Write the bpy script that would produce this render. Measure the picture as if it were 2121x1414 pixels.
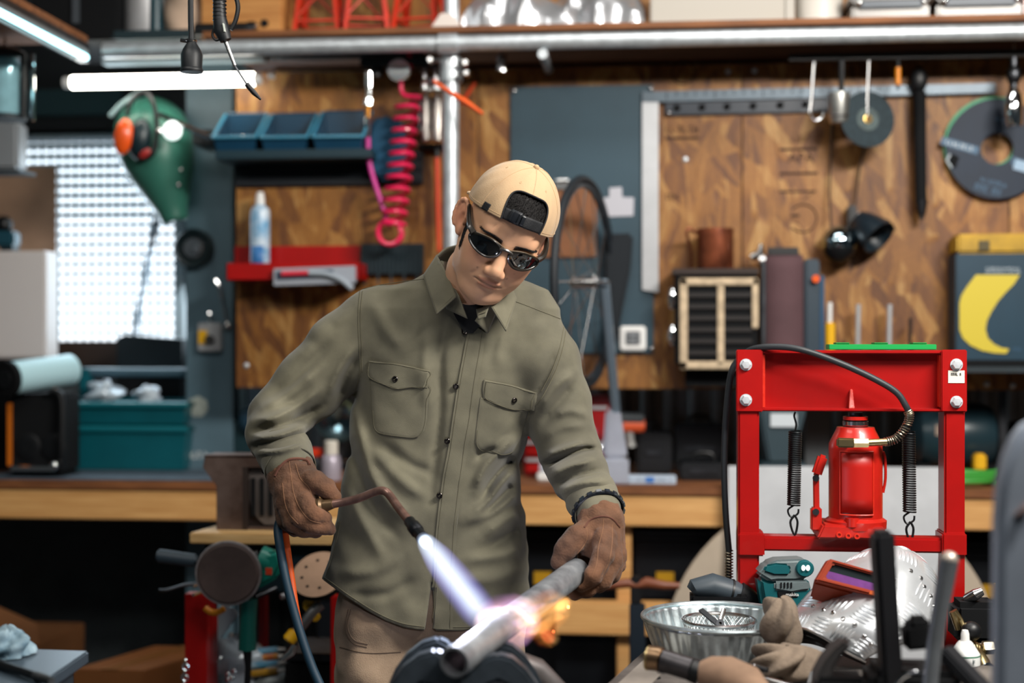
import bpy, bmesh, math, random
import numpy as np
from mathutils import Vector, Matrix
from mathutils.bvhtree import BVHTree

for _o in list(bpy.data.objects):
    bpy.data.objects.remove(_o)
scene = bpy.context.scene
COL = scene.collection

# ------------------------------------------------------------------ camera
F = 50.0 / 36.0 * 2121.0          # focal length in pixels of the 2121 x 1414 frame
CAMZ = 1.28
YAW = math.radians(5.6)           # the camera is turned a little to the left of the wall's normal
FW = Vector((-math.sin(YAW), math.cos(YAW), 0))
RT = Vector((math.cos(YAW), math.sin(YAW), 0))
UP = Vector((0, 0, 1))
CAM = Vector((0, 0, CAMZ))
cam_d = bpy.data.cameras.new('camera')
cam_d.lens = 50; cam_d.sensor_width = 36; cam_d.sensor_fit = 'HORIZONTAL'
cam_d.clip_start = 0.05; cam_d.clip_end = 60
cam_d.dof.use_dof = True; cam_d.dof.focus_distance = 2.80; cam_d.dof.aperture_fstop = 1.5
cam = bpy.data.objects.new('camera', cam_d); COL.objects.link(cam)
cam.location = CAM; cam.rotation_euler = (math.radians(90), 0, YAW)
scene.camera = cam

# ------------------------------------------------------------------ light
scene.view_settings.view_transform = 'Standard'
scene.view_settings.look = 'None'
scene.view_settings.gamma = 1.0
scene.view_settings.use_curve_mapping = False
scene.view_settings.exposure = 0.0
world = bpy.data.worlds.new('world'); scene.world = world
world.use_nodes = True
_bg = world.node_tree.nodes['Background']
_bg.inputs[0].default_value = (0.30, 0.42, 0.50, 1); _bg.inputs[1].default_value = 0.055

def area(name, loc, size, power, color, target=None, sizey=None):
    l = bpy.data.lights.new(name, 'AREA'); l.energy = power; l.color = color
    l.shape = 'RECTANGLE'; l.size = size; l.size_y = sizey or size
    o = bpy.data.objects.new(name, l); COL.objects.link(o); o.location = loc
    d = (Vector(target) - Vector(loc)) if target else Vector((0, 0, -1))
    o.rotation_euler = d.to_track_quat('-Z', 'Y').to_euler()
    return o
# ceiling fluorescent battens of the workshop (in front of and above the bench), plus one added fill
area('ceiling_or_fill_light', (-1.1, 1.7, 2.8), 1.3, 16, (1.0, 0.95, 0.88), (-0.35, 3.1, 0.9), 0.3)
area('ceiling_or_fill_light', (1.35, 1.75, 2.72), 1.2, 122, (1.0, 0.95, 0.88), (0.0, 3.1, 1.0), 0.25)
area('ceiling_or_fill_light', (0.2, 3.2, 3.1), 1.3, 20, (1.0, 0.97, 0.93), (0.2, 3.4, 0.0), 0.3)
area('ceiling_or_fill_light', (0.5, 0.1, 3.05), 1.3, 17, (1.0, 0.96, 0.92), (0.8, 2.2, 0.9), 0.3)  # unseen fill lamp, added near the camera to brighten metal fronts
# daylight entering through the window on the left
area('window_daylight', (-1.75, 5.0, 1.6), 0.75, 12, (0.72, 0.88, 1.0), (-0.6, 3.4, 1.0), 0.7)

# ------------------------------------------------------------------ pixel helpers
def ray(px, py):
    return FW + RT * ((px - 1060.5) / F) + UP * ((707.0 - py) / F)
def atd(px, py, d):                       # at a distance d along the camera axis
    return CAM + ray(px, py) * d
def at(px, py, Y):                        # on a plane parallel to the back wall
    r = ray(px, py); return CAM + r * (Y / r.y)
def atz(px, py, z):                       # on a horizontal plane
    r = ray(px, py); return CAM + r * ((z - CAMZ) / r.z)
def ppm(px, Y):                           # pixels per metre at plane Y
    r = ray(px, 707); return F / (Y / r.y)

# ------------------------------------------------------------------ materials
def lin(c):
    out = []
    for v in c[:3]:
        v /= 255.0
        out.append(v / 12.92 if v <= 0.04045 else ((v + 0.055) / 1.055) ** 2.4)
    return tuple(out) + (1.0,)
MATS = {}
def mat(name, col, rough=0.5, metal=0.0, vary=0.0, vscale=8.0, col2=None, bump=0.0, bscale=60.0,
        trans=0.0, alpha=1.0, emit=0.0, ecol=None, coat=0.0, spec=0.5, sheen=0.0, stretch=None, rvar=0.0, ior=1.45, coord='Object'):
    if name in MATS: return MATS[name]
    m = bpy.data.materials.new(name); m.use_nodes = True
    nt = m.node_tree; N = nt.nodes; L = nt.links
    b = N['Principled BSDF']
    c = lin(col)
    b.inputs['Base Color'].default_value = c
    b.inputs['Roughness'].default_value = rough
    b.inputs['Metallic'].default_value = metal
    b.inputs['Specular IOR Level'].default_value = spec
    b.inputs['IOR'].default_value = ior
    b.inputs['Transmission Weight'].default_value = trans
    b.inputs['Alpha'].default_value = alpha
    b.inputs['Coat Weight'].default_value = coat
    b.inputs['Sheen Weight'].default_value = sheen
    if emit:
        b.inputs['Emission Color'].default_value = lin(ecol or col); b.inputs['Emission Strength'].default_value = emit
    if vary or bump or col2 or rvar:
        tc = N.new('ShaderNodeTexCoord'); mp = N.new('ShaderNodeMapping')
        L.new(tc.outputs[coord], mp.inputs[0])
        if stretch: mp.inputs['Scale'].default_value = stretch
        nz = N.new('ShaderNodeTexNoise'); nz.inputs['Scale'].default_value = vscale
        nz.inputs['Detail'].default_value = 5; nz.inputs['Roughness'].default_value = 0.6
        L.new(mp.outputs[0], nz.inputs[0])
        if vary or col2:
            rp = N.new('ShaderNodeValToRGB')
            lo = tuple(x * (1 - vary) for x in c[:3]) + (1,)
            hi = tuple(min(1, x * (1 + vary)) for x in c[:3]) + (1,)
            if col2: lo = lin(col2); hi = c
            rp.color_ramp.elements[0].position = 0.35; rp.color_ramp.elements[0].color = lo
            rp.color_ramp.elements[1].position = 0.65; rp.color_ramp.elements[1].color = hi
            L.new(nz.outputs[0], rp.inputs[0]); L.new(rp.outputs[0], b.inputs['Base Color'])
        if rvar:
            mr = N.new('ShaderNodeMapRange'); mr.inputs['To Min'].default_value = max(0.02, rough - rvar)
            mr.inputs['To Max'].default_value = min(1, rough + rvar)
            L.new(nz.outputs[0], mr.inputs[0]); L.new(mr.outputs[0], b.inputs['Roughness'])
        if bump:
            n2 = N.new('ShaderNodeTexNoise'); n2.inputs['Scale'].default_value = bscale; n2.inputs['Detail'].default_value = 4
            L.new(mp.outputs[0], n2.inputs[0])
            bp = N.new('ShaderNodeBump'); bp.inputs['Strength'].default_value = bump; bp.inputs['Distance'].default_value = 0.004
            L.new(n2.outputs[0], bp.inputs['Height']); L.new(bp.outputs[0], b.inputs['Normal'])
    MATS[name] = m
    return m

def osb_material(name='oriented_strand_board', seed=0.0):
    m = bpy.data.materials.new(name); m.use_nodes = True
    nt = m.node_tree; N = nt.nodes; L = nt.links; b = N['Principled BSDF']
    tc = N.new('ShaderNodeTexCoord')
    def flakes(rot, sc, off):
        mp = N.new('ShaderNodeMapping'); mp.inputs['Rotation'].default_value = (0, rot, 0)
        mp.inputs['Location'].default_value = (off, off * .7, off * 1.3)
        sx = N.new('ShaderNodeMapping'); sx.inputs['Scale'].default_value = sc
        nz = N.new('ShaderNodeTexNoise'); nz.inputs['Scale'].default_value = 5; nz.inputs['Detail'].default_value = 2
        ad = N.new('ShaderNodeVectorMath'); ad.operation = 'MULTIPLY_ADD'
        L.new(tc.outputs['Object'], nz.inputs[0])
        L.new(nz.outputs['Color'], ad.inputs[0]); ad.inputs[1].default_value = (.05, .05, .05); L.new(tc.outputs['Object'], ad.inputs[2])
        L.new(ad.outputs[0], mp.inputs[0]); L.new(mp.outputs[0], sx.inputs[0])
        v = N.new('ShaderNodeTexVoronoi'); v.inputs['Scale'].default_value = 1.0; v.inputs['Randomness'].default_value = 1
        L.new(sx.outputs[0], v.inputs[0])
        return v
    v1 = flakes(0.08, (42, 6, 6), seed); v2 = flakes(-0.3, (36, 6, 7), seed + 3.3); v3 = flakes(.55, (34, 6, 9), seed + 7.7)
    sel = N.new('ShaderNodeTexNoise'); sel.inputs['Scale'].default_value = 7; sel.inputs['Detail'].default_value = 1
    L.new(tc.outputs['Object'], sel.inputs[0])
    def bw(v):
        s = N.new('ShaderNodeSeparateColor'); L.new(v.outputs['Color'], s.inputs[0]); return s.outputs[0]
    mx = N.new('ShaderNodeMix'); mx.data_type = 'FLOAT'
    r1 = N.new('ShaderNodeMapRange'); r1.inputs['From Min'].default_value = .46; r1.inputs['From Max'].default_value = .54
    L.new(sel.outputs[0], r1.inputs[0]); L.new(r1.outputs[0], mx.inputs[0]); L.new(bw(v1), mx.inputs[2]); L.new(bw(v2), mx.inputs[3])
    mx2 = N.new('ShaderNodeMix'); mx2.data_type = 'FLOAT'
    L.new(bw(v3), mx2.inputs[3]); L.new(mx.outputs[0], mx2.inputs[2])
    g = N.new('ShaderNodeMath'); g.operation = 'GREATER_THAN'; g.inputs[1].default_value = .72
    s3 = N.new('ShaderNodeSeparateColor'); L.new(v3.outputs['Color'], s3.inputs[0]); L.new(s3.outputs[1], g.inputs[0]); L.new(g.outputs[0], mx2.inputs[0])
    rp = N.new('ShaderNodeValToRGB'); e = rp.color_ramp.elements
    e[0].position = 0.0; e[0].color = lin((84, 46, 14)); e[1].position = 1.0; e[1].color = lin((212, 170, 110))
    for p, c in ((.2, (118, 68, 20)), (.42, (146, 92, 30)), (.66, (164, 108, 40)), (.85, (192, 142, 76))):
        x = e.new(p); x.color = lin(c)
    sm = N.new('ShaderNodeMapping'); sm.inputs['Scale'].default_value = (70, 8, 9); sm.inputs['Location'].default_value = (seed, 0, seed); L.new(tc.outputs['Object'], sm.inputs[0])
    sn = N.new('ShaderNodeTexNoise'); sn.inputs['Scale'].default_value = 1; sn.inputs['Detail'].default_value = 4; sn.inputs['Distortion'].default_value = .8; L.new(sm.outputs[0], sn.inputs[0])
    sx_ = N.new('ShaderNodeMix'); sx_.data_type = 'FLOAT'; sx_.inputs[0].default_value = .3; L.new(mx2.outputs[0], sx_.inputs[2])
    st = N.new('ShaderNodeMapRange'); st.inputs['From Min'].default_value = .25; st.inputs['From Max'].default_value = .78; L.new(sn.outputs[0], st.inputs[0]); L.new(st.outputs[0], sx_.inputs[3])
    L.new(sx_.outputs[0], rp.inputs[0])
    gr = N.new('ShaderNodeTexNoise'); gr.inputs['Scale'].default_value = 120; gr.inputs['Detail'].default_value = 3
    L.new(tc.outputs['Object'], gr.inputs[0])
    big = N.new('ShaderNodeTexNoise'); big.inputs['Scale'].default_value = 2.2; big.inputs['Detail'].default_value = 3
    L.new(tc.outputs['Object'], big.inputs[0])
    hs = N.new('ShaderNodeHueSaturation'); L.new(rp.outputs[0], hs.inputs['Color'])
    ma = N.new('ShaderNodeMath'); ma.operation = 'MULTIPLY_ADD'; ma.inputs[1].default_value = .5; ma.inputs[2].default_value = .15
    L.new(gr.outputs[0], ma.inputs[0])
    mb_ = N.new('ShaderNodeMath'); mb_.operation = 'MULTIPLY_ADD'; mb_.inputs[1].default_value = .6; L.new(big.outputs[0], mb_.inputs[0]); L.new(ma.outputs[0], mb_.inputs[2])
    L.new(mb_.outputs[0], hs.inputs['Value'])
    L.new(hs.outputs[0], b.inputs['Base Color'])
    b.inputs['Roughness'].default_value = .55
    bp = N.new('ShaderNodeBump'); bp.inputs['Strength'].default_value = .35; bp.inputs['Distance'].default_value = .004
    L.new(mx2.outputs[0], bp.inputs['Height']); L.new(bp.outputs[0], b.inputs['Normal'])
    return m

# ------------------------------------------------------------------ mesh builder
def frame_from(axis, up=None):
    z = Vector(axis).normalized()
    a = Vector(up) if up is not None else (Vector((0, 0, 1)) if abs(z.z) < .9 else Vector((1, 0, 0)))
    x = a.cross(z)
    if x.length < 1e-6: x = Vector((1, 0, 0)).cross(z)
    x.normalize(); y = z.cross(x)
    return x, y, z
class MB:
    def __init__(s): s.v = []; s.f = []
    def add(s, vs, fs):
        o = len(s.v); s.v += [Vector(p) for p in vs]; s.f += [tuple(i + o for i in f) for f in fs]; return s
    def hexa(s, b, t):                     # 4 bottom + 4 top corners
        return s.add(list(b) + list(t), [(3, 2, 1, 0), (4, 5, 6, 7), (0, 1, 5, 4), (1, 2, 6, 5), (2, 3, 7, 6), (3, 0, 4, 7)])
    def box(s, c, size, rot=None):
        hx, hy, hz = size[0] / 2, size[1] / 2, size[2] / 2
        R = rot if rot is not None else Matrix.Identity(3)
        c = Vector(c)
        P = [c + R @ Vector(p) for p in ((-hx, -hy, -hz), (hx, -hy, -hz), (hx, hy, -hz), (-hx, hy, -hz), (-hx, -hy, hz), (hx, -hy, hz), (hx, hy, hz), (-hx, hy, hz))]
        return s.hexa(P[:4], P[4:])
    def bb(s, x0, x1, y0, y1, z0, z1):
        return s.box(((x0 + x1) / 2, (y0 + y1) / 2, (z0 + z1) / 2), (abs(x1 - x0), abs(y1 - y0), abs(z1 - z0)))
    def beam(s, p0, p1, w, h, up=None):
        p0, p1 = Vector(p0), Vector(p1); x, y, z = frame_from(p1 - p0, up)
        q = [(-w / 2, -h / 2), (w / 2, -h / 2), (w / 2, h / 2), (-w / 2, h / 2)]
        return s.hexa([p0 + x * a + y * b for a, b in q], [p1 + x * a + y * b for a, b in q])
    def cyl(s, p0, p1, r0, r1=None, n=24, cap=True):
        return s.tube([p0, p1], [r0, r0 if r1 is None else r1], n, cap)
    def tube(s, pts, r, n=12, cap=True, closed=False, flat=1.0, up=None):
        pts = [Vector(p) for p in pts]; m = len(pts)
        if not hasattr(r, '__len__'): r = [r] * m
        o = len(s.v); prev = None
        for i, p in enumerate(pts):
            if closed: t = pts[(i + 1) % m] - pts[i - 1]
            elif i == 0: t = pts[1] - pts[0]
            elif i == m - 1: t = pts[-1] - pts[-2]
            else: t = (pts[i + 1] - pts[i]).normalized() + (pts[i] - pts[i - 1]).normalized()
            if t.length < 1e-9: t = Vector((0, 0, 1))
            t.normalize()
            if prev is None:
                x, y, _ = frame_from(t, up)
            else:
                x = prev - t * prev.dot(t)
                if x.length < 1e-6: x, y, _ = frame_from(t)
                x.normalize(); y = t.cross(x)
            prev = x
            for k in range(n):
                a = 2 * math.pi * k / n
                s.v.append(p + x * (math.cos(a) * r[i]) + y * (math.sin(a) * r[i] * flat))
        rng = m if closed else m - 1
        for i in range(rng):
            j = (i + 1) % m
            for k in range(n):
                k2 = (k + 1) % n
                s.f.append((o + i * n + k, o + i * n + k2, o + j * n + k2, o + j * n + k))
        if cap and not closed:
            s.f.append(tuple(o + k for k in reversed(range(n)))); s.f.append(tuple(o + (m - 1) * n + k for k in range(n)))
        return s
    def lathe(s, prof, origin, axis=(0, 0, 1), n=32, sc=(1, 1), up=None, cap=True, wave=None):
        x, y, z = frame_from(axis, up); o = len(s.v); origin = Vector(origin)
        for r, h in prof:
            for k in range(n):
                a = 2 * math.pi * k / n
                rr = r * (1 + (wave[1] * math.sin(wave[0] * a) if wave else 0))
                s.v.append(origin + z * h + x * (math.cos(a) * rr * sc[0]) + y * (math.sin(a) * rr * sc[1]))
        for i in range(len(prof) - 1):
            for k in range(n):
                k2 = (k + 1) % n
                s.f.append((o + i * n + k, o + i * n + k2, o + (i + 1) * n + k2, o + (i + 1) * n + k))
        if cap:
            if prof[0][0] > 1e-6: s.f.append(tuple(o + k for k in reversed(range(n))))
            if prof[-1][0] > 1e-6: s.f.append(tuple(o + (len(prof) - 1) * n + k for k in range(n)))
        return s
    def ball(s, c, r, n=20, m=12, R=None):
        c = Vector(c); r = (r, r, r) if not hasattr(r, '__len__') else r
        o = len(s.v); R = R or Matrix.Identity(3)
        for i in range(1, m):
            t = math.pi * i / m
            for k in range(n):
                a = 2 * math.pi * k / n
                s.v.append(c + R @ Vector((r[0] * math.sin(t) * math.cos(a), r[1] * math.sin(t) * math.sin(a), r[2] * math.cos(t))))
        top = len(s.v); s.v.append(c + R @ Vector((0, 0, r[2]))); bot = len(s.v); s.v.append(c + R @ Vector((0, 0, -r[2])))
        for i in range(m - 2):
            for k in range(n):
                k2 = (k + 1) % n
                s.f.append((o + i * n + k, o + (i + 1) * n + k, o + (i + 1) * n + k2, o + i * n + k2))
        for k in range(n):
            k2 = (k + 1) % n
            s.f.append((top, o + k, o + k2)); s.f.append((bot, o + (m - 2) * n + k2, o + (m - 2) * n + k))
        return s
    def prism(s, poly, thick):             # poly: 3-D points, thick: extrusion vector
        poly = [Vector(p) for p in poly]; t = Vector(thick); n = len(poly); o = len(s.v)
        s.v += poly + [p + t for p in poly]
        s.f.append(tuple(o + i for i in range(n))); s.f.append(tuple(o + n + i for i in reversed(range(n))))
        for i in range(n):
            j = (i + 1) % n; s.f.append((o + j, o + i, o + n + i, o + n + j))
        return s
    def ring(s, outer, inner, thick):      # plate with a hole; equal point counts
        A = [Vector(p) for p in outer]; B = [Vector(p) for p in inner]; t = Vector(thick); n = len(A); o = len(s.v)
        s.v += A + B + [p + t for p in A] + [p + t for p in B]
        for i in range(n):
            j = (i + 1) % n
            s.f += [(o + i, o + j, o + n + j, o + n + i), (o + 2 * n + j, o + 2 * n + i, o + 3 * n + i, o + 3 * n + j),
                    (o + j, o + i, o + 2 * n + i, o + 2 * n + j), (o + n + i, o + n + j, o + 3 * n + j, o + 3 * n + i)]
        return s
    def grid(s, fn, nu, nv, close_u=False):
        o = len(s.v)
        for j in range(nv + 1):
            for i in range(nu + (0 if close_u else 1)):
                s.v.append(Vector(fn(i / nu, j / nv)))
        w = nu if close_u else nu + 1
        for j in range(nv):
            for i in range(nu):
                i2 = (i + 1) % w
                s.f.append((o + j * w + i, o + j * w + i2, o + (j + 1) * w + i2, o + (j + 1) * w + i))
        return s
    def pb(s, x0, y0, x1, y1, Y, dep):     # upright box whose front face fills a photo rectangle on plane Y
        a = at(x0, y0, Y); b = at(x1, y1, Y)
        return s.bb(a.x, b.x, Y, Y + dep, b.z, a.z)
    def mesh(s, name, bevel=0, sharp=35, fix=True, seg=2):
        me = bpy.data.meshes.new(name)
        bm = bmesh.new()
        vv = [bm.verts.new(p) for p in s.v]
        for f in s.f:
            try: bm.faces.new([vv[i] for i in f])
            except ValueError: pass
        if fix: bmesh.ops.recalc_face_normals(bm, faces=bm.faces)
        if bevel:
            ed = [e for e in bm.edges if len(e.link_faces) == 2 and e.calc_face_angle(0) > .5]
            bmesh.ops.bevel(bm, geom=ed, offset=bevel, segments=seg, affect='EDGES', clamp_overlap=True)
        bm.to_mesh(me); bm.free()
        for p in me.polygons: p.use_smooth = True
        me.set_sharp_from_angle(angle=math.radians(sharp))
        return me
    def build(s, name, m, parent=None, bevel=0, sharp=35, local=False, label=None, solid=0, sub=0, fix=True, seg=2):
        return link(name, s.mesh(name, bevel, sharp, fix, seg), m, parent, local, label, solid, sub)
def link(name, me, m, parent=None, local=False, label=None, solid=0, sub=0):
    o = bpy.data.objects.new(name, me); COL.objects.link(o)
    if isinstance(m, (list, tuple)):
        for x in m: me.materials.append(x)
    elif not me.materials: me.materials.append(m)
    if parent is not None:
        o.parent = parent
        if not local: o.matrix_parent_inverse = basis_world(parent).inverted()
    if label: o['label'] = label
    if solid:
        md = o.modifiers.new('solid', 'SOLIDIFY'); md.thickness = solid; md.offset = 0
    if sub:
        md = o.modifiers.new('sub', 'SUBSURF'); md.levels = sub; md.render_levels = sub
    return o
def basis_world(o):
    M = o.matrix_basis.copy()
    return (basis_world(o.parent) @ o.matrix_parent_inverse @ M) if o.parent else M
def tag(o, label, cat, group=None):
    o['label'] = label; o['category'] = cat
    if group: o['group'] = group
    return o
def T(name, label, cat, loc=(0, 0, 0), rot=None, group=None):
    o = bpy.data.objects.new(name, None); COL.objects.link(o); o.location = loc
    o.empty_display_size = .05
    if rot is not None: o.rotation_euler = rot
    return tag(o, label, cat, group)
def S(o):
    o['kind'] = 'structure'; return o
def dup(root, loc, rot=None, label=None):
    def cp(o, parent):
        c = o.copy(); COL.objects.link(c); c.parent = parent
        if parent is not None: c.matrix_parent_inverse = o.matrix_parent_inverse
        for ch in list(o.children): cp(ch, c)
        return c
    r = cp(root, None); r.location = loc
    if rot is not None: r.rotation_euler = rot
    if label: r['label'] = label
    return r
def text(name, body, size, loc, R, m, parent=None, thick=.0004, align='CENTER'):
    cu = bpy.data.curves.new(name, 'FONT'); cu.body = body; cu.size = size; cu.extrude = thick
    cu.align_x = align; cu.align_y = 'CENTER'
    tmp = bpy.data.objects.new(name, cu); COL.objects.link(tmp)
    dg = bpy.context.evaluated_depsgraph_get(); me = bpy.data.meshes.new_from_object(tmp.evaluated_get(dg))
    bpy.data.objects.remove(tmp)
    M = Matrix.Translation(Vector(loc)) @ R.to_4x4()
    me.transform(M); me.materials.clear()
    return link(name, me, m, parent)
WALLR = Matrix(((1, 0, 0), (0, 0, -1), (0, 1, 0)))     # text facing -Y
def scribble(a, b, h, m, parent, name='print', nrm=(0, -1, 0), seed=1):
    # a line of small print too far away to read: uneven dark strokes along a -> b
    r = random.Random(seed + int(h * 1e5)); a = Vector(a); b = Vector(b); nrm = Vector(nrm).normalized()
    d = (b - a); L = d.length; d.normalize(); up = nrm.cross(d); mb = MB(); x = 0
    if up.z < 0: up = -up
    while x < L - h * .3:
        w = h * r.uniform(.35, .6); k = r.choice((0, 1, 2, 3))
        def bar(u0, u1, v0, v1):
            q = [a + d * (x + u0 * w) + up * ((v0 - .5) * h), a + d * (x + u1 * w) + up * ((v0 - .5) * h), a + d * (x + u1 * w) + up * ((v1 - .5) * h), a + d * (x + u0 * w) + up * ((v1 - .5) * h)]
            mb.prism([p + nrm * .0003 for p in q], nrm * .0006)
        bar(0, .3, 0, 1)
        if k in (0, 2): bar(.3, 1, .8, 1)
        if k in (1, 2): bar(.7, 1, 0, .8)
        if k in (0, 3): bar(.3, .9, 0, .2)
        if k == 1: bar(.3, .7, .4, .6)
        x += w * 1.45
        if r.random() < .18: x += w * .8
    return mb.build(name, m, parent)
def bez(p, n=24):                                       # Catmull-Rom through points
    P = [Vector(q) for q in p]; P = [P[0] * 2 - P[1]] + P + [P[-1] * 2 - P[-2]]; out = []
    seg = len(P) - 3
    for i in range(seg):
        a, b, c, d = P[i:i + 4]
        k = max(2, n // seg)
        for j in range(k):
            t = j / k
            out.append(.5 * ((2 * b) + (c - a) * t + (2 * a - 5 * b + 4 * c - d) * t * t + (-a + 3 * b - 3 * c + d) * t ** 3))
    out.append(P[-2]); return out
def circ(c, r, u, v, n=32, a0=0, a1=2 * math.pi, close=True):
    k = n if close else n - 1
    return [Vector(c) + Vector(u) * (r * math.cos(a0 + (a1 - a0) * i / k)) + Vector(v) * (r * math.sin(a0 + (a1 - a0) * i / k)) for i in range(n)]
EX, EY, EZ = Vector((1, 0, 0)), Vector((0, 1, 0)), Vector((0, 0, 1))
rnd = random.Random(7)

# ------------------------------------------------------------------ implicit surfaces (signed distance fields on a numpy grid)
def nets(Fv, org, h):
    nx, ny, nz = Fv.shape
    ins = Fv < 0
    c = np.zeros((nx - 1, ny - 1, nz - 1), np.int8)
    offs = [(a, b, d) for a in (0, 1) for b in (0, 1) for d in (0, 1)]
    for a, b, d in offs: c += ins[a:nx - 1 + a, b:ny - 1 + b, d:nz - 1 + d]
    act = (c > 0) & (c < 8)
    idx = np.argwhere(act)
    vals = np.stack([Fv[idx[:, 0] + a, idx[:, 1] + b, idx[:, 2] + d] for a, b, d in offs], 1)
    acc = np.zeros((len(idx), 3)); cnt = np.zeros(len(idx))
    oa = np.array(offs, float)
    for i in range(8):
        for j in range(i + 1, 8):
            if np.abs(oa[i] - oa[j]).sum() != 1: continue
            m = (vals[:, i] < 0) != (vals[:, j] < 0)
            t = vals[m, i] / (vals[m, i] - vals[m, j])
            acc[m] += oa[i] + t[:, None] * (oa[j] - oa[i]); cnt[m] += 1
    V = np.array(org) + h * (idx + acc / cnt[:, None])
    num = -np.ones(act.shape, np.int32); num[act] = np.arange(len(idx))
    Q = []
    for ax in range(3):
        sl0 = [slice(1, -1)] * 3; sl0[ax] = slice(0, -1); sl1 = list(sl0); sl1[ax] = slice(1, None)
        a = ins[tuple(sl0)]; b = ins[tuple(sl1)]
        e = np.argwhere(a != b)
        if len(e) == 0: continue
        fl = a[e[:, 0], e[:, 1], e[:, 2]]
        u, v = [k for k in range(3) if k != ax]
        e2 = e.copy(); e2[:, u] += 1; e2[:, v] += 1
        def cell(du, dv):
            q = e2.copy(); q[:, u] += du; q[:, v] += dv
            return num[q[:, 0], q[:, 1], q[:, 2]]
        quad = np.stack([cell(-1, -1), cell(0, -1), cell(0, 0), cell(-1, 0)], 1)
        if ax == 1: fl = ~fl
        quad[~fl] = quad[~fl][:, ::-1]
        Q.append(quad)
    return V, np.concatenate(Q)
def npmesh(name, V, Q):
    me = bpy.data.meshes.new(name)
    me.vertices.add(len(V)); me.vertices.foreach_set('co', np.asarray(V, np.float32).ravel())
    k = Q.shape[1]
    me.loops.add(Q.size); me.loops.foreach_set('vertex_index', Q.astype(np.int32).ravel())
    me.polygons.add(len(Q)); me.polygons.foreach_set('loop_start', np.arange(0, Q.size, k, dtype=np.int32))
    me.polygons.foreach_set('use_smooth', np.ones(len(Q), bool))
    me.update(calc_edges=True); me.validate()
    return me
def relax(V, Q, it=2, lam=.5):
    e = np.concatenate([Q[:, [i, (i + 1) % 4]] for i in range(4)])
    for _ in range(it):
        s = np.zeros_like(V); n = np.zeros(len(V))
        for k in range(3): s[:, k] = np.bincount(e[:, 0], V[e[:, 1], k], len(V)) + np.bincount(e[:, 1], V[e[:, 0], k], len(V))
        n = np.bincount(e[:, 0], minlength=len(V)) + np.bincount(e[:, 1], minlength=len(V))
        V = V + lam * (s / np.maximum(n, 1)[:, None] - V)
    return V
class Field:
    """points given as (x, y, z); distances stay in metres"""
    def __init__(s, lo, hi, h):
        s.lo = np.array(lo, float); s.h = h
        n = np.ceil((np.array(hi) - s.lo) / h).astype(int) + 1
        ax = [s.lo[k] + h * np.arange(n[k]) for k in range(3)]
        s.X, s.Y, s.Z = [a.astype(np.float32) for a in np.meshgrid(*ax, indexing='ij')]
        s.f = np.full(s.X.shape, 10.0, np.float32)
    def u(s, d, k=0.0):
        if k <= 0: s.f = np.minimum(s.f, d); return
        hh = np.clip(.5 + .5 * (s.f - d) / k, 0, 1); s.f = s.f + (d - s.f) * hh - k * hh * (1 - hh)
    def sub(s, d, k=0.0):
        d = -d
        if k <= 0: s.f = np.maximum(s.f, d); return
        hh = np.clip(.5 - .5 * (s.f - d) / k, 0, 1); s.f = s.f + (d - s.f) * hh + k * hh * (1 - hh)
    def ell(s, c, r, R=None):
        x, y, z = s.X - c[0], s.Y - c[1], s.Z - c[2]
        if R is not None:
            R = np.array(R)
            x, y, z = R[0][0] * x + R[1][0] * y + R[2][0] * z, R[0][1] * x + R[1][1] * y + R[2][1] * z, R[0][2] * x + R[1][2] * y + R[2][2] * z
        k0 = np.sqrt((x / r[0]) ** 2 + (y / r[1]) ** 2 + (z / r[2]) ** 2)
        k1 = np.sqrt((x / r[0] ** 2) ** 2 + (y / r[1] ** 2) ** 2 + (z / r[2] ** 2) ** 2) + 1e-6
        return k0 * (k0 - 1) / k1
    def cap(s, a, b, ra, rb=None):
        rb = ra if rb is None else rb
        a = np.array(a, float); b = np.array(b, float); d = b - a; L = (d ** 2).sum() + 1e-12
        t = np.clip(((s.X - a[0]) * d[0] + (s.Y - a[1]) * d[1] + (s.Z - a[2]) * d[2]) / L, 0, 1)
        q = np.sqrt((s.X - a[0] - t * d[0]) ** 2 + (s.Y - a[1] - t * d[1]) ** 2 + (s.Z - a[2] - t * d[2]) ** 2)
        return q - (ra + (rb - ra) * t)
    def chain(s, pts, rad, k=0.0):
        for i in range(len(pts) - 1): s.u(s.cap(pts[i], pts[i + 1], rad[i], rad[i + 1]), k)
    def mesh(s, name, it=1, xf=None):
        V, Q = nets(s.f, s.lo, s.h)
        if it: V = relax(V, Q, it)
        if xf is not None: V = xf(V)
        return npmesh(name, V, Q)
_R3 = np.array([[RT.x, 0, -FW.x], [RT.y, 0, -FW.y], [0, 1, 0]], float)
def cs2w(V):                               # camera axes (right, up, towards camera) -> world
    return V @ _R3.T + np.array([0, 0, CAMZ])
def cs(px, py, d):
    return np.array([(px - 1060.5) / F * d, (707.0 - py) / F * d, -d])
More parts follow.
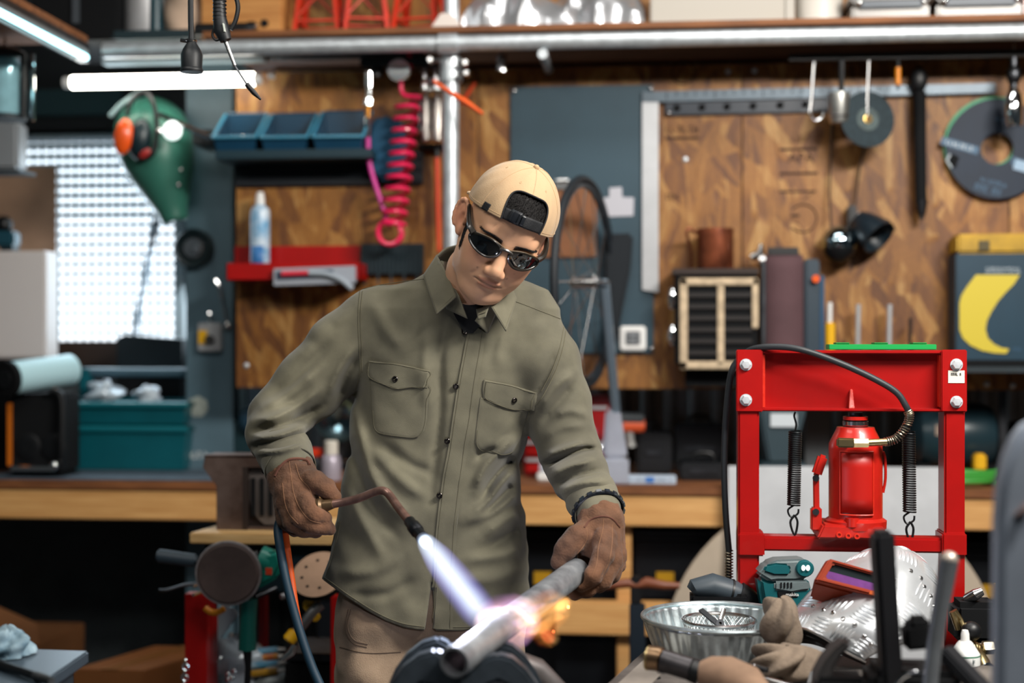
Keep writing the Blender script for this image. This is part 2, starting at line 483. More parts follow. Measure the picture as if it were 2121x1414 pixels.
# ================================================================== the room
YW = 5.10                                   # outer wall plane
YO = 4.40                                   # face of the OSB lining, which stands forward of the cladding
m_dark = mat('dark_teal_paint', (26, 38, 44), .6, vary=.2)
m_black = mat('black_plastic', (10, 12, 15), .45)
m_blackm = mat('black_matt', (6, 8, 11), .85, spec=.3)
m_galv = mat('galvanised_steel', (196, 203, 208), .38, .6, vary=.12, vscale=30, rvar=.1)
m_steel = mat('bright_steel', (205, 205, 205), .22, 1.0, vary=.08)
m_chrome = mat('chrome', (235, 238, 240), .08, 1.0)
m_dsteel = mat('dark_steel', (70, 72, 76), .4, 1.0, vary=.3, vscale=20)
m_white = mat('white_plastic', (222, 222, 220), .45)
m_red = mat('red_enamel', (156, 5, 3), .38, vary=.08, bump=.05, bscale=40, coat=.3)
m_orange = mat('orange_plastic', (226, 88, 22), .45)
m_pine = mat('pine_timber', (212, 164, 104), .55, col2=(188, 136, 78), vscale=3, stretch=(1.2, 10, 22), bump=.1)
m_brownw = mat('brown_edge_board', (132, 82, 44), .7, col2=(96, 56, 28), vscale=6, stretch=(1, 8, 8))
m_floor = mat('concrete_floor', (66, 66, 66), .8, vary=.25, vscale=5, bump=.2)
m_yellow = mat('yellow_plastic', (226, 172, 22), .45)

S(MB().bb(-4.2, 4.2, -.6, 5.6, -.08, 0).build('floor', m_floor))
S(MB().bb(-4.2, 4.2, 1.0, 5.6, 3.25, 3.33).build('ceiling', mat('ceiling_panel', (60, 62, 64), .8, vary=.2)))
S(MB().bb(-3.3, -3.2, .6, 5.6, 0, 3.25).build('wall_left', mat('grey_cladding', (70, 78, 82), .7, vary=.2)))
S(MB().bb(3.2, 3.3, .6, 5.6, 0, 3.25).build('wall_right', MATS['grey_cladding']))

# back wall: corrugated cladding behind, OSB sheets in front of it from above the bench up
zosb = at(1600, 806, YO).z
ztop = 2.13
xwl = at(488, 700, YO).x                    # OSB begins right of the steel column
wall = MB()
nx = 150
def corr(u, v):
    x = -1.35 + u * 4.55
    return (x, YW + .035 + .012 * max(-1, min(1, 1.8 * math.sin(x * 2 * math.pi / .085))), v * 3.25)
wall.grid(corr, 400, 1)
wbo = S(wall.build('wall_outer', mat('corrugated_cladding', (120, 126, 128), .5, .3, vary=.15)))
wb = S(MB().bb(xwl, 3.19, YO + .012, YO + .04, zosb, zosb + .05).bb(xwl, 3.19, YO + .012, YO + .04, 2.06, 2.13).bb(xwl, xwl + .04, YO + .0125, YO + .04, zosb + .051, 2.059).build('wall_back', m_dark))
edges = [xwl, at(990, 700, YO).x, at(1537, 700, YO).x, at(2090, 700, YO).x, 3.19]
for i in range(4):
    b = MB().bb(edges[i] + .0015, edges[i + 1] - .0015, YO, YO + .012, zosb, ztop)
    b.build('osb_panel', osb_material('oriented_strand_board_%d' % i, i * 5.1), wb, bevel=.002)
b = MB().bb(xwl, 3.19, 4.70, 4.712, ztop + .003, 3.24); b.build('osb_panel', osb_material('oriented_strand_board_top', 31), wb)
# screw heads and ink stamps on the sheets
m_ink = mat('stamp_ink', (52, 30, 16), .8)
for px, py in ((1508, 148), (1563, 146), (510, 757), (2044, 795), (2098, 798), (1420, 330), (1600, 700)):
    p = at(px, py, YO); MB().ball(p, (.009, .004, .009), 12, 8).build('screw_head', m_galv, wb)
def stamp(px0, py0, px1, py1, body=None, size=.04):
    a = at(px0, py0, YO - .0005); c = at(px1, py1, YO - .0005)
    if body: text('ink_stamp', body, size, ((a.x + c.x) / 2, YO - .0008, (a.z + c.z) / 2), WALLR, m_ink, wb)
    else: MB().bb(a.x, c.x, YO - .0015, YO - .0005, a.z, c.z).build('ink_stamp', m_ink, wb)
stamp(1615, 307, 1692, 311); stamp(1628, 317, 1690, 338, 'APA', .042); stamp(1615, 357, 1694, 361); stamp(1614, 395, 1690, 398)
stamp(1638, 444, 1656, 449)
MB().beam(at(1662, 414, YO - .001), at(1686, 397, YO - .001), .008, .001, up=EX).build('ink_stamp', m_ink, wb)
MB().tube(circ(at(1663, 452, YO - .001), .042, EX, EZ, 32, -2.4, 2.4, False), .0022, 6).build('ink_stamp', m_ink, wb)
MB().tube(circ(at(1415, 150, YO - .001), .035, EX, EZ, 32), .0025, 6).build('ink_stamp', m_ink, wb)
scribble(at(1380, 268, YO), at(1444, 268, YO), .022, m_ink, wb, 'ink_stamp'); stamp(1378, 284, 1448, 288)
scribble(at(1380, 407, YO), at(1410, 407, YO), .018, m_ink, wb, 'ink_stamp')

# window opening on the left: header, posts, lattice outside and a bright frosted pane
S(MB().bb(-3.2, -1.35, YW - .01, YW + .2, 0, at(200, 712, YW).z - .02).build('wall_back_lower', MATS['grey_cladding']))
S(MB().bb(-3.2, -1.35, YW - .03, YW + .2, at(200, 280, YW).z, 3.25).build('wall_back_header', mat('dark_header', (20, 26, 30), .6)))
S(MB().bb(-3.2, at(-55, 400, YW).x, YW - .01, YW + .2, .5, 2.6).build('wall_back_side', mat('tan_wallboard', (150, 118, 92), .7)))
m_day = mat('frosted_daylight_pane', (235, 240, 245), .5, emit=2.0, ecol=(238, 243, 248))
win = S(MB().pb(-60, 278, 378, 712, YW + .10, .01).build('window_1', m_day))
m_lat = mat('lattice_bar', (150, 178, 190), .5)  # colour lightened to stand in for daylight scattering through the bars
for i in range(22):
    x = 18 + i * 17.2
    MB().pb(x - 1.9, 278, x + 1.9, 712, YW + .075, .006).build('lattice_bar', m_lat, win)
for j in range(22):
    y = 283 + j * 20.3
    t = 3.4 if j < 9 else 2.0
    MB().pb(-60, y - t, 378, y + t, YW + .068, .006).build('lattice_bar', m_lat, win)
m_frame = mat('window_frame_bronze', (58, 46, 40), .5, .3)
MB().pb(-60, 706, 378, 760, YW - .03, .12).build('window_sill', m_frame, win, bevel=.003)
MB().pb(364, 278, 380, 712, YW - .03, .12).build('window_frame', mat('window_frame_white', (170, 176, 176), .5), win)
MB().pb(-60, 272, 380, 283, YW - .03, .12).build('window_frame', mat('window_head', (120, 140, 150), .4), win)
# grey-teal board above the window, below the tube light
o = MB().pb(40, 186, 250, 236, YW - .06, .03).build('header_board', mat('teal_board', (38, 66, 72), .5), None, bevel=.004); tag(o, 'dark teal board fixed along the wall above the bright window', 'board')

# steel H column beside the window
cx0, cx1 = at(385, 700, 4.60).x, at(482, 700, 4.60).x
col = T('steel_column', 'blue-grey painted steel H column standing beside the window', 'column', ((cx0 + cx1) / 2, 4.8, 0))
m_col = mat('column_paint', (84, 108, 120), .45, vary=.12, vscale=4)
MB().bb(cx0, cx1, 4.60, 4.615, 0, 3.25).build('front_flange', m_col, col, bevel=.002)
MB().bb(cx0, cx1, 4.76, 4.775, 0, 3.25).build('rear_flange', m_col, col, bevel=.002)
MB().bb((cx0 + cx1) / 2 - .006, (cx0 + cx1) / 2 + .006, 4.615, 4.76, 0, 3.25).build('web', m_col, col)
MB().bb(cx1 + .004, cx1 + .028, 4.66, 4.69, 0, 3.25).build('side_angle', m_col, col)
# sticker and small lettering on the column
p = at(410, 842, 4.599); o = MB().lathe([(.036, 0), (.036, .0015)], p, (0, -1, 0), 7, up=(.3, 0, 1)).build('sticker', mat('pale_sticker', (168, 176, 168), .6, vary=.2, vscale=40), col)
scribble(at(392, 942, 4.599), at(430, 942, 4.599), .024, mat('white_ink', (200, 205, 205), .6), col, 'column_lettering')

# ------------------------------------------------------------------ workbench along the wall
ZB = 0.85
YB = 4.26
bench = T('workbench', 'long wooden workbench with pale timber front rail along the wall', 'workbench', (0, 4.7, 0))
MB().bb(-3.1, 3.15, YB - .01, YW - .02, ZB - .028, ZB).build('bench_top', m_brownw, bench, bevel=.003)
zr = at(1300, 1089, YB).z
MB().bb(-3.1, .75, YB, YB + .045, zr, ZB - .029).build('front_rail', m_pine, bench, bevel=.003)
MB().bb(.753, 3.15, YB, YB + .045, zr, ZB - .029).build('front_rail', m_pine, bench, bevel=.003)
for x in (-2.9, at(1292, 1100, YB).x, 1.6, 2.9):
    MB().bb(x - .022, x + .022, YB + .046, YB + .13, 0, ZB - .03).build('leg', m_pine, bench, bevel=.003)
MB().pb(1150, 1245, 1392, 1318, YB + .046 - .045, .044).build('stretcher', m_pine, bench, bevel=.003)
MB().bb(-3.1, 3.15, YW - .1, YW - .05, .70, ZB - .03).build('rear_rail', m_dark, bench)  # dark colour stands in for the deep shade under the bench
# dark rubber mat on the left half
a = at(15, 1000, YB); mm = MB()
xl = atz(-40, 1000, ZB + .004).x; xr = atz(440, 1003, ZB + .004).x
mm.prism([(xl - .15, YB - .005, ZB), (xr + .02, YB - .005, ZB), (xr + .05, 4.98, ZB), (xl + .20, 4.98, ZB)], (0, 0, .006))
o = mm.build('bench_mat', mat('rubber_mat', (72, 84, 96), .6, vary=.15, vscale=20, bump=.1), None, bevel=.002); tag(o, 'dark blue-grey rubber mat lying on the left end of the workbench', 'mat')

# ------------------------------------------------------------------ overhead shelf on scaffold pipes
YP = 4.15; RP = .0243
zp = at(1060, 87, YP).z
rack = T('shelf_rack', 'overhead shelf carried by galvanised scaffold pipes above the bench', 'shelf', (0, 4.6, 0))
xpl = at(216, 100, YP).x
MB().cyl((xpl, YP, zp), (3.1, YP, zp), RP, n=24).build('front_pipe', m_galv, rack)
xpole = at(934, 300, YP + .052).x
MB().cyl((xpole, YP + .055, 0), (xpole, YP + .055, 3.2), RP, n=24).build('pole', m_galv, rack)
MB().cyl((-1.25, 4.64, zp), (3.1, 4.64, zp), RP, n=16).build('rear_pipe', m_galv, rack)
for x in (xpole + .28, 1.6):
    MB().cyl((x, YP - .02, zp - .04), (x, YO - .03, zp - .04), RP * .6, n=16).build('cross_pipe', m_galv, rack)
# swivel clamp at the pole
cl = MB(); cl.lathe([(.034, -.036), (.034, .036)], (xpole, YP + .055, zp - .07), (0, 0, 1), 20); cl.build('clamp', m_galv, rack, bevel=.003)
cl = MB(); cl.lathe([(.033, -.03), (.033, .03)], (xpole, YP, zp), (1, 0, 0), 20); cl.build('clamp', m_galv, rack, bevel=.003)
for dx, dz in ((-.052, -.05), (.052, -.06), (.055, -.09)):
    MB().cyl((xpole + dx, YP + .02, zp + dz), (xpole + dx, YP - .02, zp + dz), .008, n=6).cyl((xpole + dx * .5, YP, zp + dz), (xpole + dx, YP, zp + dz), .006, n=8).build('clamp_bolt', m_steel, rack)
zs = zp + RP + .002
MB().bb(-1.33, 3.1, YP - .03, 4.69, zs, zs + .018).build('shelf_board', m_brownw, rack, bevel=.002)
p = at(1040, 135, YP + .15); MB().cyl((p.x, p.y, p.z + .03), (p.x, p.y, p.z - .02), .016, n=10).cyl((p.x, p.y, p.z + .06), (p.x, p.y, p.z + .03), .008, n=8).build('hanger_bolt', m_steel, rack)
# dark channel carrying the hooks under the shelf on the right
xh0 = at(1632, 110, YP + .12).x
MB().bb(xh0, 3.1, YP + .10, YP + .125, at(1800, 122, YP + .1).z, zp - .03).build('hook_rail', mat('hook_rail_black', (10, 11, 14), .5), rack, bevel=.002)
# left arm of the shelf, running towards the camera, with LED strip
la = at(186, 100, YP - .1); lb = at(0, 62, 3.55)
p0 = at(182, 90, 4.12); p1 = at(-60, 22, 3.36)
d = (p1 - p0); d.z = 0
arm = T('side_shelf', 'side shelf edge with wooden lip running away along the left wall', 'shelf', (p0.x, p0.y, 0))
zsa = p0.z
q0 = Vector((p0.x, p0.y, zsa)); q1 = q0 + d.normalized() * 1.3
side = Vector((-1, 0, 0))
MB().hexa([q0, q1, q1 + side * .9, q0 + side * .6], [v + EZ * .022 for v in (q0, q1, q1 + side * .9, q0 + side * .6)]).build('board', m_brownw, arm, bevel=.002)
ed = MB(); ed.beam(q0 - EZ * .03 + side * .01, q1 - EZ * .03 + side * .01, .03, .055, up=EZ); ed.build('steel_edge', m_dsteel, arm, bevel=.002)
# LED strip light fixed under that edge
led = T('strip_light', 'slim cool-white strip light under the side shelf', 'light', q0 - EZ * .07)
l0 = at(178, 119, 4.06); l1 = l0 + (q1 - q0).normalized() * 1.2
MB().cyl(l0, l1, .009, n=14).build('tube', mat('cool_tube', (190, 240, 245), .4, emit=4.5, ecol=(170, 232, 240)), led)
MB().beam(l0 + EZ * .016 + side * .01, l1 + EZ * .016 + side * .01, .035, .014, up=EZ).build('housing', mat('strip_housing', (130, 140, 146), .4, .6), led, bevel=.002)
MB().cyl(l0 + EZ * -.002 + side * .03, l1 + EZ * -.002 + side * .03, .006, n=10).build('clip_rail', m_white, led)

# fluorescent batten under the shelf
YT = 4.30
fl = T('fluorescent_batten', 'bare white fluorescent tube batten hanging under the overhead shelf', 'light', at(335, 130, YT))
t0, t1 = at(150, 171, YT), at(526, 164, YT)
MB().cyl(t0, t1, .0205, n=20).build('tube', mat('warm_white_tube', (255, 252, 240), .4, emit=14.0, ecol=(255, 250, 235)), fl)
for a, b in ((at(132, 171, YT), t0), (t1, at(541, 164, YT))):
    MB().cyl(a, b, .019, n=20).build('end_cap', m_white, fl, bevel=.003)
h0, h1 = at(215, 132, YT + .03), at(552, 124, YT + .03)
MB().beam(h0 + EZ * .02, h1 + EZ * .02, .05, .05, up=EZ).build('housing', mat('batten_housing', (104, 118, 126), .4, .2), fl, bevel=.004)
MB().cyl(at(556, 156, YT), at(568, 156, YT), .012, n=12).build('lamp_holder', m_white, fl)
# backing beam behind the pipe on the left
o = MB().bb(at(215, 120, 4.33).x, at(880, 120, 4.33).x, 4.33, 4.37, at(500, 122, 4.33).z, zp + .02).build('shelf_bearer', mat('grey_bearer', (86, 96, 104), .5, .3, vary=.2), rack, bevel=.003)
# ================================================================== things hung on the OSB lining
m_blue = mat('blue_black_sheet', (38, 62, 74), .55, vary=.15, vscale=3)
m_alu = mat('aluminium', (178, 180, 183), .4, .4, vary=.08)
m_text = mat('pale_print', (176, 186, 192), .6)
N_ = Vector((0, -1, 0))

# dark blue pinned sheet, its paper, clip board, bag, socket
sh = T('notice_sheet', 'large dark blue-grey board pinned to the strand board wall', 'board', at(1205, 730, YO - .01))
MB().pb(1057, 180, 1354, 732, YO - .014, .010).build('sheet', m_blue, sh, bevel=.002)
for px, py in ((1066, 188), (1348, 184), (1350, 722)): MB().ball(at(px, py, YO - .015), .008, 10, 6).build('pin', m_steel, sh)
cb = T('clipboard', 'brown clipboard hanging on the dark blue board', 'clipboard', at(1190, 530, YO - .03))
MB().pb(1128, 385, 1236, 532, YO - .024, .006).build('backing', mat('hardboard', (122, 76, 44), .6, vary=.1), cb, bevel=.001)
MB().pb(1150, 376, 1180, 392, YO - .032, .008).cyl(at(1152, 374, YO - .03), at(1178, 374, YO - .03), .008, n=10).build('clip', m_steel, cb, bevel=.001)
o = MB()
pts = [(1249, 410), (1262, 408), (1262, 389), (1288, 387), (1289, 408), (1313, 409), (1312, 447), (1250, 449)]
o.prism([at(x, y, YO - .017) for x, y in pts], (0, -.001, 0)); tag(o.build('paper_note', mat('white_paper', (178, 178, 186), .8)), 'small white paper note pinned to the dark blue board', 'paper')
bag = MB(); prof = [(1250, 486), (1312, 484), (1306, 560), (1290, 640), (1276, 716), (1258, 716), (1252, 600)]
bag.prism([at(x, y, YO - .018) for x, y in prof], (0, -.035, 0)); tag(bag.build('tool_pouch', mat('black_cloth', (20, 26, 32), .85), None, bevel=.01), 'black tapering tool pouch hanging on the dark blue board', 'pouch')
so = T('wall_socket', 'white square plug socket at the foot of the dark blue board', 'socket', at(1310, 725, YO - .03))
MB().pb(1284, 675, 1338, 726, YO - .030, .016).build('plate', m_white, so, bevel=.005)
MB().pb(1296, 686, 1326, 713, YO - .036, .005).build('outlet', mat('socket_grey', (120, 124, 128), .5), so, bevel=.003)
for x in (1305, 1317): MB().pb(x - 2, 694, x + 2, 706, YO - .037, .002).build('slot', m_black, so)

# large steel carpenter's square
sqo = T('steel_square', "long steel carpenter's square hung over the edge of the dark blue board", 'square', at(1345, 600, YO - .02))
for nm, poly, mm_ in (('blade', [(1330, 212), (1364, 212), (1364, 606), (1330, 600)], m_alu), ('tongue', [(1330, 190), (2062, 172), (2062, 192), (1364, 211.5), (1330, 211.5)], mat('tongue_grey', (84, 96, 106), .4, .3, vary=.15))):
    MB().prism([at(x, y, YO - .022) for x, y in poly], (0, -.004, 0)).build(nm, mm_, sqo, bevel=.0008)
for i in range(24):
    x = 1380 + i * 20; MB().pb(x, 190 - i * .5, x + 1.6, (200 if i % 5 else 206) - i * .5, YO - .0272, .001).build('graduation', m_blackm, sqo)
# magnetic rail below the square
rl = T('tool_rail', 'dark blue magnetic tool rail under the long arm of the steel square', 'rail', at(1550, 240, YO - .02))
pl = [at(x, y, YO - .003) for x, y in ((1378, 214), (1722, 204), (1722, 232), (1378, 240))]
MB().prism(pl, (0, -.014, 0)).build('rail', mat('rail_blue_black', (22, 34, 48), .4), rl, bevel=.002)
for x in (1402, 1454, 1506, 1560, 1616, 1668): MB().cyl(at(x, 224 - (x - 1378) * .027, YO - .016), at(x, 224 - (x - 1378) * .027, YO - .022), .011, n=12).build('magnet', m_blackm, rl)
MB().ball(at(1386, 233, YO - .018), .007, 10, 6).build('screw_head', m_steel, rl)

# hooks and tools hanging from the rail under the shelf
YH = YP + .11
hk = MB(); hk.tube(bez([at(1688, 112, YH), at(1685, 150, YH), at(1681, 210, YH), at(1678, 236, YH), at(1688, 249, YH), at(1700, 246, YH), at(1707, 232, YH)], 30), .0042, 8)
tag(hk.build('wire_hook', m_steel), 'bare bright J-shaped wire hook hanging from the rail', 'hook')
lad = T('dipper', 'silver cup dipper with black handle hanging beside the wire hook', 'ladle', at(1740, 255, YH))
MB().tube([at(1743, 112, YH), at(1743, 180, YH), at(1741, 200, YH)], [.011, .008, .006], 10).build('handle', m_black, lad)
c = at(1738, 256, YH); MB().lathe([(.0, 0), (.026, 0), (.029, .006), (.033, .088), (.030, .09), (.026, .01), (0, .008)], c, EZ, 24).build('cup', mat('brushed_aluminium', (205, 205, 200), .35, 1.0), lad)
MB().tube(circ(c + EZ * .02, .0305, EX, EY, 24), .003, 6, closed=True).build('rim_band', m_steel, lad)
dsc = T('cutting_disc', 'dark grinding disc hanging on a wire hook from the rail', 'disc', at(1795, 306, YH))
cc = at(1797, 247, YH); MB().lathe([(.012, -.002), (.083, -.002), (.083, .002), (.012, .002), (.012, -.002)], cc, (.28, -1, .05), 40, cap=False).build('abrasive', mat('abrasive_disc', (30, 44, 50), .8, vary=.2, vscale=60), dsc)
MB().lathe([(.010, .0022), (.034, .0024), (.034, .003), (.010, .003)], cc, (.28, -1, .05), 28, cap=False).build('paper_label', mat('disc_label', (60, 74, 74), .6, vary=.3, vscale=50), dsc)
MB().lathe([(.010, .003), (.013, .004), (.013, .0052), (.010, .0055)], cc, (.28, -1, .05), 20, cap=False).build('brass_bushing', mat('brass', (200, 170, 100), .3, 1), dsc)
MB().tube([at(1801, 112, YH), at(1800, 130, YH), at(1797, 200, YH), at(1797, 240, YH - .006)], .0035, 8).build('hook', m_steel, dsc)
pen = T('marker_pen', 'short orange and black marker hanging from the rail', 'pen', at(1860, 180, YH))
MB().cyl(at(1860, 140, YH), at(1860, 176, YH), .0085, n=12).build('body', mat('orange_yellow', (214, 128, 16), .4), pen)
MB().cyl(at(1861, 116, YH), at(1860, 140, YH), .005, .006, n=10).build('cap', m_black, pen)
MB().cyl(at(1860, 176, YH), at(1860, 185, YH), .005, .003, n=10).build('tip', m_black, pen)
fb = T('pry_bar', 'long black bar tool hanging upright beside the cutting disc', 'bar', at(1908, 455, YO - .08))
YB2 = YO - .05
MB().tube([at(1905, 190, YB2), at(1906, 300, YB2), at(1908, 420, YB2)], [.019, .018, .017], 12).build('shaft', m_blackm, fb)
MB().ball(at(1903, 166, YB2), (.026, .022, .038), 16, 12).build('knob', m_black, fb)
MB().cyl(at(1908, 415, YB2), at(1909, 445, YB2), .020, .012, n=12).cyl(at(1909, 445, YB2), at(1909, 454, YB2), .008, n=10).build('tip', m_dsteel, fb)
MB().cyl(at(1902, 158, YB2), at(1902, 158, YO), .005, n=8).build('peg', m_steel, fb)

# packed cutting wheels: big blue disc sleeve with green disc behind
YD = YO - .03
cw = T('cutting_wheel_pack', 'big round navy cutting wheel with pale printed band on the wall', 'wheel', at(2066, 420, YD))
cc = at(2066, 308, YD); r = 104 / ppm(2066, YD)
def ringdisc(c, ro, ri, th, n=56, wob=0):
    o = [Vector(c) + EX * (ro * (1 + wob * math.sin(5 * a)) * math.cos(a)) + EZ * (ro * (1 + wob * math.sin(5 * a)) * math.sin(a)) for a in [2 * math.pi * i / n for i in range(n)]]
    return MB().ring(o, circ(c, ri, EX, EZ, n), (0, th, 0))
hc = at(2070, 311, YD)
ringdisc(cc, r, .047, .006).build('wheel', mat('navy_disc', (8, 28, 48), .6, vary=.15), cw, bevel=.001)
ringdisc(at(2059, 302, YD + .012), r * .985, .055, .005).build('green_backing', mat('green_disc', (40, 140, 96), .5), cw)
hcx = hc - cc
rot = math.radians(-17)
u = Vector((math.cos(rot), 0, math.sin(rot))); v_ = Vector((-math.sin(rot), 0, math.cos(rot)))
m_band = mat('pale_blue_band', (48, 84, 112), .5)
bd = MB(); off = -.022
for s0, s1 in ((-.165, -.052), (.05, .165)):
    q = [cc + u * s0 + v_ * (off - .012), cc + u * s1 + v_ * (off - .012), cc + u * s1 + v_ * (off + .012), cc + u * s0 + v_ * (off + .012)]
    b = MB(); b.prism([p + N_ * .0005 for p in q], (0, -.0008, 0)); b.build('printed_band', m_band, cw)
scribble(cc + u * -.15 + v_ * off + N_ * .0015, cc + u * -.065 + v_ * off + N_ * .0015, .014, m_text, cw)
scribble(cc + u * -.03 + v_ * -.125, cc + u * .05 + v_ * -.125, .02, m_band, cw, seed=2)
scribble(cc + u * -.02 + v_ * -.10, cc + u * .06 + v_ * -.10, .014, m_band, cw, seed=3)
scribble(cc + u * -.03 + v_ * .085, cc + u * .04 + v_ * .085, .014, m_band, cw, seed=4)
b = MB(); b.prism([cc + u * s + v_ * t + N_ * .0006 for s, t in ((.06, -.045), (.15, -.045), (.15, -.015), (.06, -.015))], (0, -.001, 0)); b.build('white_patch', mat('patch_white', (150, 176, 200), .6), cw)
b = MB(); b.prism([cc + u * s + v_ * t + N_ * .0006 for s, t in ((-.125, -.09), (-.10, -.09), (-.10, -.055), (-.125, -.05))], (0, -.001, 0)); b.build('black_patch', m_blackm, cw)
b = MB(); b.tube([cc + u * -.128 + v_ * -.055 + N_ * .001, cc + u * -.132 + v_ * -.075 + N_ * .001, cc + u * -.112 + v_ * -.092 + N_ * .001], .0035, 6); b.build('patch_edge', m_text, cw)
MB().cyl(hc + EZ * .043 + N_ * .02, hc + EZ * .043 - N_ * .03, .004, n=8).build('nail', m_steel, cw)

# spray gun cup hanging at the right edge
sg = T('spray_cup', 'chrome spray cup with dark top hanging before the round navy wheel', 'spray gun', at(2098, 262, YH))
c = at(2100, 262, YH)
MB().lathe([(.022, 0), (.026, .01), (.026, .06), (.022, .09), (.012, .11)], c, EZ, 20).build('cup', m_chrome, sg)
MB().ball(c + EZ * .15, (.022, .022, .03), 14, 10).cyl(c + EZ * .10, c + EZ * .2, .012, n=12).build('head', m_dsteel, sg)
MB().cyl(c + EZ * .19, c + EZ * .245, .004, n=8).build('hook', m_steel, sg)

# chrome dome lamp and black lamp head
dl = T('dome_lamp', 'round chrome dome lamp on a cord below the cutting disc', 'lamp', at(1740, 540, YO - .1))
MB().ball(at(1738, 503, YO - .07), .052, 28, 18).build('dome', mat('polished_dome', (170, 190, 200), .06, 1.0), dl)
MB().lathe([(.05, 0), (.046, .02), (.02, .045), (.006, .05)], at(1738, 512, YO - .07), (0, 0, -1), 24).build('lower_shell', m_black, dl)
MB().tube([at(1722, 480, YO - .06), at(1718, 400, YO - .03), at(1724, 250, YO - .012)], .0028, 8).build('cord', m_black, dl)
bl = T('lamp_head', 'black tilted clamp lamp head beside the chrome dome lamp', 'lamp', at(1810, 510, YO - .1))
ax = (at(1846, 520, YO - .13) - at(1775, 455, YO - .05)).normalized()
c = at(1780, 455, YO - .06)
MB().lathe([(.0, -.004), (.03, -.002), (.04, .02), (.05, .05), (.056, .09), (.052, .09), (.044, .05), (.02, .02), (0, .015)], c, ax, 28).build('shade', mat('lamp_black', (18, 30, 38), .35), bl)
MB().pb(1757, 424, 1776, 500, YO - .06, .058).build('bracket', m_black, bl, bevel=.006)
MB().pb(1776, 440, 1786, 482, YO - .075, .03).build('collar', m_alu, bl, bevel=.003)
MB().tube([c + ax * .08 + Vector((.056 * math.cos(a), .01, .056 * math.sin(a))) for a in [.3, .9, 1.5, 2.1, 2.7]], .004, 6).build('rim_wire', m_dsteel, bl)
MB().tube([at(1770, 430, YO - .03), at(1780, 350, YO - .02), at(1790, 306, YO - .02)], .003, 8).build('cord', m_black, bl)

# blue and yellow case at the right edge
cs_ = T('plastic_case', 'navy case with yellow lid and yellow crescent print by the wall', 'case', at(2080, 752, YO - .12))
MB().pb(1980, 524, 2190, 748, YO - .12, .115).build('body', mat('case_navy', (8, 48, 66), .5, vary=.08), cs_, bevel=.004)
MB().pb(1983, 484, 2190, 524, YO - .125, .12).build('lid', mat('case_yellow', (172, 134, 16), .45, vary=.2, vscale=14), cs_, bevel=.008)
MB().pb(2027, 498, 2050, 519, YO - .128, .004).build('latch', mat('latch_olive', (70, 58, 16), .5), cs_, bevel=.001)
MB().pb(1976, 745, 2200, 758, YO - .125, .12).build('base', m_blackm, cs_)
cr = [(2021, 569), (2112, 569), (2100, 588), (2084, 604), (2068, 622), (2054, 644), (2044, 664), (2041, 682), (2046, 700), (2058, 712), (2074, 720), (2090, 722), (2084, 732), (2060, 731), (2034, 726), (2010, 715), (1994, 700), (1987, 682), (1987, 628), (1991, 612), (2002, 594)]
MB().prism([at(x, y, YO - .121) for x, y in cr], (0, -.002, 0)).build('crescent_print', mat('crescent_yellow', (196, 176, 50), .5), cs_)
for y in (556, 563): scribble(at(2042, y, YO - .12), at(2114, y, YO - .12), .007, m_text, cs_, seed=y)
scribble(at(2098, 723, YO - .12), at(2118, 723, YO - .12), .01, m_band, cs_)
cst = S(MB().bb(at(1975, 760, YO).x, 3.1, YO - .15, YO, at(2000, 758, YO - .12).z - .018, at(2000, 758, YO - .12).z - .001).build('trim_1', m_dark))

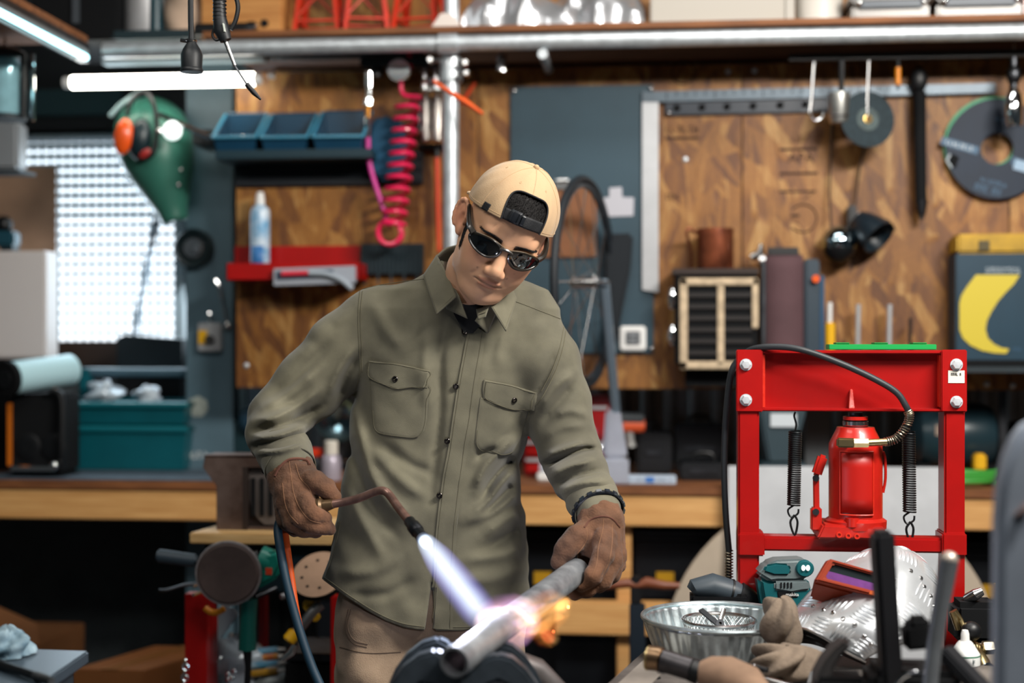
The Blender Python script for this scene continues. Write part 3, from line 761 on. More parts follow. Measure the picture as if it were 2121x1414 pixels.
# --------------------------------------------------- left part: bins, red tray, coil hose, regulator
YN = YO - .16
br = T('bin_rail', 'black louvred bin rail fixed to the strand board', 'rail', at(680, 380, YO))
MB().pb(486, 318, 876, 381, YO - .02, .018).build('panel', mat('rail_black_blue', (10, 16, 24), .5), br, bevel=.002)
MB().pb(445, 311, 770, 326, YN + .0, .158).build('ledge', mat('teal_ledge', (16, 44, 54), .4), br, bevel=.003)
m_bin = mat('blue_bin_plastic', (14, 54, 78), .35, vary=.08)
bins = [(441, 530, 236, 'leftmost blue plastic bin, next to the steel column, on the bin rail'), (540, 636, 236, 'middle blue plastic bin on the bin rail'), (647, 752, 232, 'blue plastic bin beside the pink hose on the bin rail')]
for x0, x1, y0, lab in bins:
    bn = T('storage_bin', lab, 'bin', at((x0 + x1) / 2, 315, YN), group='blue bins on the rail')
    a = at(x0, y0, YN); b = at(x1, 313, YN)
    w = b.x - a.x; zb = b.z + .0; h = a.z - b.z
    x0w, yb = a.x, YN
    def P(u, v, z): return (x0w + u * w, yb + v * .145, zb + z * h)
    body = MB()
    inset = .06
    # open hopper: outer and inner skins
    O = [P(inset, .05, 0), P(1 - inset, .05, 0), P(1 - inset, 1, 0), P(inset, 1, 0)]
    Tp = [P(0, -.02, .38), P(1, -.02, .38), P(1, 1, 1.24), P(0, 1, 1.24)]
    I = [P(inset + .04, .1, .06), P(1 - inset - .04, .1, .06), P(1 - inset - .04, .95, .06), P(inset + .04, .95, .06)]
    It = [P(.05, .04, .38), P(.95, .04, .38), P(.95, .95, 1.2), P(.05, .95, 1.2)]
    vs = O + Tp + I + It
    fs = [(3, 2, 1, 0)] + [(i, (i + 1) % 4, 4 + (i + 1) % 4, 4 + i) for i in range(4)] + [(4 + i, 4 + (i + 1) % 4, 12 + (i + 1) % 4, 12 + i) for i in range(4)] + [(12 + i, 12 + (i + 1) % 4, 8 + (i + 1) % 4, 8 + i) for i in range(4)] + [(8, 9, 10, 11)]
    body.add(vs, fs); body.build('body', m_bin, bn, bevel=.003)
    MB().tube([P(.0, .9, 1.15), P(0, -.03, .37), P(.02, -.05, .37), P(.98, -.05, .37), P(1, -.03, .37), P(1, .9, 1.15)], .005, 8).build('lip', mat('blue_bin_lip', (58, 128, 156), .3), bn)
    fl_ = MB(); r_ = random.Random(x0)
    for k in range(9): fl_.ball(P(r_.uniform(.2, .8), r_.uniform(.2, .7), .38 + r_.uniform(-.05, .1)), (.012, .012, .008), 8, 6)
    fl_.build('hardware', m_steel, bn)['kind'] = 'stuff'

rs = T('red_tray', 'red enamelled magnetic tray shelf on the strand board', 'tray', at(605, 580, YO - .1))
a = at(468, 545, YO - .13); b = at(746, 580, YO - .13)
MB().bb(a.x, b.x, YO - .13, YO - .003, b.z, b.z + .006).bb(a.x, b.x, YO - .13, YO - .124, b.z, a.z).bb(a.x, a.x + .006, YO - .13, YO - .003, b.z, a.z).bb(b.x - .006, b.x, YO - .13, YO - .003, b.z, a.z).build('tray', m_red, rs, bevel=.002)
MB().pb(486, 510, 746, 570, YO - .008, .006).build('back_plate', m_red, rs, bevel=.002)
zt = b.z + .006
can = T('spray_can', 'white and blue spray can standing in the red tray', 'spray can', at(538, 545, YO - .08))
c = Vector((at(539, 545, YO - .07).x, YO - .07, zt)); hh = at(539, 398, YO - .07).z - zt
MB().lathe([(.028, 0), (.030, .004), (.030, hh * .76), (.027, hh * .81), (.014, hh * .855)], c, EZ, 28).build('can', mat('can_blue_white', (196, 210, 222), .3, col2=(90, 150, 190), vscale=18, stretch=(1, 1, 2)), can)
MB().lathe([(.014, hh * .855), (.014, hh * .92), (.010, hh), (.0, hh)], c, EZ, 18).build('cap', m_white, can)
MB().grid(lambda u, v: c + Vector((.0304 * math.sin(-.9 + 1.5 * u), -.0304 * math.cos(-.9 + 1.5 * u), hh * (.1 + .28 * v))), 12, 2).build('label', mat('can_label_blue', (54, 110, 168), .4), can, solid=.0006)
bx = T('long_box', 'long flat white box with red print clipped under the red tray', 'box', at(650, 585, YO - .15))
pl = [at(x, y, YO - .155) for x, y in ((566, 556), (735, 550), (735, 586), (566, 592))]
MB().prism(pl, (0, .022, 0)).build('carton', mat('carton_grey', (150, 156, 166), .5), bx, bevel=.002)
MB().prism([at(x, y, YO - .1555) for x, y in ((572, 562), (690, 558), (690, 575), (572, 580))], (0, -.001, 0)).build('print_panel', mat('print_blue_grey', (60, 72, 90), .5), bx)
MB().cyl(at(584, 567, YO - .165), at(640, 565, YO - .165), .008, .007, n=12).build('red_handle', mat('pink_red', (210, 52, 70), .35), bx)
MB().tube(bez([at(640, 565, YO - .165), at(675, 567, YO - .165), at(705, 578, YO - .165), at(730, 598, YO - .165)], 16), .009, 10).build('grey_nozzle', mat('nozzle_grey', (150, 160, 170), .35), bx)
br2 = T('bristle_block', 'dark ribbed holder block beside the red tray', 'rack', at(812, 570, YO))
MB().pb(748, 505, 876, 568, YO - .03, .028).build('block', mat('ribbed_teal', (26, 44, 52), .6), br2, bevel=.002)
for i in range(14):
    x = 754 + i * 9; MB().pb(x, 507, x + 4, 590 if i % 3 == 0 else 566, YO - .037, .006).build('rib', MATS['ribbed_teal'], br2)

# pink coiled air hose with its fittings
ch = T('coil_hose', 'bright pink coiled air hose hanging from the regulator', 'hose', at(815, 510, YO - .1))
YC = YO - .11
ca = []
nt_ = 11
for i in range(nt_ * 20 + 1):
    t = i / (nt_ * 20); a = 2 * math.pi * nt_ * t
    cxp = 846 - 32 * t; cyp = 205 + 265 * t
    p = at(cxp, cyp, YC); ca.append(p + EX * (.036 * math.cos(a)) + EY * (.036 * math.sin(a)) + EZ * (.006 * math.cos(a)))
m_pink = mat('pink_hose', (222, 34, 84), .3, coat=.3)
MB().tube(bez([at(848, 112, YC), at(850, 140, YC), at(832, 168, YC), at(836, 196, YC), ca[0]], 20) + ca[1:], .0068, 10).build('coil', m_pink, ch)
cl2 = []
for i in range(61):
    a = 2 * math.pi * 4 * i / 60; p = at(808, 482, YC)
    cl2.append(p + EX * (.036 * math.cos(a)) + EZ * (.036 * math.sin(a)) + EY * (-.02 + .008 * (i / 15)))
MB().tube(cl2, .0068, 10).build('bundle', m_pink, ch)
MB().tube(bez([at(762, 285, YC), at(764, 330, YC), at(775, 375, YC), at(790, 420, YC), at(800, 452, YC), at(806, 470, YC)], 24), .0075, 10).build('tail', mat('magenta_hose', (196, 44, 140), .3), ch)
MB().cyl(at(765, 178, YC), at(764, 205, YC), .010, n=12).cyl(at(763, 205, YC), at(763, 218, YC), .013, n=6).cyl(at(762, 244, YC), at(761, 284, YC), .012, .010, n=12).build('coupler', m_chrome, ch)
MB().cyl(at(763, 216, YC), at(762, 246, YC), .009, n=12).build('brass_nut', mat('brass_dull', (150, 100, 44), .35, 1), ch)
MB().cyl(at(765, 150, YC), at(765, 180, YC), .014, n=12).build('coupler_sleeve', m_chrome, ch)
# regulator gauge
rg = T('air_regulator', 'air regulator with white dial gauge under the shelf', 'gauge', at(825, 160, YO - .12))
gc = at(827, 146, YO - .13)
MB().lathe([(.0, -.01), (.034, -.01), (.036, 0), (.034, .010), (.032, .010)], gc, (0, -1, 0), 28).build('gauge_case', m_chrome, rg)
MB().lathe([(.0, .0095), (.032, .0095)], gc, (0, -1, 0), 28).build('dial', mat('dial_white', (220, 224, 226), .4), rg)
MB().beam(gc + N_ * .011, gc + N_ * .011 + Vector((.016, 0, .014)), .002, .001).build('needle', m_blackm, rg)
MB().pb(745, 118, 905, 134, YO - .12, .05).build('manifold', m_dark, rg, bevel=.005)
MB().cyl(at(780, 126, YO - .09), at(780, 160, YO - .09), .02, n=14).build('filter_bowl', m_black, rg)
MB().cyl(gc + EY * .01, gc + EY * .13, .012, n=10).build('stem', m_dsteel, rg)
# blue cloth pouch behind the coil
pc = MB(); prof = [(772, 262), (792, 238), (806, 250), (838, 250), (846, 300), (842, 350), (822, 376), (786, 378), (764, 352), (760, 310)]
pc.prism([at(x, y, YO - .03) for x, y in prof], (0, -.05, 0)); tag(pc.build('cloth_pouch', mat('blue_cloth', (14, 66, 94), .8, vary=.2), None, bevel=.014, seg=3), 'dark blue cloth pouch hanging behind the pink coiled hose', 'pouch')
# paint spray guns right of the coil
m_gun = mat('gun_silver', (196, 190, 184), .3, 1.0)
for k, (x, lab) in enumerate(((884, 'silver air tool hanging between the pink coil and the pipe post'), (907, 'slim silver air tool hanging against the pipe post'))):
    g = T('air_tool', lab, 'air tool', at(x, 300, YO - .08))
    MB().tube([at(x, 196, YO - .08), at(x, 215, YO - .08), at(x - 1, 290, YO - .08), at(x - 2, 296, YO - .08)], [.010, .018, .016, .006], 14).build('grip', m_gun, g)
    MB().cyl(at(x - 8, 186, YO - .08), at(x + 12, 186, YO - .08), .012, n=12).cyl(at(x - 4, 130, YO - .08), at(x - 3, 186, YO - .08), .011, .014, n=12).build('barrel', m_steel, g)
    MB().tube(bez([at(x - 8, 200, YO - .085), at(x - 16, 225, YO - .085), at(x - 15, 268, YO - .085)], 10), .005, 8).build('trigger', m_dsteel, g)
    MB().cyl(at(x - 2, 132, YO - .08), at(x - 2, 112, YO - .08), .005, n=8).build('hook', m_steel, g)
# orange handled hammer hooked over the post
hm = T('orange_spanner', 'orange handle sticking out behind the pipe post', 'tool', at(950, 200, YO - .25))
YM = YP - .01
MB().tube([at(898, 168, YM - .04), at(930, 190, YM - .04), at(965, 212, YM - .04), at(1000, 236, YM - .04)], [.010, .011, .016, .008], 12, flat=.6).build('handle', m_orange, hm)
MB().tube([at(902, 172, YM - .04), at(890, 164, YM - .02), at(878, 168, YM + .02)], .008, 8).build('shank', m_steel, hm)
o = T('orange_screwdriver', 'long thin orange-red bar hanging behind the pipe post', 'tool', at(908, 500, YO - .05))
MB().cyl(at(905, 325, YO - .04), at(909, 520, YO - .04), .0085, .007, n=10).build('shaft', mat('red_orange', (206, 62, 16), .4), o)
MB().cyl(at(905, 305, YO - .04), at(905, 326, YO - .04), .011, n=10).build('cap', m_black, o)
MB().pb(868, 298, 918, 306, YO - .06, .055).build('bracket', m_blackm, o)
o = MB().tube([at(985, 170, YO - .01), at(955, 215, YO - .01)], .006, 8).build('red_strap', mat('red_orange', (206, 62, 16), .4)); tag(o, 'short red strap tacked to the wall right of the pipe post', 'strap')
# ================================================================== things on the overhead shelf
zt_ = zs + .018
YS = YP + .03
def onshelf(px): return at(px, 60, YS).x
# black crates at the left
for i, (x0, x1, lab) in enumerate(((60, 235, 'black plastic crate on the shelf above the window'),)):
    k = T('black_crate', lab, 'crate', (at((x0 + x1) / 2, 60, YS + .1).x, YS + .15, zt_))
    MB().bb(at(x0, 60, YS).x, at(x1, 60, YS).x, YS + .02, YS + .4, zt_, zt_ + .34).build('body', m_blackm, k, bevel=.006)
    MB().bb(at(x0, 60, YS).x - .01, at(x1, 60, YS).x + .01, YS + .01, YS + .41, zt_ + .30, zt_ + .345).build('rim', m_black, k, bevel=.005)
    MB().bb(at(146, 60, YS).x, at(160, 60, YS).x, YS + .012, YS + .019, zt_ + .05, zt_ + .25).build('grey_label', mat('label_dim', (60, 66, 72), .6), k)
k = T('paint_tin', 'pale grey tin with a dark band on the shelf', 'tin', (onshelf(280), YS + .12, zt_))
c = Vector((onshelf(272), YS + .12, zt_ + .028))
MB().lathe([(.06, 0), (.062, .004), (.062, .15), (.058, .155)], c, EZ, 28).build('body', mat('tin_pale', (176, 176, 178), .4, .3, vary=.15), k)
MB().bb(c.x - .075, onshelf(392), YS + .02, YS + .25, zt_, zt_ + .027).build('tray', mat('tray_dark_teal', (20, 40, 46), .5), k, bevel=.004)
o = MB().lathe([(.020, 0), (.020, .14), (.012, .15), (.012, .2)], Vector((onshelf(304), YS + .08, zt_ + .029)), EZ, 18); tag(o.build('dark_bottle', mat('bottle_teal', (16, 56, 66), .3)), 'slim dark teal bottle between the pale tin and pale bag', 'bottle')
k = T('paper_sack', 'crumpled beige sack beside the dark bottle on the shelf', 'sack', (onshelf(355), YS + .12, zt_ + .028))
r_ = random.Random(3)
def sack(u, v):
    a = 2 * math.pi * u; rr = .062 * (1 + .08 * math.sin(3 * a + 9 * v)) * (1 - .3 * v ** 3)
    return (onshelf(356) + rr * math.cos(a) * 1.0, YS + .12 + rr * math.sin(a) * .8, zt_ + .029 + .18 * v)
MB().grid(sack, 28, 14, True).build('sack', mat('sack_beige', (176, 152, 132), .85, vary=.2, bump=.4, bscale=30), k)
# wooden box with a finger hole
wbx = T('wooden_box', 'small pale wooden box with a round hole on the shelf', 'box', (onshelf(490), YS + .15, zt_))
MB().bb(onshelf(403), onshelf(572), YS + .06, YS + .25, zt_, zt_ + .17).build('body', mat('box_pine', (196, 140, 78), .6, col2=(170, 112, 56), vscale=4, stretch=(1, 8, 14)), wbx, bevel=.004)
MB().cyl(at(548, 48, YS + .062), at(548, 48, YS + .055), .012, n=16).build('hole', m_blackm, wbx)
k = T('black_flashlight', 'black torch lying before the wooden box on the shelf', 'torch', (onshelf(470), YS, zt_))
MB().cyl((onshelf(400), YS + .02, zt_ + .022), (onshelf(508), YS + .02, zt_ + .022), .02, n=18).build('barrel', m_black, k, bevel=.003)
MB().cyl((onshelf(508), YS + .02, zt_ + .022), (onshelf(526), YS + .02, zt_ + .022), .023, n=18).build('head', m_dsteel, k, bevel=.003)
MB().ball((onshelf(527), YS + .01, zt_ + .028), .006, 8, 6).build('glint_screw', m_chrome, k)
# orange jack stands
m_jack = mat('orange_red_enamel', (200, 44, 12), .45, vary=.1)
def jackstand(cx, cy, lab, s=1.0, rz=0.0, tall=.36):
    j = T('jack_stand', lab, 'jack stand', (cx, cy, zt_), (0, 0, rz), 'jack stands on the shelf')
    top = [Vector((.028 * a, .028 * b, tall)) for a, b in ((-1, -1), (1, -1), (1, 1), (-1, 1))]
    bot = [Vector((.105 * s * a, .095 * s * b, .008)) for a, b in ((-1, -1), (1, -1), (1, 1), (-1, 1))]
    for t, b in zip(top, bot): MB().beam(b, t, .022, .012).build('leg', m_jack, j, bevel=.002, local=True)
    for z_ in (.05, .16):
        f = 1 - z_ / tall
        q = [t + (b - t) * f for t, b in zip(top, bot)]
        for i in range(4): MB().beam(q[i], q[(i + 1) % 4], .014, .006).build('brace', m_jack, j, local=True)
    for i in range(4): MB().beam(bot[i] * 1.0 + EZ * .05, (bot[(i + 1) % 4] + top[(i + 1) % 4]) / 2, .010, .005).build('diagonal_brace', m_jack, j, local=True)
    MB().lathe([(.032, tall - .04), (.032, tall + .02), (.022, tall + .03)], (0, 0, 0), EZ, 16).build('collar', m_jack, j, local=True)
    return j
jackstand(onshelf(642), YS + .14, 'orange jack stand next to the wooden box on the shelf', .66)
jackstand(onshelf(742), YS + .12, 'orange jack stand in the middle of its row on the shelf', .62, .2)
jackstand(onshelf(855), YS + .14, 'orange jack stand next to the silver tarpaulin on the shelf', .66, -.15)
# silver tarpaulin, crumpled
tp = MB(); x0, x1 = onshelf(948), onshelf(1338)
def foil(u, v):
    a = math.pi * v
    x = x0 + (x1 - x0) * u; hgt = .15 * (math.sin(math.pi * min(1, max(0, u))) ** .35) * (1 + .25 * math.sin(7 * u + 1) + .12 * math.sin(19 * u + 4 * v))
    n_ = .014 * math.sin(13 * u + 6 * v) + .010 * math.sin(31 * u - 9 * v + 1) + .008 * math.sin(17 * v + 23 * u)
    return (x, YS + .16 - .14 * math.cos(a) + n_, zt_ + .002 + max(0, hgt * math.sin(a) ** .6) + abs(n_) * math.sin(a))
tp.grid(foil, 70, 24); tag(tp.build('silver_tarp', mat('silver_foil', (206, 208, 212), .28, .75, vary=.12, vscale=12), None, sharp=22), 'crumpled silver tarpaulin sheet on the shelf above the blue board', 'tarpaulin')
o = MB(); cx_ = onshelf(925)
o.prism([(onshelf(893), YS - .03, zt_), (onshelf(960), YS - .03, zt_), (onshelf(938), YS - .02, zt_ + .045), (onshelf(915), YS - .02, zt_ + .05)], (0, .03, 0)); tag(o.build('paper_scrap', mat('crumpled_paper', (206, 196, 188), .9), None, bevel=.004), 'scrap of crumpled paper on the shelf above the pipe clamp', 'paper')
k = T('white_box', 'plain white box on the shelf above the steel square', 'box', (onshelf(1500), YS + .15, zt_))
MB().bb(onshelf(1347), onshelf(1627), YS + .02, YS + .28, zt_, zt_ + .22).build('carton', mat('white_board', (168, 163, 154), .7), k, bevel=.004)
MB().bb(onshelf(1629), onshelf(1648), YS + .03, YS + .28, zt_, zt_ + .22).build('side_flap', mat('grey_board', (170, 166, 158), .7), k, bevel=.002)
k = T('white_bucket', 'white plastic bucket on the shelf beside the white box', 'bucket', (onshelf(1706), YS + .12, zt_))
MB().lathe([(.056, 0), (.066, .01), (.078, .26), (.081, .265)], (onshelf(1706), YS + .12, zt_), EZ, 32).build('body', mat('bucket_white', (200, 196, 188), .4), k)
MB().tube(circ((onshelf(1706), YS + .12, zt_ + .2), .0745, EX, EY, 32), .004, 6, closed=True).build('rim_band', MATS['bucket_white'], k)
for i, (x0_, x1_, lab) in enumerate(((1764, 1926, 'clear latched storage case with orange contents beside the white bucket on the shelf'), (1940, 2118, 'latched storage case with dark contents at the end of the shelf'))):
    k = T('storage_case', lab, 'storage case', (onshelf((x0_ + x1_) / 2), YS + .1, zt_))
    a, b = onshelf(x0_), onshelf(x1_)
    MB().bb(a, b, YS, YS + .25, zt_, zt_ + .05).build('body', mat('smoked_plastic', (110, 104, 96), .25, alpha=.8), k, bevel=.008)
    MB().bb(a - .004, b + .004, YS - .008, YS + .26, zt_ + .053, zt_ + .085).build('lid', mat('smoked_lid', (120, 116, 112), .35), k, bevel=.008)
    MB().bb(a + .02, b - .02, YS - .016, YS - .009, zt_ + .036, zt_ + .056).build('latch_bar', mat('latch_navy', (24, 44, 60), .4), k, bevel=.003)
    for x in (a + .02, b - .02): MB().ball((x, YS - .018, zt_ + .05), .009, 12, 8).build('latch_knob', m_chrome, k)
    for j in range(3):
        xx = a + .03 + (b - a - .06) * (j + .5) / 3
        MB().bb(xx - .035, xx + .035, YS + .004, YS + .12, zt_ + .004, zt_ + .042).build('contents', (m_brownw, mat('contents_orange', (190, 110, 30), .5), m_brownw)[j] if i == 0 else (m_dark, m_brownw, m_dark)[j], k, bevel=.004)
o = MB().bb(onshelf(2122), onshelf(2190), YS, YS + .2, zt_, zt_ + .12); tag(o.build('red_tin', m_red, None, bevel=.006), 'red tin at the far end of the shelf', 'tin')

# ================================================================== hanging air blow gun and plug in front of the shelf
dG = 2.95
bg = T('blow_gun', 'black air blow gun with thin steel nozzle hanging on its hose', 'air gun', atd(470, 100, dG))
m_rubber = mat('black_rubber', (18, 22, 26), .5, bump=.1, bscale=80)
b = MB(); b.tube([atd(455, -30, dG), atd(454, 5, dG), atd(455, 35, dG), atd(459, 62, dG), atd(468, 84, dG)], [.011, .0125, .0135, .017, .012], 14); b.build('grip', m_rubber, bg)
MB().tube(bez([atd(488, -10, dG), atd(493, 15, dG), atd(488, 42, dG), atd(478, 62, dG)], 12), [.004 + .0015 * (i % 2) * 0 + .001 for i in range(13)], 8).build('lever', m_black, bg)
MB().tube(bez([atd(445, 55, dG), atd(440, 72, dG), atd(447, 83, dG), atd(458, 80, dG)], 12), .0028, 8).build('hook_guard', m_black, bg)
MB().beam(atd(463, 49, dG - .016), atd(466, 66, dG - .016), .009, .002).build('label_patch', mat('patch_pale', (190, 196, 188), .5), bg)
MB().tube([atd(466, 84, dG), atd(486, 136, dG - .01)], [.0042, .0034], 10).build('nozzle_tube', m_steel, bg)
MB().tube([atd(486, 136, dG - .01), atd(512, 176, dG - .02)], .0022, 8).build('thin_tube', m_dsteel, bg)
MB().tube([atd(511, 174, dG - .02), atd(526, 192, dG - .022), atd(540, 206, dG - .024)], [.0055, .0055, .0022], 10).build('tip', m_black, bg)
MB().tube(bez([atd(455, -20, dG), atd(450, -90, dG), atd(452, -240, dG)], 10), .007, 10).build('hose', m_rubber, bg)
for i in range(6): MB().tube(circ(atd(455, 2 + i * 8, dG), .0133, RT, FW, 16), .0016, 5, closed=True).build('grip_ridge', m_black, bg)
pg = T('hanging_plug', 'black rubber cable connector hanging from a cord near the tube light', 'connector', atd(396, 150, dG))
MB().lathe([(.0, 0), (.0225, 0), (.0235, .003), (.0235, .006), (.0215, .009), (.0225, .036), (.018, .048), (.0105, .060), (.0095, .066)], atd(397, 150, dG), EZ, 28, wave=(14, .02)).build('body', m_rubber, pg)
MB().tube(circ(atd(395, 85, dG), .0105, RT, FW, 20), .003, 8, closed=True).build('clamp_ring', m_chrome, pg)
MB().cyl(atd(386, 85, dG - .008), atd(374, 83, dG - .008), .004, n=8).build('clamp_screw', m_chrome, pg)
MB().tube([atd(396, 90, dG), atd(395, 40, dG), atd(394, -200, dG)], .0058, 10).build('cord', m_rubber, pg)

# ================================================================== left window corner
k = T('tan_sheet', 'tan cardboard sheet leaning in the corner before the window', 'sheet', at(40, 520, 4.95))
MB().bb(at(-70, 0, 4.93).x, at(116, 0, 4.93).x, 4.93, 4.936, ZB + .001, at(0, 346, 4.93).z).build('sheet', mat('tan_card', (190, 152, 124), .8, vary=.1), k)
k = T('white_carton', 'white rectangular box standing on the bench before the window', 'box', at(45, 740, 4.6))
MB().pb(-60, 520, 95, 742, 4.55, .1).build('panel', mat('panel_white', (206, 200, 198), .5), k, bevel=.006)
MB().bb(at(-60, 700, 4.56).x, at(90, 700, 4.56).x, 4.56, 4.64, ZB, at(0, 743, 4.55).z).build('foot', m_blackm, k)
k = T('clamp_tool', 'small teal clamp lying on top of the white panel box', 'clamp', at(5, 518, 4.58))
MB().pb(-60, 478, 28, 510, 4.56, .06).build('body', mat('clamp_teal', (30, 70, 84), .4), k, bevel=.008)
MB().ball(at(8, 465, 4.59), .03, 14, 10).build('knob', m_black, k)
MB().pb(0, 508, 26, 520, 4.57, .05).build('foot', m_dark, k)
# lantern hanging at top left
YL = 4.0
k = T('glass_lantern', 'hanging lantern with pale glass body and black frame', 'lantern', at(10, 250, YL))
c = at(10, 248, YL)
MB().lathe([(.05, 0), (.056, .01), (.056, .14), (.035, .165), (.03, .19)], c + EZ * .01, EZ, 28).build('glass', mat('lantern_glass', (150, 196, 206), .12, .1, vary=.25, vscale=8), k)
MB().lathe([(.062, 0), (.062, .012)], c, EZ, 28).build('base', m_dark, k)
MB().lathe([(.06, 0), (.06, .02), (.03, .035)], c + EZ * .178, EZ, 28).build('top', m_dsteel, k)
for a in (-.2, .12):
    p = c + Vector((.066 * math.cos(a), -.066 * abs(math.sin(a)) - .01, 0)); MB().cyl(p, p + EZ * .19, .0065, n=10).build('frame_rod', m_black, k)
p = c + Vector((.085, 0, 0)); MB().cyl(p - EZ * .005, p + EZ * .19, .006, n=10).build('frame_rod', m_chrome, k)
MB().cyl(c + EZ * .2, c + EZ * .26, .004, n=8).build('hook', m_steel, k)
k = MB().pb(-40, 252, 36, 350, 4.3, .08); tag(k.build('grey_canister', mat('grey_translucent', (140, 144, 148), .35), None, bevel=.01), 'pale grey canister under the hanging lantern', 'canister')
o = MB().pb(-50, 351, 40, 356, 4.28, .12).pb(-50, 100, -44, 350, 4.39, .01); tag(o.build('canister_bracket', m_dark, None), 'dark bracket shelf holding the pale grey canister', 'bracket')

# welding helmet with ear defenders on a hook of the column
YK = 4.52
wh = T('welding_helmet', 'green welding helmet hanging tilted from the column bracket', 'helmet', at(320, 460, YK))
ax0 = at(300, 205, YK); ax1 = at(368, 462, YK - .02)
axis = (ax1 - ax0)
def shell(u, v):
    a = math.pi * (-.62 + 1.24 * u); t = v
    w = (.085 + .045 * math.sin(math.pi * min(1, t * 1.1))) * (1 - .55 * t ** 2.2)
    c = ax0 + axis * t
    side = axis.cross(EY).normalized()
    cap_ = math.sqrt(max(0, 1 - max(0, (.22 - t) / .22) ** 2))
    w *= cap_
    return c + side * (math.sin(a) * w) + Vector((0, -1, 0)) * (math.cos(a) * w * 1.1 + .02)
m_helm = mat('helmet_green', (50, 104, 90), .35, vary=.12, vscale=5)
MB().grid(shell, 28, 30).build('shell', m_helm, wh, solid=.004, fix=False)
for px, py in ((375, 352), (370, 383), (355, 392)): MB().ball(at(px, py, YK - .10), .006, 10, 6).build('rivet', m_steel, wh)
MB().pb(262, 330, 288, 378, YK - .09, .03).build('green_tab', mat('leaf_green', (40, 96, 40), .6), wh, bevel=.01)
MB().tube(bez([at(228, 240, YK - .08), at(252, 215, YK - .08), at(280, 197, YK - .06), at(292, 186, YK - .03)], 14), .008, 8).build('strap', mat('strap_grey', (150, 176, 180), .4), wh)
em = T('ear_defenders', 'orange cupped ear defenders slung over the green helmet', 'ear defenders', at(270, 320, YK - .15))
R_ = Matrix.Rotation(.15, 3, 'Y')
MB().ball(at(256, 283, YK - .20), (.030, .022, .058), 20, 14, R_).build('orange_cup', mat('ear_orange', (226, 84, 24), .3, coat=.4), em)
MB().ball(at(290, 288, YK - .175), (.036, .032, .066), 20, 14, R_).build('ear_cushion', mat('ear_black', (14, 34, 40), .35), em)
MB().tube(bez([at(262, 240, YK - .18), at(275, 205, YK - .18), at(300, 190, YK - .17), at(318, 215, YK - .18), at(325, 265, YK - .18), at(318, 315, YK - .18), at(300, 330, YK - .18)], 24), .008, 8).build('headband', m_black, em)
MB().ball(at(300, 318, YK - .21), (.022, .006, .012), 10, 8, Matrix.Rotation(-.6, 3, 'Y')).build('red_trim', mat('ear_red', (150, 40, 36), .4), em)
sl = T('spot_lamp', 'chrome spot lamp on a jointed arm clamped to the column', 'lamp', at(400, 280, YK - .2))
MB().ball(at(357, 271, YK - .22), .029, 22, 14).build('lamp_head', mat('lamp_glare', (245, 250, 248), .15, .2, emit=1.6, ecol=(235, 248, 245)), sl)
MB().cyl(at(329, 236, YK - .22), at(368, 254, YK - .21), .008, n=10).cyl(at(368, 254, YK - .21), at(436, 284, YK - .16), .009, n=10).build('arm', m_chrome, sl)
MB().pb(398, 268, 440, 300, YK - .16, .16).build('clamp', m_black, sl, bevel=.006)
MB().ball(at(331, 272, YK - .23), .009, 10, 8).build('knob', m_chrome, sl)
# round black lamp / speaker on the column
YF = 4.60
sp = T('round_speaker', 'round black lamp with chrome centre fixed to the column', 'lamp', at(405, 560, YF))
c = at(405, 515, YF - .001)
MB().lathe([(.066, 0), (.066, .03), (.058, .038), (.05, .036), (.046, .02), (.0, .02)], c, (0, -1, 0), 40).build('housing', mat('speaker_black', (16, 30, 34), .4), sp)
MB().lathe([(.034, .0205), (.034, .03), (.030, .034), (.0, .036)], c, (0, -1, 0), 32).build('lens', mat('lens_grey', (150, 158, 166), .12, .8), sp)
MB().lathe([(.014, .036), (.012, .042), (0, .044)], c + Vector((.012, 0, -.006)), (0, -1, 0), 16).build('bulb', mat('bulb_grey', (110, 116, 124), .2, .5), sp)
# conduit hook and switch box
k = T('conduit_hook', 'bent chrome lever hanging on the edge of the column', 'hook', at(465, 680, YF))
MB().tube(bez([at(447, 580, YF - .02), at(455, 595, YF - .02), at(462, 630, YF - .02), at(469, 672, YF - .02)], 14), [.008] * 8 + [.006] * 7, 10).build('lever', m_chrome, k)
MB().ball(at(471, 674, YF - .022), .013, 14, 10).build('ball_end', m_steel, k)
MB().cyl(at(449, 582, YF - .02), at(449, 582, YF + .002), .006, n=8).build('pin', m_steel, k)
k = T('switch_box', 'small aluminium switch box with yellow plate on the column', 'switch', at(432, 726, YF))
MB().pb(409, 668, 456, 727, YF - .035, .034).build('box', m_alu, k, bevel=.004)
MB().pb(411, 684, 428, 712, YF - .038, .003).build('yellow_plate', m_yellow, k)
MB().cyl(at(434, 703, YF - .036), at(434, 703, YF - .05), .016, n=18).build('dial', m_black, k)
MB().tube([at(436, 668, YF - .02), at(435, 656, YF - .02), at(433, 645, YF - .02)], [.007, .010, .006], 10).build('gland', m_chrome, k)

# ================================================================== left end of the bench
# leaning dark shovel-like steel (diagonal rod) and black box on the sill
k = T('black_case', 'black flip case standing before the window behind the teal crates', 'case', at(306, 760, 4.85))
pl = [at(x, y, 4.82) for x, y in ((242, 700), (258, 693), (376, 702), (376, 770), (240, 770))]
MB().prism(pl, (0, .12, 0)).build('body', mat('case_blackblue', (8, 22, 28), .5), k, bevel=.004)
MB().bb(at(242, 700, 4.85).x, at(376, 700, 4.85).x, 4.84, 4.93, ZB + .007, at(300, 771, 4.82).z).build('stand', m_blackm, k)
o = MB().beam(at(326, 440, 4.98), at(277, 700, 4.95), .022, .012); tag(o.build('leaning_rod', mat('rod_grey', (76, 92, 104), .4, .4)), 'grey flat rod leaning diagonally across the window', 'rod')
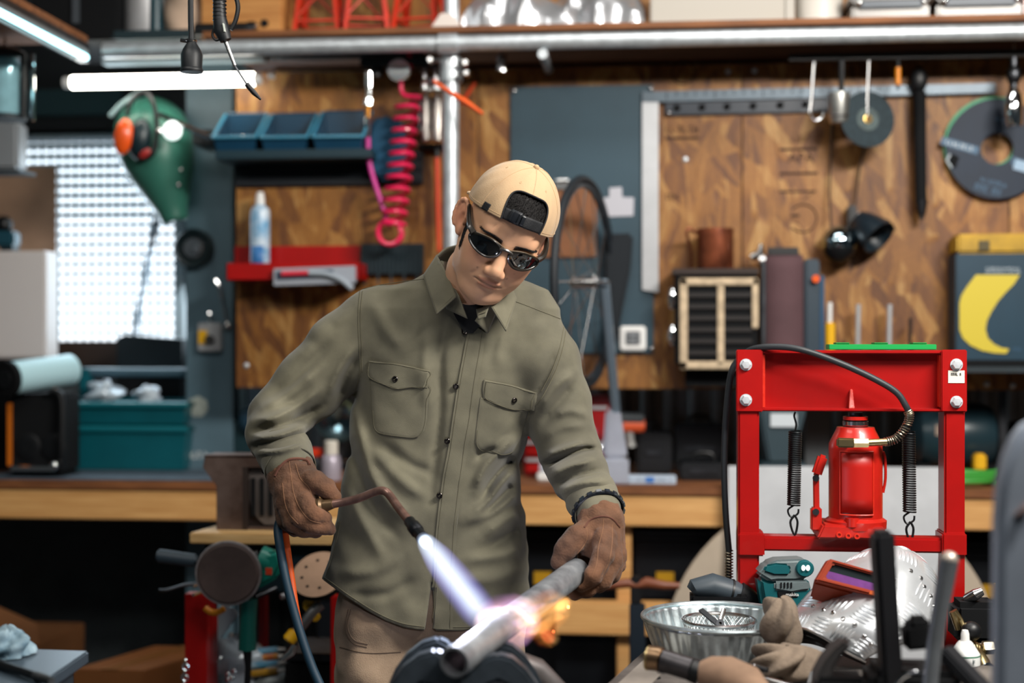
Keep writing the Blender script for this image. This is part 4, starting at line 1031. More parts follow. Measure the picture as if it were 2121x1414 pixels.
# teal tool crates, stacked
YQ = 4.52
def crate(z0, z1, lab, top):
    k = T('tool_crate', lab, 'crate', (at(255, 900, YQ).x, YQ + .15, z0), None, 'stacked teal crates')
    a, b = at(138, 900, YQ).x, at(384, 900, YQ).x
    m_ = mat('crate_teal', (8, 82, 92), .38, vary=.08)
    h = z1 - z0; dz = .004; ins = .012
    O = [(a + ins, YQ + ins, z0), (b - ins, YQ + ins, z0), (b - ins, YQ + .27 - ins, z0), (a + ins, YQ + .27 - ins, z0)]
    Tt = [(a, YQ, z1), (b, YQ, z1), (b, YQ + .27, z1), (a, YQ + .27, z1)]
    w = .008
    I = [(a + w, YQ + w, z1), (b - w, YQ + w, z1), (b - w, YQ + .27 - w, z1), (a + w, YQ + .27 - w, z1)]
    Ib = [(a + ins + w, YQ + ins + w, z0 + w), (b - ins - w, YQ + ins + w, z0 + w), (b - ins - w, YQ + .27 - ins - w, z0 + w), (a + ins + w, YQ + .27 - ins - w, z0 + w)]
    vs = O + Tt + I + Ib
    fs = [(3, 2, 1, 0)] + [(i, (i + 1) % 4, 4 + (i + 1) % 4, 4 + i) for i in range(4)] + [(4 + i, 4 + (i + 1) % 4, 8 + (i + 1) % 4, 8 + i) for i in range(4)] + [(8 + i, 8 + (i + 1) % 4, 12 + (i + 1) % 4, 12 + i) for i in range(4)] + [(12, 13, 14, 15)]
    MB().add(vs, fs).build('body', m_, k, bevel=.003)
    MB().tube([(a - .004, YQ - .004, z1 - .01), (b + .004, YQ - .004, z1 - .01), (b + .004, YQ + .274, z1 - .01), (a - .004, YQ + .274, z1 - .01)], .011, 8, closed=True).build('rim', mat('crate_rim', (14, 98, 108), .35), k)
    if top:
        for x in (a + .012, b - .02):
            MB().bb(x - .012, x + .022, YQ + .10, YQ + .15, z1 - .06, at(200, 762, YQ + .1).z).build('handle_post', m_, k, bevel=.006)
        zz = at(200, 771, YQ + .1).z
        MB().cyl((a, YQ + .125, zz), (b, YQ + .125, zz), .015, n=16).build('handle_bar', mat('bar_grey', (60, 84, 96), .4), k)
    return k
zc = ZB + .007
z_mid = at(250, 882, YQ).z; z_up = at(250, 832, YQ).z
crate(zc, z_mid, 'lower teal tool crate resting on the rubber mat', False)
crate(z_mid + .003, z_up, 'upper teal tool crate with grey carrying bar', True)
for i, (px, py, r1, lab) in enumerate(((215, 815, .045, 'crumpled clear plastic bag in the upper teal crate under the bar'), (305, 820, .035, 'crumpled white plastic bag in the upper teal crate near the column'))):
    p = at(px, py, YQ + .06); g = MB(); rr = random.Random(i + 4)
    ph = [rr.uniform(0, 6) for _ in range(6)]
    def bagf(u, v, p=p, r1=r1, ph=ph):
        a = 2 * math.pi * u; t = math.pi * v
        r = r1 * (1 + .22 * math.sin(3 * a + ph[0] + 4 * t) + .18 * math.sin(5 * t + ph[1] + a))
        return p + Vector((r * math.sin(t) * math.cos(a) * 1.25, r * math.sin(t) * math.sin(a), r * math.cos(t) * .8))
    g.grid(bagf, 22, 12, True); tag(g.build('plastic_bag', mat('clear_bag', (178, 190, 200), .15, .1, vary=.2, spec=.8), None, sharp=25), lab, 'bag')
# paper roll and radio at the far left
k = T('paper_roll', 'pale blue-white roll with black open end above the radio', 'roll', at(80, 800, 4.4))
a = at(22, 783, 4.22); b = at(146, 765, 4.44)
MB().cyl(a, b, .052, .050, n=32).build('roll', mat('roll_white', (172, 208, 216), .5), k, bevel=.002)
dd = (b - a).normalized(); MB().cyl(a - dd * .022, a - dd * .0005, .055, n=32).build('end_ring', m_blackm, k, bevel=.004)
MB().cyl(a - dd * .027, a - dd * .0225, .03, n=24).build('core_hole', m_black, k)
zr0 = at(70, 815, 4.30).z
ra = T('jobsite_radio', 'black jobsite radio with orange stripe and chrome guard bars', 'radio', at(70, 940, 4.35))
xa, xb = at(14, 880, 4.3).x, at(128, 880, 4.3).x
MB().bb(xa, xb, 4.3, 4.45, ZB + .012, zr0).build('body', m_blackm, ra, bevel=.012)
MB().bb(xa + .005, xa + .018, 4.292, 4.3, ZB + .04, zr0 - .03).build('orange_stripe', mat('stripe_orange', (190, 100, 20), .4), ra)
for x in (.07, .155): MB().lathe([(.040, 0), (.042, .004), (.036, .007), (.0, .003)], (xa + x, 4.299, ZB + .10), (0, -1, 0), 28).build('speaker_cone', m_black, ra)
MB().tube([(xa + .03, 4.27, ZB + .035), (xb - .01, 4.27, ZB + .035)], .009, 10).build('guard_bar', m_chrome, ra)
MB().tube(bez([(xb + .008, 4.28, ZB + .03), (xb + .014, 4.27, ZB + .1), (xb + .008, 4.28, zr0 - .01), (xb - .03, 4.28, zr0 + .008)], 14), .010, 10).build('guard_bar', m_black, ra)
MB().ball((xb - .008, 4.262, ZB + .045), .014, 12, 8).build('bolt_cap', m_chrome, ra)
MB().bb(xa, xb, 4.3, 4.44, ZB + .0065, ZB + .0115).build('foot', m_black, ra)

# ================================================================== centre and right of the bench
# bicycle wheel in a truing stand
bw_ = T('bicycle_wheel', 'bicycle wheel with black tyre seen almost edge on', 'wheel', at(1210, 700, 4.45))
YV = 4.10
wc = at(1212, 585, YV); wr = .297
tilt = math.radians(76)
wu = Vector((math.cos(tilt), math.sin(tilt), 0)); wn = Vector((math.sin(tilt), -math.cos(tilt), 0))
MB().tube(circ(wc, wr, wu, EZ, 64), .011, 10, closed=True).build('tyre', mat('tyre_black', (20, 26, 32), .6), bw_)
MB().tube(circ(wc, wr - .018, wu, EZ, 64), .008, 8, closed=True).build('rim', mat('rim_dark', (52, 60, 68), .3, .7), bw_)
MB().cyl(wc - wn * .04, wc + wn * .04, .016, n=16).cyl(wc - wn * .05, wc + wn * .075, .004, n=8).build('hub', m_steel, bw_)
for i in range(20):
    a = 2 * math.pi * i / 20; b_ = a + (.35 if i % 2 else -.35); sgn = 1 if i % 2 else -1
    MB().cyl(wc + wn * (.03 * sgn) + (wu * math.cos(a) + EZ * math.sin(a)) * .02, wc + (wu * math.cos(b_) + EZ * math.sin(b_)) * (wr - .02), .0016, n=5).build('spoke', m_steel, bw_)
ts = T('press_column', 'grey tapered lever column rising from a silver cast base on the bench', 'stand', at(1280, 985, 4.36))
YT2 = 4.33
MB().beam(at(1252, 580, 4.11), at(1276, 860, YT2), .026, .03).build('lever', mat('lever_grey', (124, 140, 154), .35, .3), ts, bevel=.006)
b = MB(); q = [(1254, 848), (1284, 848), (1300, 950), (1248, 950)]
b.prism([at(x, y, YT2 - .03) for x, y in q], (0, .07, 0)); b.build('cast_body', mat('cast_silver', (186, 190, 200), .35, .6, vary=.1), ts, bevel=.01)
b = MB(); xa_, xb_ = at(1232, 975, YT2 - .06).x, at(1302, 975, YT2 - .06).x
b.bb(xa_, xb_, YT2 - .05, YT2 + .06, ZB + .001, at(1270, 948, YT2).z); b.build('base', MATS['cast_silver'], ts, bevel=.006)
MB().ball(at(1243, 928, YT2 - .05), .012, 12, 8).build('ball_knob', m_chrome, ts)
# red tool chest behind
rc = T('tool_chest', 'small red tool chest with pale drawer edges behind the lever column', 'tool chest', at(1180, 975, 4.6))
xa_, xb_ = at(1085, 900, 4.5).x, at(1264, 900, 4.5).x
ztc = at(1240, 818, 4.5).z
MB().bb(xa_, xb_, 4.50, 4.60, ZB + .002, ztc).build('carcass', m_red, rc, bevel=.006)
zz = [ZB + .01, ZB + .065, ZB + .12, ztc - .03]
for i in range(3):
    d_ = MB().bb(xa_ + .008, xb_ - .008, 4.485, 4.499, zz[i] + .006, zz[i + 1] - .006).build('drawer', m_red, rc, bevel=.003)
    MB().bb(xa_ + .008, xb_ - .008, 4.475, 4.4845, zz[i + 1] - .014, zz[i + 1] - .004).build('drawer_pull', m_alu, d_)
k = T('white_switch_block', 'small white plastic blocks stacked beside the lever column', 'block', at(1135, 990, 4.4))
MB().bb(at(1112, 990, 4.36).x, at(1170, 990, 4.36).x, 4.36, 4.43, ZB + .001, ZB + .028).build('lower_block', m_white, k, bevel=.005)
MB().bb(at(1116, 990, 4.36).x, at(1160, 990, 4.36).x, 4.365, 4.43, ZB + .029, ZB + .055).build('upper_block', mat('block_grey', (176, 182, 194), .5), k, bevel=.004)
k = T('flat_carton', 'flat white carton with a blue mark lying on the bench', 'carton', at(1350, 1000, 4.36))
xa_, xb_ = at(1262, 990, 4.31).x, at(1400, 990, 4.31).x
MB().bb(xa_, xb_, 4.30, 4.345, ZB + .001, ZB + .026).build('carton', mat('carton_white', (176, 190, 206), .5), k, bevel=.002)
MB().bb(at(1337, 990, 4.3).x, at(1355, 990, 4.3).x, 4.299, 4.3, ZB + .006, ZB + .022).build('blue_mark', mat('mark_blue', (44, 104, 176), .5), k)
scribble(Vector((at(1298, 990, 4.3).x, 4.30, ZB + .013)), Vector((at(1334, 990, 4.3).x, 4.30, ZB + .013)), .009, mat('print_greyblue', (96, 112, 136), .6), k)
scribble(Vector((at(1358, 990, 4.3).x, 4.30, ZB + .013)), Vector((at(1392, 990, 4.3).x, 4.30, ZB + .013)), .009, mat('print_greyblue', (96, 112, 136), .6), k, seed=9)
# orange impact driver
k = T('orange_driver', 'small orange and grey power driver on the black cases', 'drill', at(1310, 940, 4.56))
yk = 4.52
MB().cyl(at(1288, 880, yk), at(1336, 880, yk), .026, .024, n=20).build('motor_housing', mat('driver_orange', (216, 92, 52), .4), k, bevel=.005)
MB().cyl(at(1284, 866, yk - .01), at(1334, 866, yk - .01), .018, n=16).build('top_cover', mat('driver_grey', (60, 66, 70), .5), k, bevel=.004)
MB().tube([at(1302, 888, yk), at(1305, 912, yk), at(1307, 925, yk)], [.016, .014, .018], 14).build('handle', mat('driver_silver', (150, 150, 148), .4, .3), k)
# black cases and clutter in the dark back of the bench
blk = [(1318, 895, 1392, 996, 4.62, 'black power tool case standing on the bench behind the flat carton'), (1400, 880, 1500, 960, 4.7, 'larger black case at the back of the bench under the strand board'), (1408, 958, 1508, 1000, 4.42, 'low black case on the bench front beside the press')]
for i, (x0_, y0_, x1_, y1_, yy, lab) in enumerate(blk):
    k = T('black_tool_case', lab, 'case', at((x0_ + x1_) / 2, y1_, yy))
    a_, b_ = at(x0_, y0_, yy), at(x1_, y1_, yy)
    MB().bb(a_.x, b_.x, yy, yy + .18, ZB + .001, a_.z).build('body', mat('case_black', (8, 12, 18), .45), k, bevel=.008)
    MB().bb(a_.x + .03, b_.x - .03, yy - .008, yy - .001, (ZB + a_.z) / 2 - .005, (ZB + a_.z) / 2 + .01).build('latch', m_dsteel, k, bevel=.002)
    MB().tube(bez([Vector((a_.x + .04, yy + .05, a_.z)), Vector((a_.x + .05, yy + .05, a_.z + .025)), Vector((b_.x - .05, yy + .05, a_.z + .025)), Vector((b_.x - .04, yy + .05, a_.z))], 14), .006, 8).build('handle', m_black, k)
o = MB(); p = at(1446, 880, 4.66); o.lathe([(.016, 0), (.018, .01), (.018, .05), (.008, .065), (.008, .08)], Vector((p.x, 4.66, ZB + .16)), EZ, 16)
# heater with pale grille frame, copper mug and its bracket
YG = YO - .14
ht = T('gas_heater', 'black louvred heater with frayed pale frame mounted on the wall', 'heater', at(1492, 765, YO))
MB().pb(1398, 566, 1570, 756, YG, .10).build('body', m_blackm, ht, bevel=.006)
m_cane = mat('frayed_cane', (188, 168, 140), .8, vary=.2, vscale=40, bump=.6, bscale=90)
for x0_, y0_, x1_, y1_ in ((1408, 576, 1571, 590), (1408, 576, 1424, 764), (1486, 584, 1500, 756), (1558, 576, 1571, 680), (1408, 748, 1536, 764)):
    MB().pb(x0_, y0_, x1_, y1_, YG - .014, .013).build('frame_bar', m_cane, ht, bevel=.003)
for i in range(6):
    y = 606 + i * 24
    MB().pb(1424, y, 1558, y + 9, YG - .008, .007).build('slat', mat('slat_dark', (24, 19, 18), .6), ht, bevel=.001)
MB().pb(1392, 556, 1572, 568, YG - .01, .13).build('top_plate', mat('top_brown_black', (40, 26, 20), .6), ht, bevel=.003)
for y in (618, 694): MB().ball(at(1393, y, YG + .02), (.014, .014, .034), 14, 10).build('side_knob', m_chrome, ht)
MB().pb(1420, 760, 1570, 800, YG + .06, .075).build('wall_bracket', m_blackm, ht)
k = T('copper_mug', 'tarnished copper mug standing on top of the heater', 'mug', at(1485, 556, YG + .05))
c = Vector((at(1482, 556, YG + .05).x, YG + .05, at(1482, 556, YG - .01).z + .001))
hh = at(1482, 474, YG + .05).z - c.z
MB().lathe([(.0, 0), (.052, 0), (.054, .004), (.055, hh), (.053, hh), (.052, .006), (0, .006)], c, EZ, 32).build('cup', mat('copper', (170, 96, 66), .32, .6, col2=(84, 44, 30), vscale=9), k)
MB().tube(bez([c + Vector((-.052, 0, hh * .9)), c + Vector((-.085, -.005, hh * .98)), c + Vector((-.075, -.005, hh * .5)), c + Vector((-.072, 0, .004))], 16), .005, 8).build('handle', mat('copper_handle', (140, 84, 64), .3, 1), k)
# belt grinder on its pedestal
bgd = T('belt_grinder', 'upright belt grinder with maroon belt on a dark pedestal', 'grinder', at(1630, 970, 4.45))
yg = 4.27
a_, b_ = at(1587, 530, yg), at(1664, 740, yg)
def belt(u, v):
    t = u * 2 * math.pi; zt2, zb2 = a_.z - .03, at(1600, 770, yg).z; y_ = .03
    if u < .35: p = (yg, zb2 + (zt2 - zb2) * u / .35)
    elif u < .5: th = math.pi * (u - .35) / .15; p = (yg + .035 - .035 * math.cos(th), zt2 + .035 * math.sin(th))
    elif u < .85: p = (yg + .07, zt2 + (zb2 - zt2) * (u - .5) / .35)
    else: th = math.pi * (u - .85) / .15; p = (yg + .035 + .035 * math.cos(th), zb2 - .035 * math.sin(th))
    return (a_.x + (b_.x - a_.x) * v, p[0], p[1])
MB().grid(belt, 60, 2, True).build('belt', mat('maroon_abrasive', (82, 58, 62), .85, vary=.1, bump=.2, bscale=300), bgd, solid=.002)
MB().pb(1667, 536, 1698, 765, yg - .01, .085).build('side_cover', mat('cover_slate', (36, 52, 64), .45), bgd, bevel=.006)
MB().pb(1698, 570, 1708, 730, yg, .06).build('blue_tension_arm', mat('arm_blue', (18, 64, 96), .45), bgd, bevel=.003)
MB().cyl(at(1690, 577, yg - .03), at(1690, 577, yg), .011, n=16).build('orange_knob', m_orange, bgd)
MB().pb(1578, 545, 1586, 765, yg, .07).build('platen', m_dsteel, bgd, bevel=.002)
MB().cyl(at(1572, 540, yg + .035), at(1600, 540, yg + .035), .018, n=16).build('idler_axle', m_steel, bgd)
MB().tube([at(1555, 533, yg + .03), at(1575, 525, yg + .03), at(1577, 505, yg + .03)], [.012, .016, .006], 10).build('tension_knob', m_steel, bgd)
MB().pb(1590, 512, 1655, 530, yg + .02, .03).build('top_guard', m_black, bgd, bevel=.004)
pl = [at(x, y, yg + .02) for x, y in ((1578, 770), (1672, 770), (1668, 860), (1640, 960), (1592, 960), (1574, 860))]
MB().prism(pl, (0, .10, 0)).build('pedestal', mat('pedestal_slate', (40, 58, 66), .5), bgd, bevel=.008)
MB().bb(at(1575, 980, yg).x, at(1672, 980, yg).x, yg - .02, yg + .2, ZB + .001, at(1600, 958, yg + .02).z).build('base', MATS['pedestal_slate'], bgd, bevel=.006)
MB().pb(1596, 856, 1650, 884, yg + .012, .007).build('white_label', mat('label_grey', (190, 198, 204), .6), bgd)
# screwdriver rack on the wall
rk = T('tool_rack', 'slim black rack holding screwdrivers on the strand board', 'rack', at(1800, 760, YO))
MB().pb(1700, 748, 1960, 775, YO - .06, .058).build('strip', m_blackm, rk, bevel=.003)
for x, y0_, lab, hm_ in ((1719, 626, 'yellow handled screwdriver standing next to the belt grinder', m_yellow), (1778, 630, 'steel rod chisel in the rack beside the yellow screwdriver', m_black), (1843, 630, 'steel rod chisel in the rack near the thin black rod', m_black), (1886, 658, 'thin black rod in the rack', m_black)):
    k = T('rack_tool', lab, 'hand tool', at(x, 770, YO - .045))
    MB().cyl(at(x, y0_, YO - .067), at(x - 2, 745, YO - .067), .0075 if x != 1886 else .005, n=12).build('blade', (m_alu if x != 1719 else m_white) if x != 1886 else m_black, k)
    MB().cyl(at(x, 668 if x == 1719 else 722, YO - .067), at(x, 800 if x == 1719 else 780, YO - .067), .016 if x == 1719 else .011, .014 if x == 1719 else .010, n=14).build('handle', hm_, k, bevel=.003)
# grey cases between press legs, air compressor, hose
k = T('air_compressor', 'dark teal air compressor tank lying on the bench behind the press', 'compressor', at(1975, 960, 4.6))
yc = 4.58
rt_ = at(1975, 872, yc - .1).z
c0, c1 = at(1905, 915, yc), at(2048, 915, yc)
R0 = .105
c0 = Vector((c0.x, yc, ZB + R0 + .03)); c1 = Vector((c1.x, yc, ZB + R0 + .03))
prof = [(0, -.03), (.05, -.022), (.09, -.005), (R0, .03), (R0, (c1 - c0).length - .03), (.09, (c1 - c0).length + .005), (.05, (c1 - c0).length + .022), (0, (c1 - c0).length + .03)]
MB().lathe(prof, c0, (1, 0, 0), 32).build('tank', mat('compressor_teal', (30, 50, 58), .3), k)
for x in (c0.x, c1.x): MB().bb(x - .02, x + .02, yc - .07, yc + .07, ZB + .001, ZB + .05).build('foot', m_blackm, k)
MB().lathe([(.03, -.02), (.09, -.02), (.09, .02), (.03, .02), (.03, -.02)], Vector((c1.x + .09, yc, ZB + .092)), (1, 0, 0), 28, cap=False).build('wheel', m_blackm, k)
MB().pb(1938, 880, 1955, 902, yc - .108, .004).build('tank_label', mat('label_tan', (150, 130, 116), .6), k)
MB().pb(2020, 940, 2044, 975, yc - .16, .05).build('yellow_valve', m_yellow, k, bevel=.006)
gh = MB(); pts = []
for i in range(90):
    a = 2 * math.pi * 3 * i / 90; pts.append(Vector((at(1985, 1000, 4.36).x + (.11 + .004 * math.sin(a * .7)) * math.cos(a), 4.36 + .07 * math.sin(a), ZB + .009 + .012 * i / 30)))
gh.tube(pts, .0075, 8); tag(gh.build('green_hose', mat('green_hose', (64, 150, 60), .35)), 'coil of green air hose on the bench before the compressor', 'hose')
k = T('grey_chair_back', 'grey panel and black backrest standing behind the red jack', 'panel', at(1700, 960, 4.75))
MB().pb(1668, 820, 1720, 975, 4.78, .02).build('panel', mat('panel_grey', (90, 96, 100), .5), k)
k = T('angle_bar', 'dark steel bar standing upright at the right wall corner', 'bar', at(2078, 950, 4.5))
MB().pb(2070, 758, 2086, 975, 4.5, .012).build('bar', m_dsteel, k, bevel=.002)
# left of the man: chrome lamp, spray cans, green torch on the bench
k = T('white_spray_can', 'grey spray can with white cap on the bench behind the glove', 'spray can', at(690, 1040, 4.30))
c = Vector((at(686, 1000, 4.33).x, 4.33, ZB + .001)); hh = at(686, 968, 4.33).z - c.z + .03
MB().lathe([(.030, 0), (.031, .004), (.031, .06), (.026, .075), (.020, .08)], c, EZ, 26).build('can', mat('can_lilac', (168, 160, 172), .35, .3), k)
MB().lathe([(.021, .08), (.021, .118), (.018, .122), (0, .122)], c, EZ, 22).build('cap', mat('cap_cream', (206, 200, 188), .5), k)
k = T('red_trigger_bottle', 'red trigger cap bottle beside the grey spray can', 'bottle', at(655, 1000, 4.3))
c = Vector((at(655, 1000, 4.36).x, 4.36, ZB + .001))
MB().lathe([(.026, 0), (.027, .05), (.012, .07)], c, EZ, 20).build('body', mat('bottle_dark', (40, 44, 48), .4), k)
MB().bb(c.x - .03, c.x + .02, 4.345, 4.375, c.z + .07, c.z + .095).bb(c.x - .03, c.x - .015, 4.35, 4.37, c.z + .05, c.z + .07).build('trigger', mat('trigger_red', (206, 52, 20), .4), k, bevel=.004)
k = T('work_lamp', 'black and chrome round work lamp on the bench behind the arm', 'lamp', at(690, 930, 4.6))
c = at(700, 868, 4.7)
MB().lathe([(.0, -.06), (.04, -.05), (.07, 0), (.075, .02), (.06, .02), (.0, .0)], c, (.3, -1, 0), 28).build('reflector', mat('lamp_mirror', (120, 150, 160), .12, .9), k)
MB().cyl(c + EY * .03, Vector((c.x, c.y + .03, ZB + .02)), .012, n=12).build('post', m_dsteel, k)
MB().lathe([(.06, 0), (.06, .015), (.02, .02)], Vector((c.x, c.y + .03, ZB + .001)), EZ, 24).build('base', m_blackm, k)
o = MB().lathe([(.018, 0), (.028, .04), (.024, .12), (.012, .14)], Vector((at(672, 900, 4.5).x, 4.5, ZB + .07)), EZ, 20)
k = T('teal_clutter_vise', 'dark teal machine on the bench beside the steel column', 'machine', at(510, 950, 4.5))
MB().pb(470, 868, 560, 950, 4.62, .15).build('body', mat('machine_teal', (20, 46, 52), .45), k, bevel=.01)
MB().ball(at(525, 870, 4.62), .05, 18, 12).build('motor', mat('machine_blue', (40, 66, 84), .35), k)
MB().bb(at(475, 900, 4.62).x, at(556, 900, 4.62).x, 4.63, 4.76, ZB + .007, at(500, 949, 4.62).z).build('base', m_blackm, k)
# ================================================================== under and before the bench
m_box = mat('storage_box_black', (7, 11, 17), .4, vary=.1)
for x0_, x1_, y0_, lab in ((1060, 1278, 1096, 'black lidded storage box under the bench left of the timber leg'), (1312, 1560, 1096, 'black lidded storage box under the bench right of the timber leg'), (1985, 2200, 1120, 'black lidded storage box under the bench right of the red press'), (640, 860, 1096, 'black lidded storage box under the bench behind the man')):
    k = T('storage_box', lab, 'storage box', at((x0_ + x1_) / 2, 1240, YB + .2))
    a_, b_ = at(x0_, y0_, YB + .16), at(x1_, 1245, YB + .16)
    MB().bb(a_.x, b_.x, YB + .16, YB + .6, b_.z, a_.z - .05).build('body', m_box, k, bevel=.006)
    for j in range(3): MB().bb(a_.x - .006, b_.x + .006, YB + .150 - .004 * j, YB + .61, a_.z - .016 - j * .016, a_.z - .004 - j * .016).build('lid_ridge', m_box, k, bevel=.003)
    MB().bb(a_.x + .07, a_.x + .125, YB + .155, YB + .16, a_.z - .17, a_.z - .13).build('yellow_label', mat('label_yellow', (176, 132, 16), .5), k)
    MB().bb(a_.x + .02, b_.x - .02, YB + .17, YB + .55, .02, b_.z - .004).build('lower_body', m_box, k, bevel=.006)
xq = at(1190, 1350, YB + .12)
o = MB().bb(at(1148, 1340, YB + .1).x, at(1276, 1340, YB + .1).x, YB + .135, YB + .149, .1, at(1200, 1330, YB + .12).z); tag(o.build('black_bin_front', m_box, None, bevel=.004), 'low black bin front under the timber stretcher', 'bin')
# clamp with turned wooden handle, standing before the bench
k = T('bar_clamp', 'black bar clamp with turned wooden handle before the bench', 'clamp', at(1317, 1400, 4.0))
yk = 3.95
MB().tube([at(1228, 1214, yk), at(1250, 1213, yk), at(1300, 1207, yk), at(1318, 1212, yk), at(1340, 1206, yk), at(1375, 1212, yk), at(1408, 1213, yk)], [.009, .012, .014, .010, .016, .013, .009], 16).build('handle', mat('turned_wood', (112, 62, 40), .4, vary=.15), k)
MB().beam(at(1317, 1192, yk), at(1317, 1250, yk), .018, .03).build('yoke', m_black, k, bevel=.004)
p = at(1320, 1250, yk); MB().bb(p.x - .022, p.x + .022, yk - .01, yk + .02, .0, p.z).build('post', mat('post_slate', (40, 50, 60), .4, .5), k, bevel=.003)
# leaning white board and round table top
k = MB(); k.hexa([at(1508, 965, 4.20) - EZ * .0, at(1966, 968, 4.20), at(1966, 968, 4.20) + EY * .015, at(1508, 965, 4.20) + EY * .015], [Vector((at(1506, 1000, 4.13).x, 4.13, .02)), Vector((at(1966, 1000, 4.13).x, 4.13, .02)), Vector((at(1966, 1000, 4.13).x, 4.145, .02)), Vector((at(1506, 1000, 4.13).x, 4.145, .02))])
tag(k.build('white_board', mat('scuffed_white', (182, 185, 189), .55, vary=.08, vscale=9), None, bevel=.002), 'scuffed white board leaning on the bench behind the red press', 'board')
c = at(1720, 1363, 4.222); r = 343 / ppm(1720, 4.222)
k = MB().lathe([(.0, 0), (r, 0), (r, .022), (0, .022)], c, (0, 1, .02), 72)
tag(k.build('laminate_disc', mat('beige_laminate', (178, 164, 146), .6, vary=.06), None, bevel=.003), 'round beige table top leaning between the white board and bench', 'table top')

# ================================================================== red hydraulic press
YPR = 2.96
pr = T('hydraulic_press', 'red hydraulic shop press with bolted head beam', 'press', at(1763, 1300, YPR) * Vector((1, 1, 0)))
def px2(x, y, Y=YPR): return at(x, y, Y)
for x0_, x1_ in ((1529, 1573), (1957, 2000)):
    a_, b_ = px2(x0_, 850), px2(x1_, 1240)
    MB().bb(a_.x, b_.x, YPR + .004, YPR + .07, .0, a_.z + .02).build('leg', m_red, pr, bevel=.004)
m_weld = mat('red_weld', (206, 44, 24), .4, bump=.5, bscale=60)
for x0_, x1_ in ((1525, 1580), (1950, 2003)):
    MB().pb(x0_, 724, x1_, 853, YPR - .002, .006).build('head_plate', m_red, pr, bevel=.002)
    MB().pb(x0_, 724, x1_, 853, YPR + .07, .006).build('head_plate', m_red, pr, bevel=.002)
MB().pb(1578, 732, 1952, 846, YPR + .030, .006).build('beam_web', m_red, pr)
MB().pb(1574, 725, 1956, 733, YPR + .004, .064).build('top_flange', m_red, pr, bevel=.002)
MB().pb(1574, 845, 1956, 853, YPR + .004, .064).build('bottom_flange', m_red, pr, bevel=.002)
MB().pb(1574, 732, 1585, 846, YPR + .006, .03).build('weld_bead', m_weld, pr, bevel=.003)
MB().pb(1946, 732, 1955, 846, YPR + .006, .03).build('weld_bead', m_weld, pr, bevel=.003)
MB().prism([px2(1759, 846, YPR + .01), px2(1770, 846, YPR + .01), px2(1766, 806, YPR + .025), px2(1761, 806, YPR + .025)], (0, .02, 0)).build('gusset', m_weld, pr, bevel=.001)
for x, y in ((1545, 755), (1545, 828), (1981, 755), (1981, 832)):
    bo = MB().lathe([(.0105, 0), (.0105, .006), (.008, .009), (0, .0095)], px2(x, y, YPR - .002), (0, -1, 0), 6).build('bolt', mat('zinc', (205, 210, 216), .35, .35), pr)
    MB().lathe([(.0125, 0), (.0125, .0018), (0, .0018)], px2(x, y, YPR - .002), (0, -1, 0), 20).build('washer', MATS['zinc'], bo)
MB().pb(1964, 767, 1998, 793, YPR - .003, .001).build('label_plate', mat('label_white', (214, 212, 200), .5), pr)
scribble(px2(1970, 775, YPR - .003), px2(1992, 775, YPR - .003), .005, m_blackm, pr)
for x0_, x1_ in ((1529, 1584), (1952, 2003)): MB().pb(x0_, 1104, x1_, 1152, YPR - .003, .076).build('collar', m_red, pr, bevel=.003)
MB().pb(1580, 1110, 1955, 1146, YPR + .006, .05).build('crossbar', m_red, pr, bevel=.004)
MB().bb(px2(1545, 1200).x, px2(1985, 1200).x, YPR + .02, YPR + .06, .10, .14).build('foot_bar', m_red, pr)
for x in (px2(1551, 1000).x, px2(1978, 1000).x): MB().bb(x - .03, x + .03, YPR - .18, YPR + .25, 0, .03).build('foot', m_red, pr, bevel=.003)
# return springs
m_spring = mat('spring_black', (26, 28, 30), .4, .6)
for x, y0_, y1_, xb in ((1647, 892, 1046, 1644), (1882, 894, 1060, 1884)):
    pts = []; yq = YPR + .02
    n_ = 34
    for i in range(n_ * 10 + 1):
        t = i / (n_ * 10); a = 2 * math.pi * n_ * t; p = px2(x + (xb - x) * t, y0_ + (y1_ - y0_) * t, yq)
        pts.append(p + EX * (.0125 * math.cos(a)) + EY * (.0125 * math.sin(a)))
    sp_ = MB().tube(pts, .0019, 5).build('spring', m_spring, pr)
    MB().tube(bez([px2(x, y0_, yq), px2(x + 2, y0_ - 14, yq), px2(x - 2, y0_ - 30, yq), px2(x, 853, yq)], 12), .0022, 6).build('upper_hook', m_spring, sp_)
    MB().tube(bez([px2(xb, y1_, yq), px2(xb - 12, y1_ + 10, yq), px2(xb - 6, y1_ + 24, yq), px2(xb + 8, y1_ + 18, yq), px2(xb + 10, y1_ + 8, yq)], 16), .0022, 6).build('lower_hook', m_spring, sp_)
    MB().tube(bez([px2(xb + 2, y1_ + 20, yq), px2(xb - 7, y1_ + 36, yq), px2(xb + 2, y1_ + 62, yq), px2(xb + 8, y1_ + 36, yq), px2(xb + 2, y1_ + 20, yq)], 18), .0026, 6).build('eye_link', m_blackm, sp_)
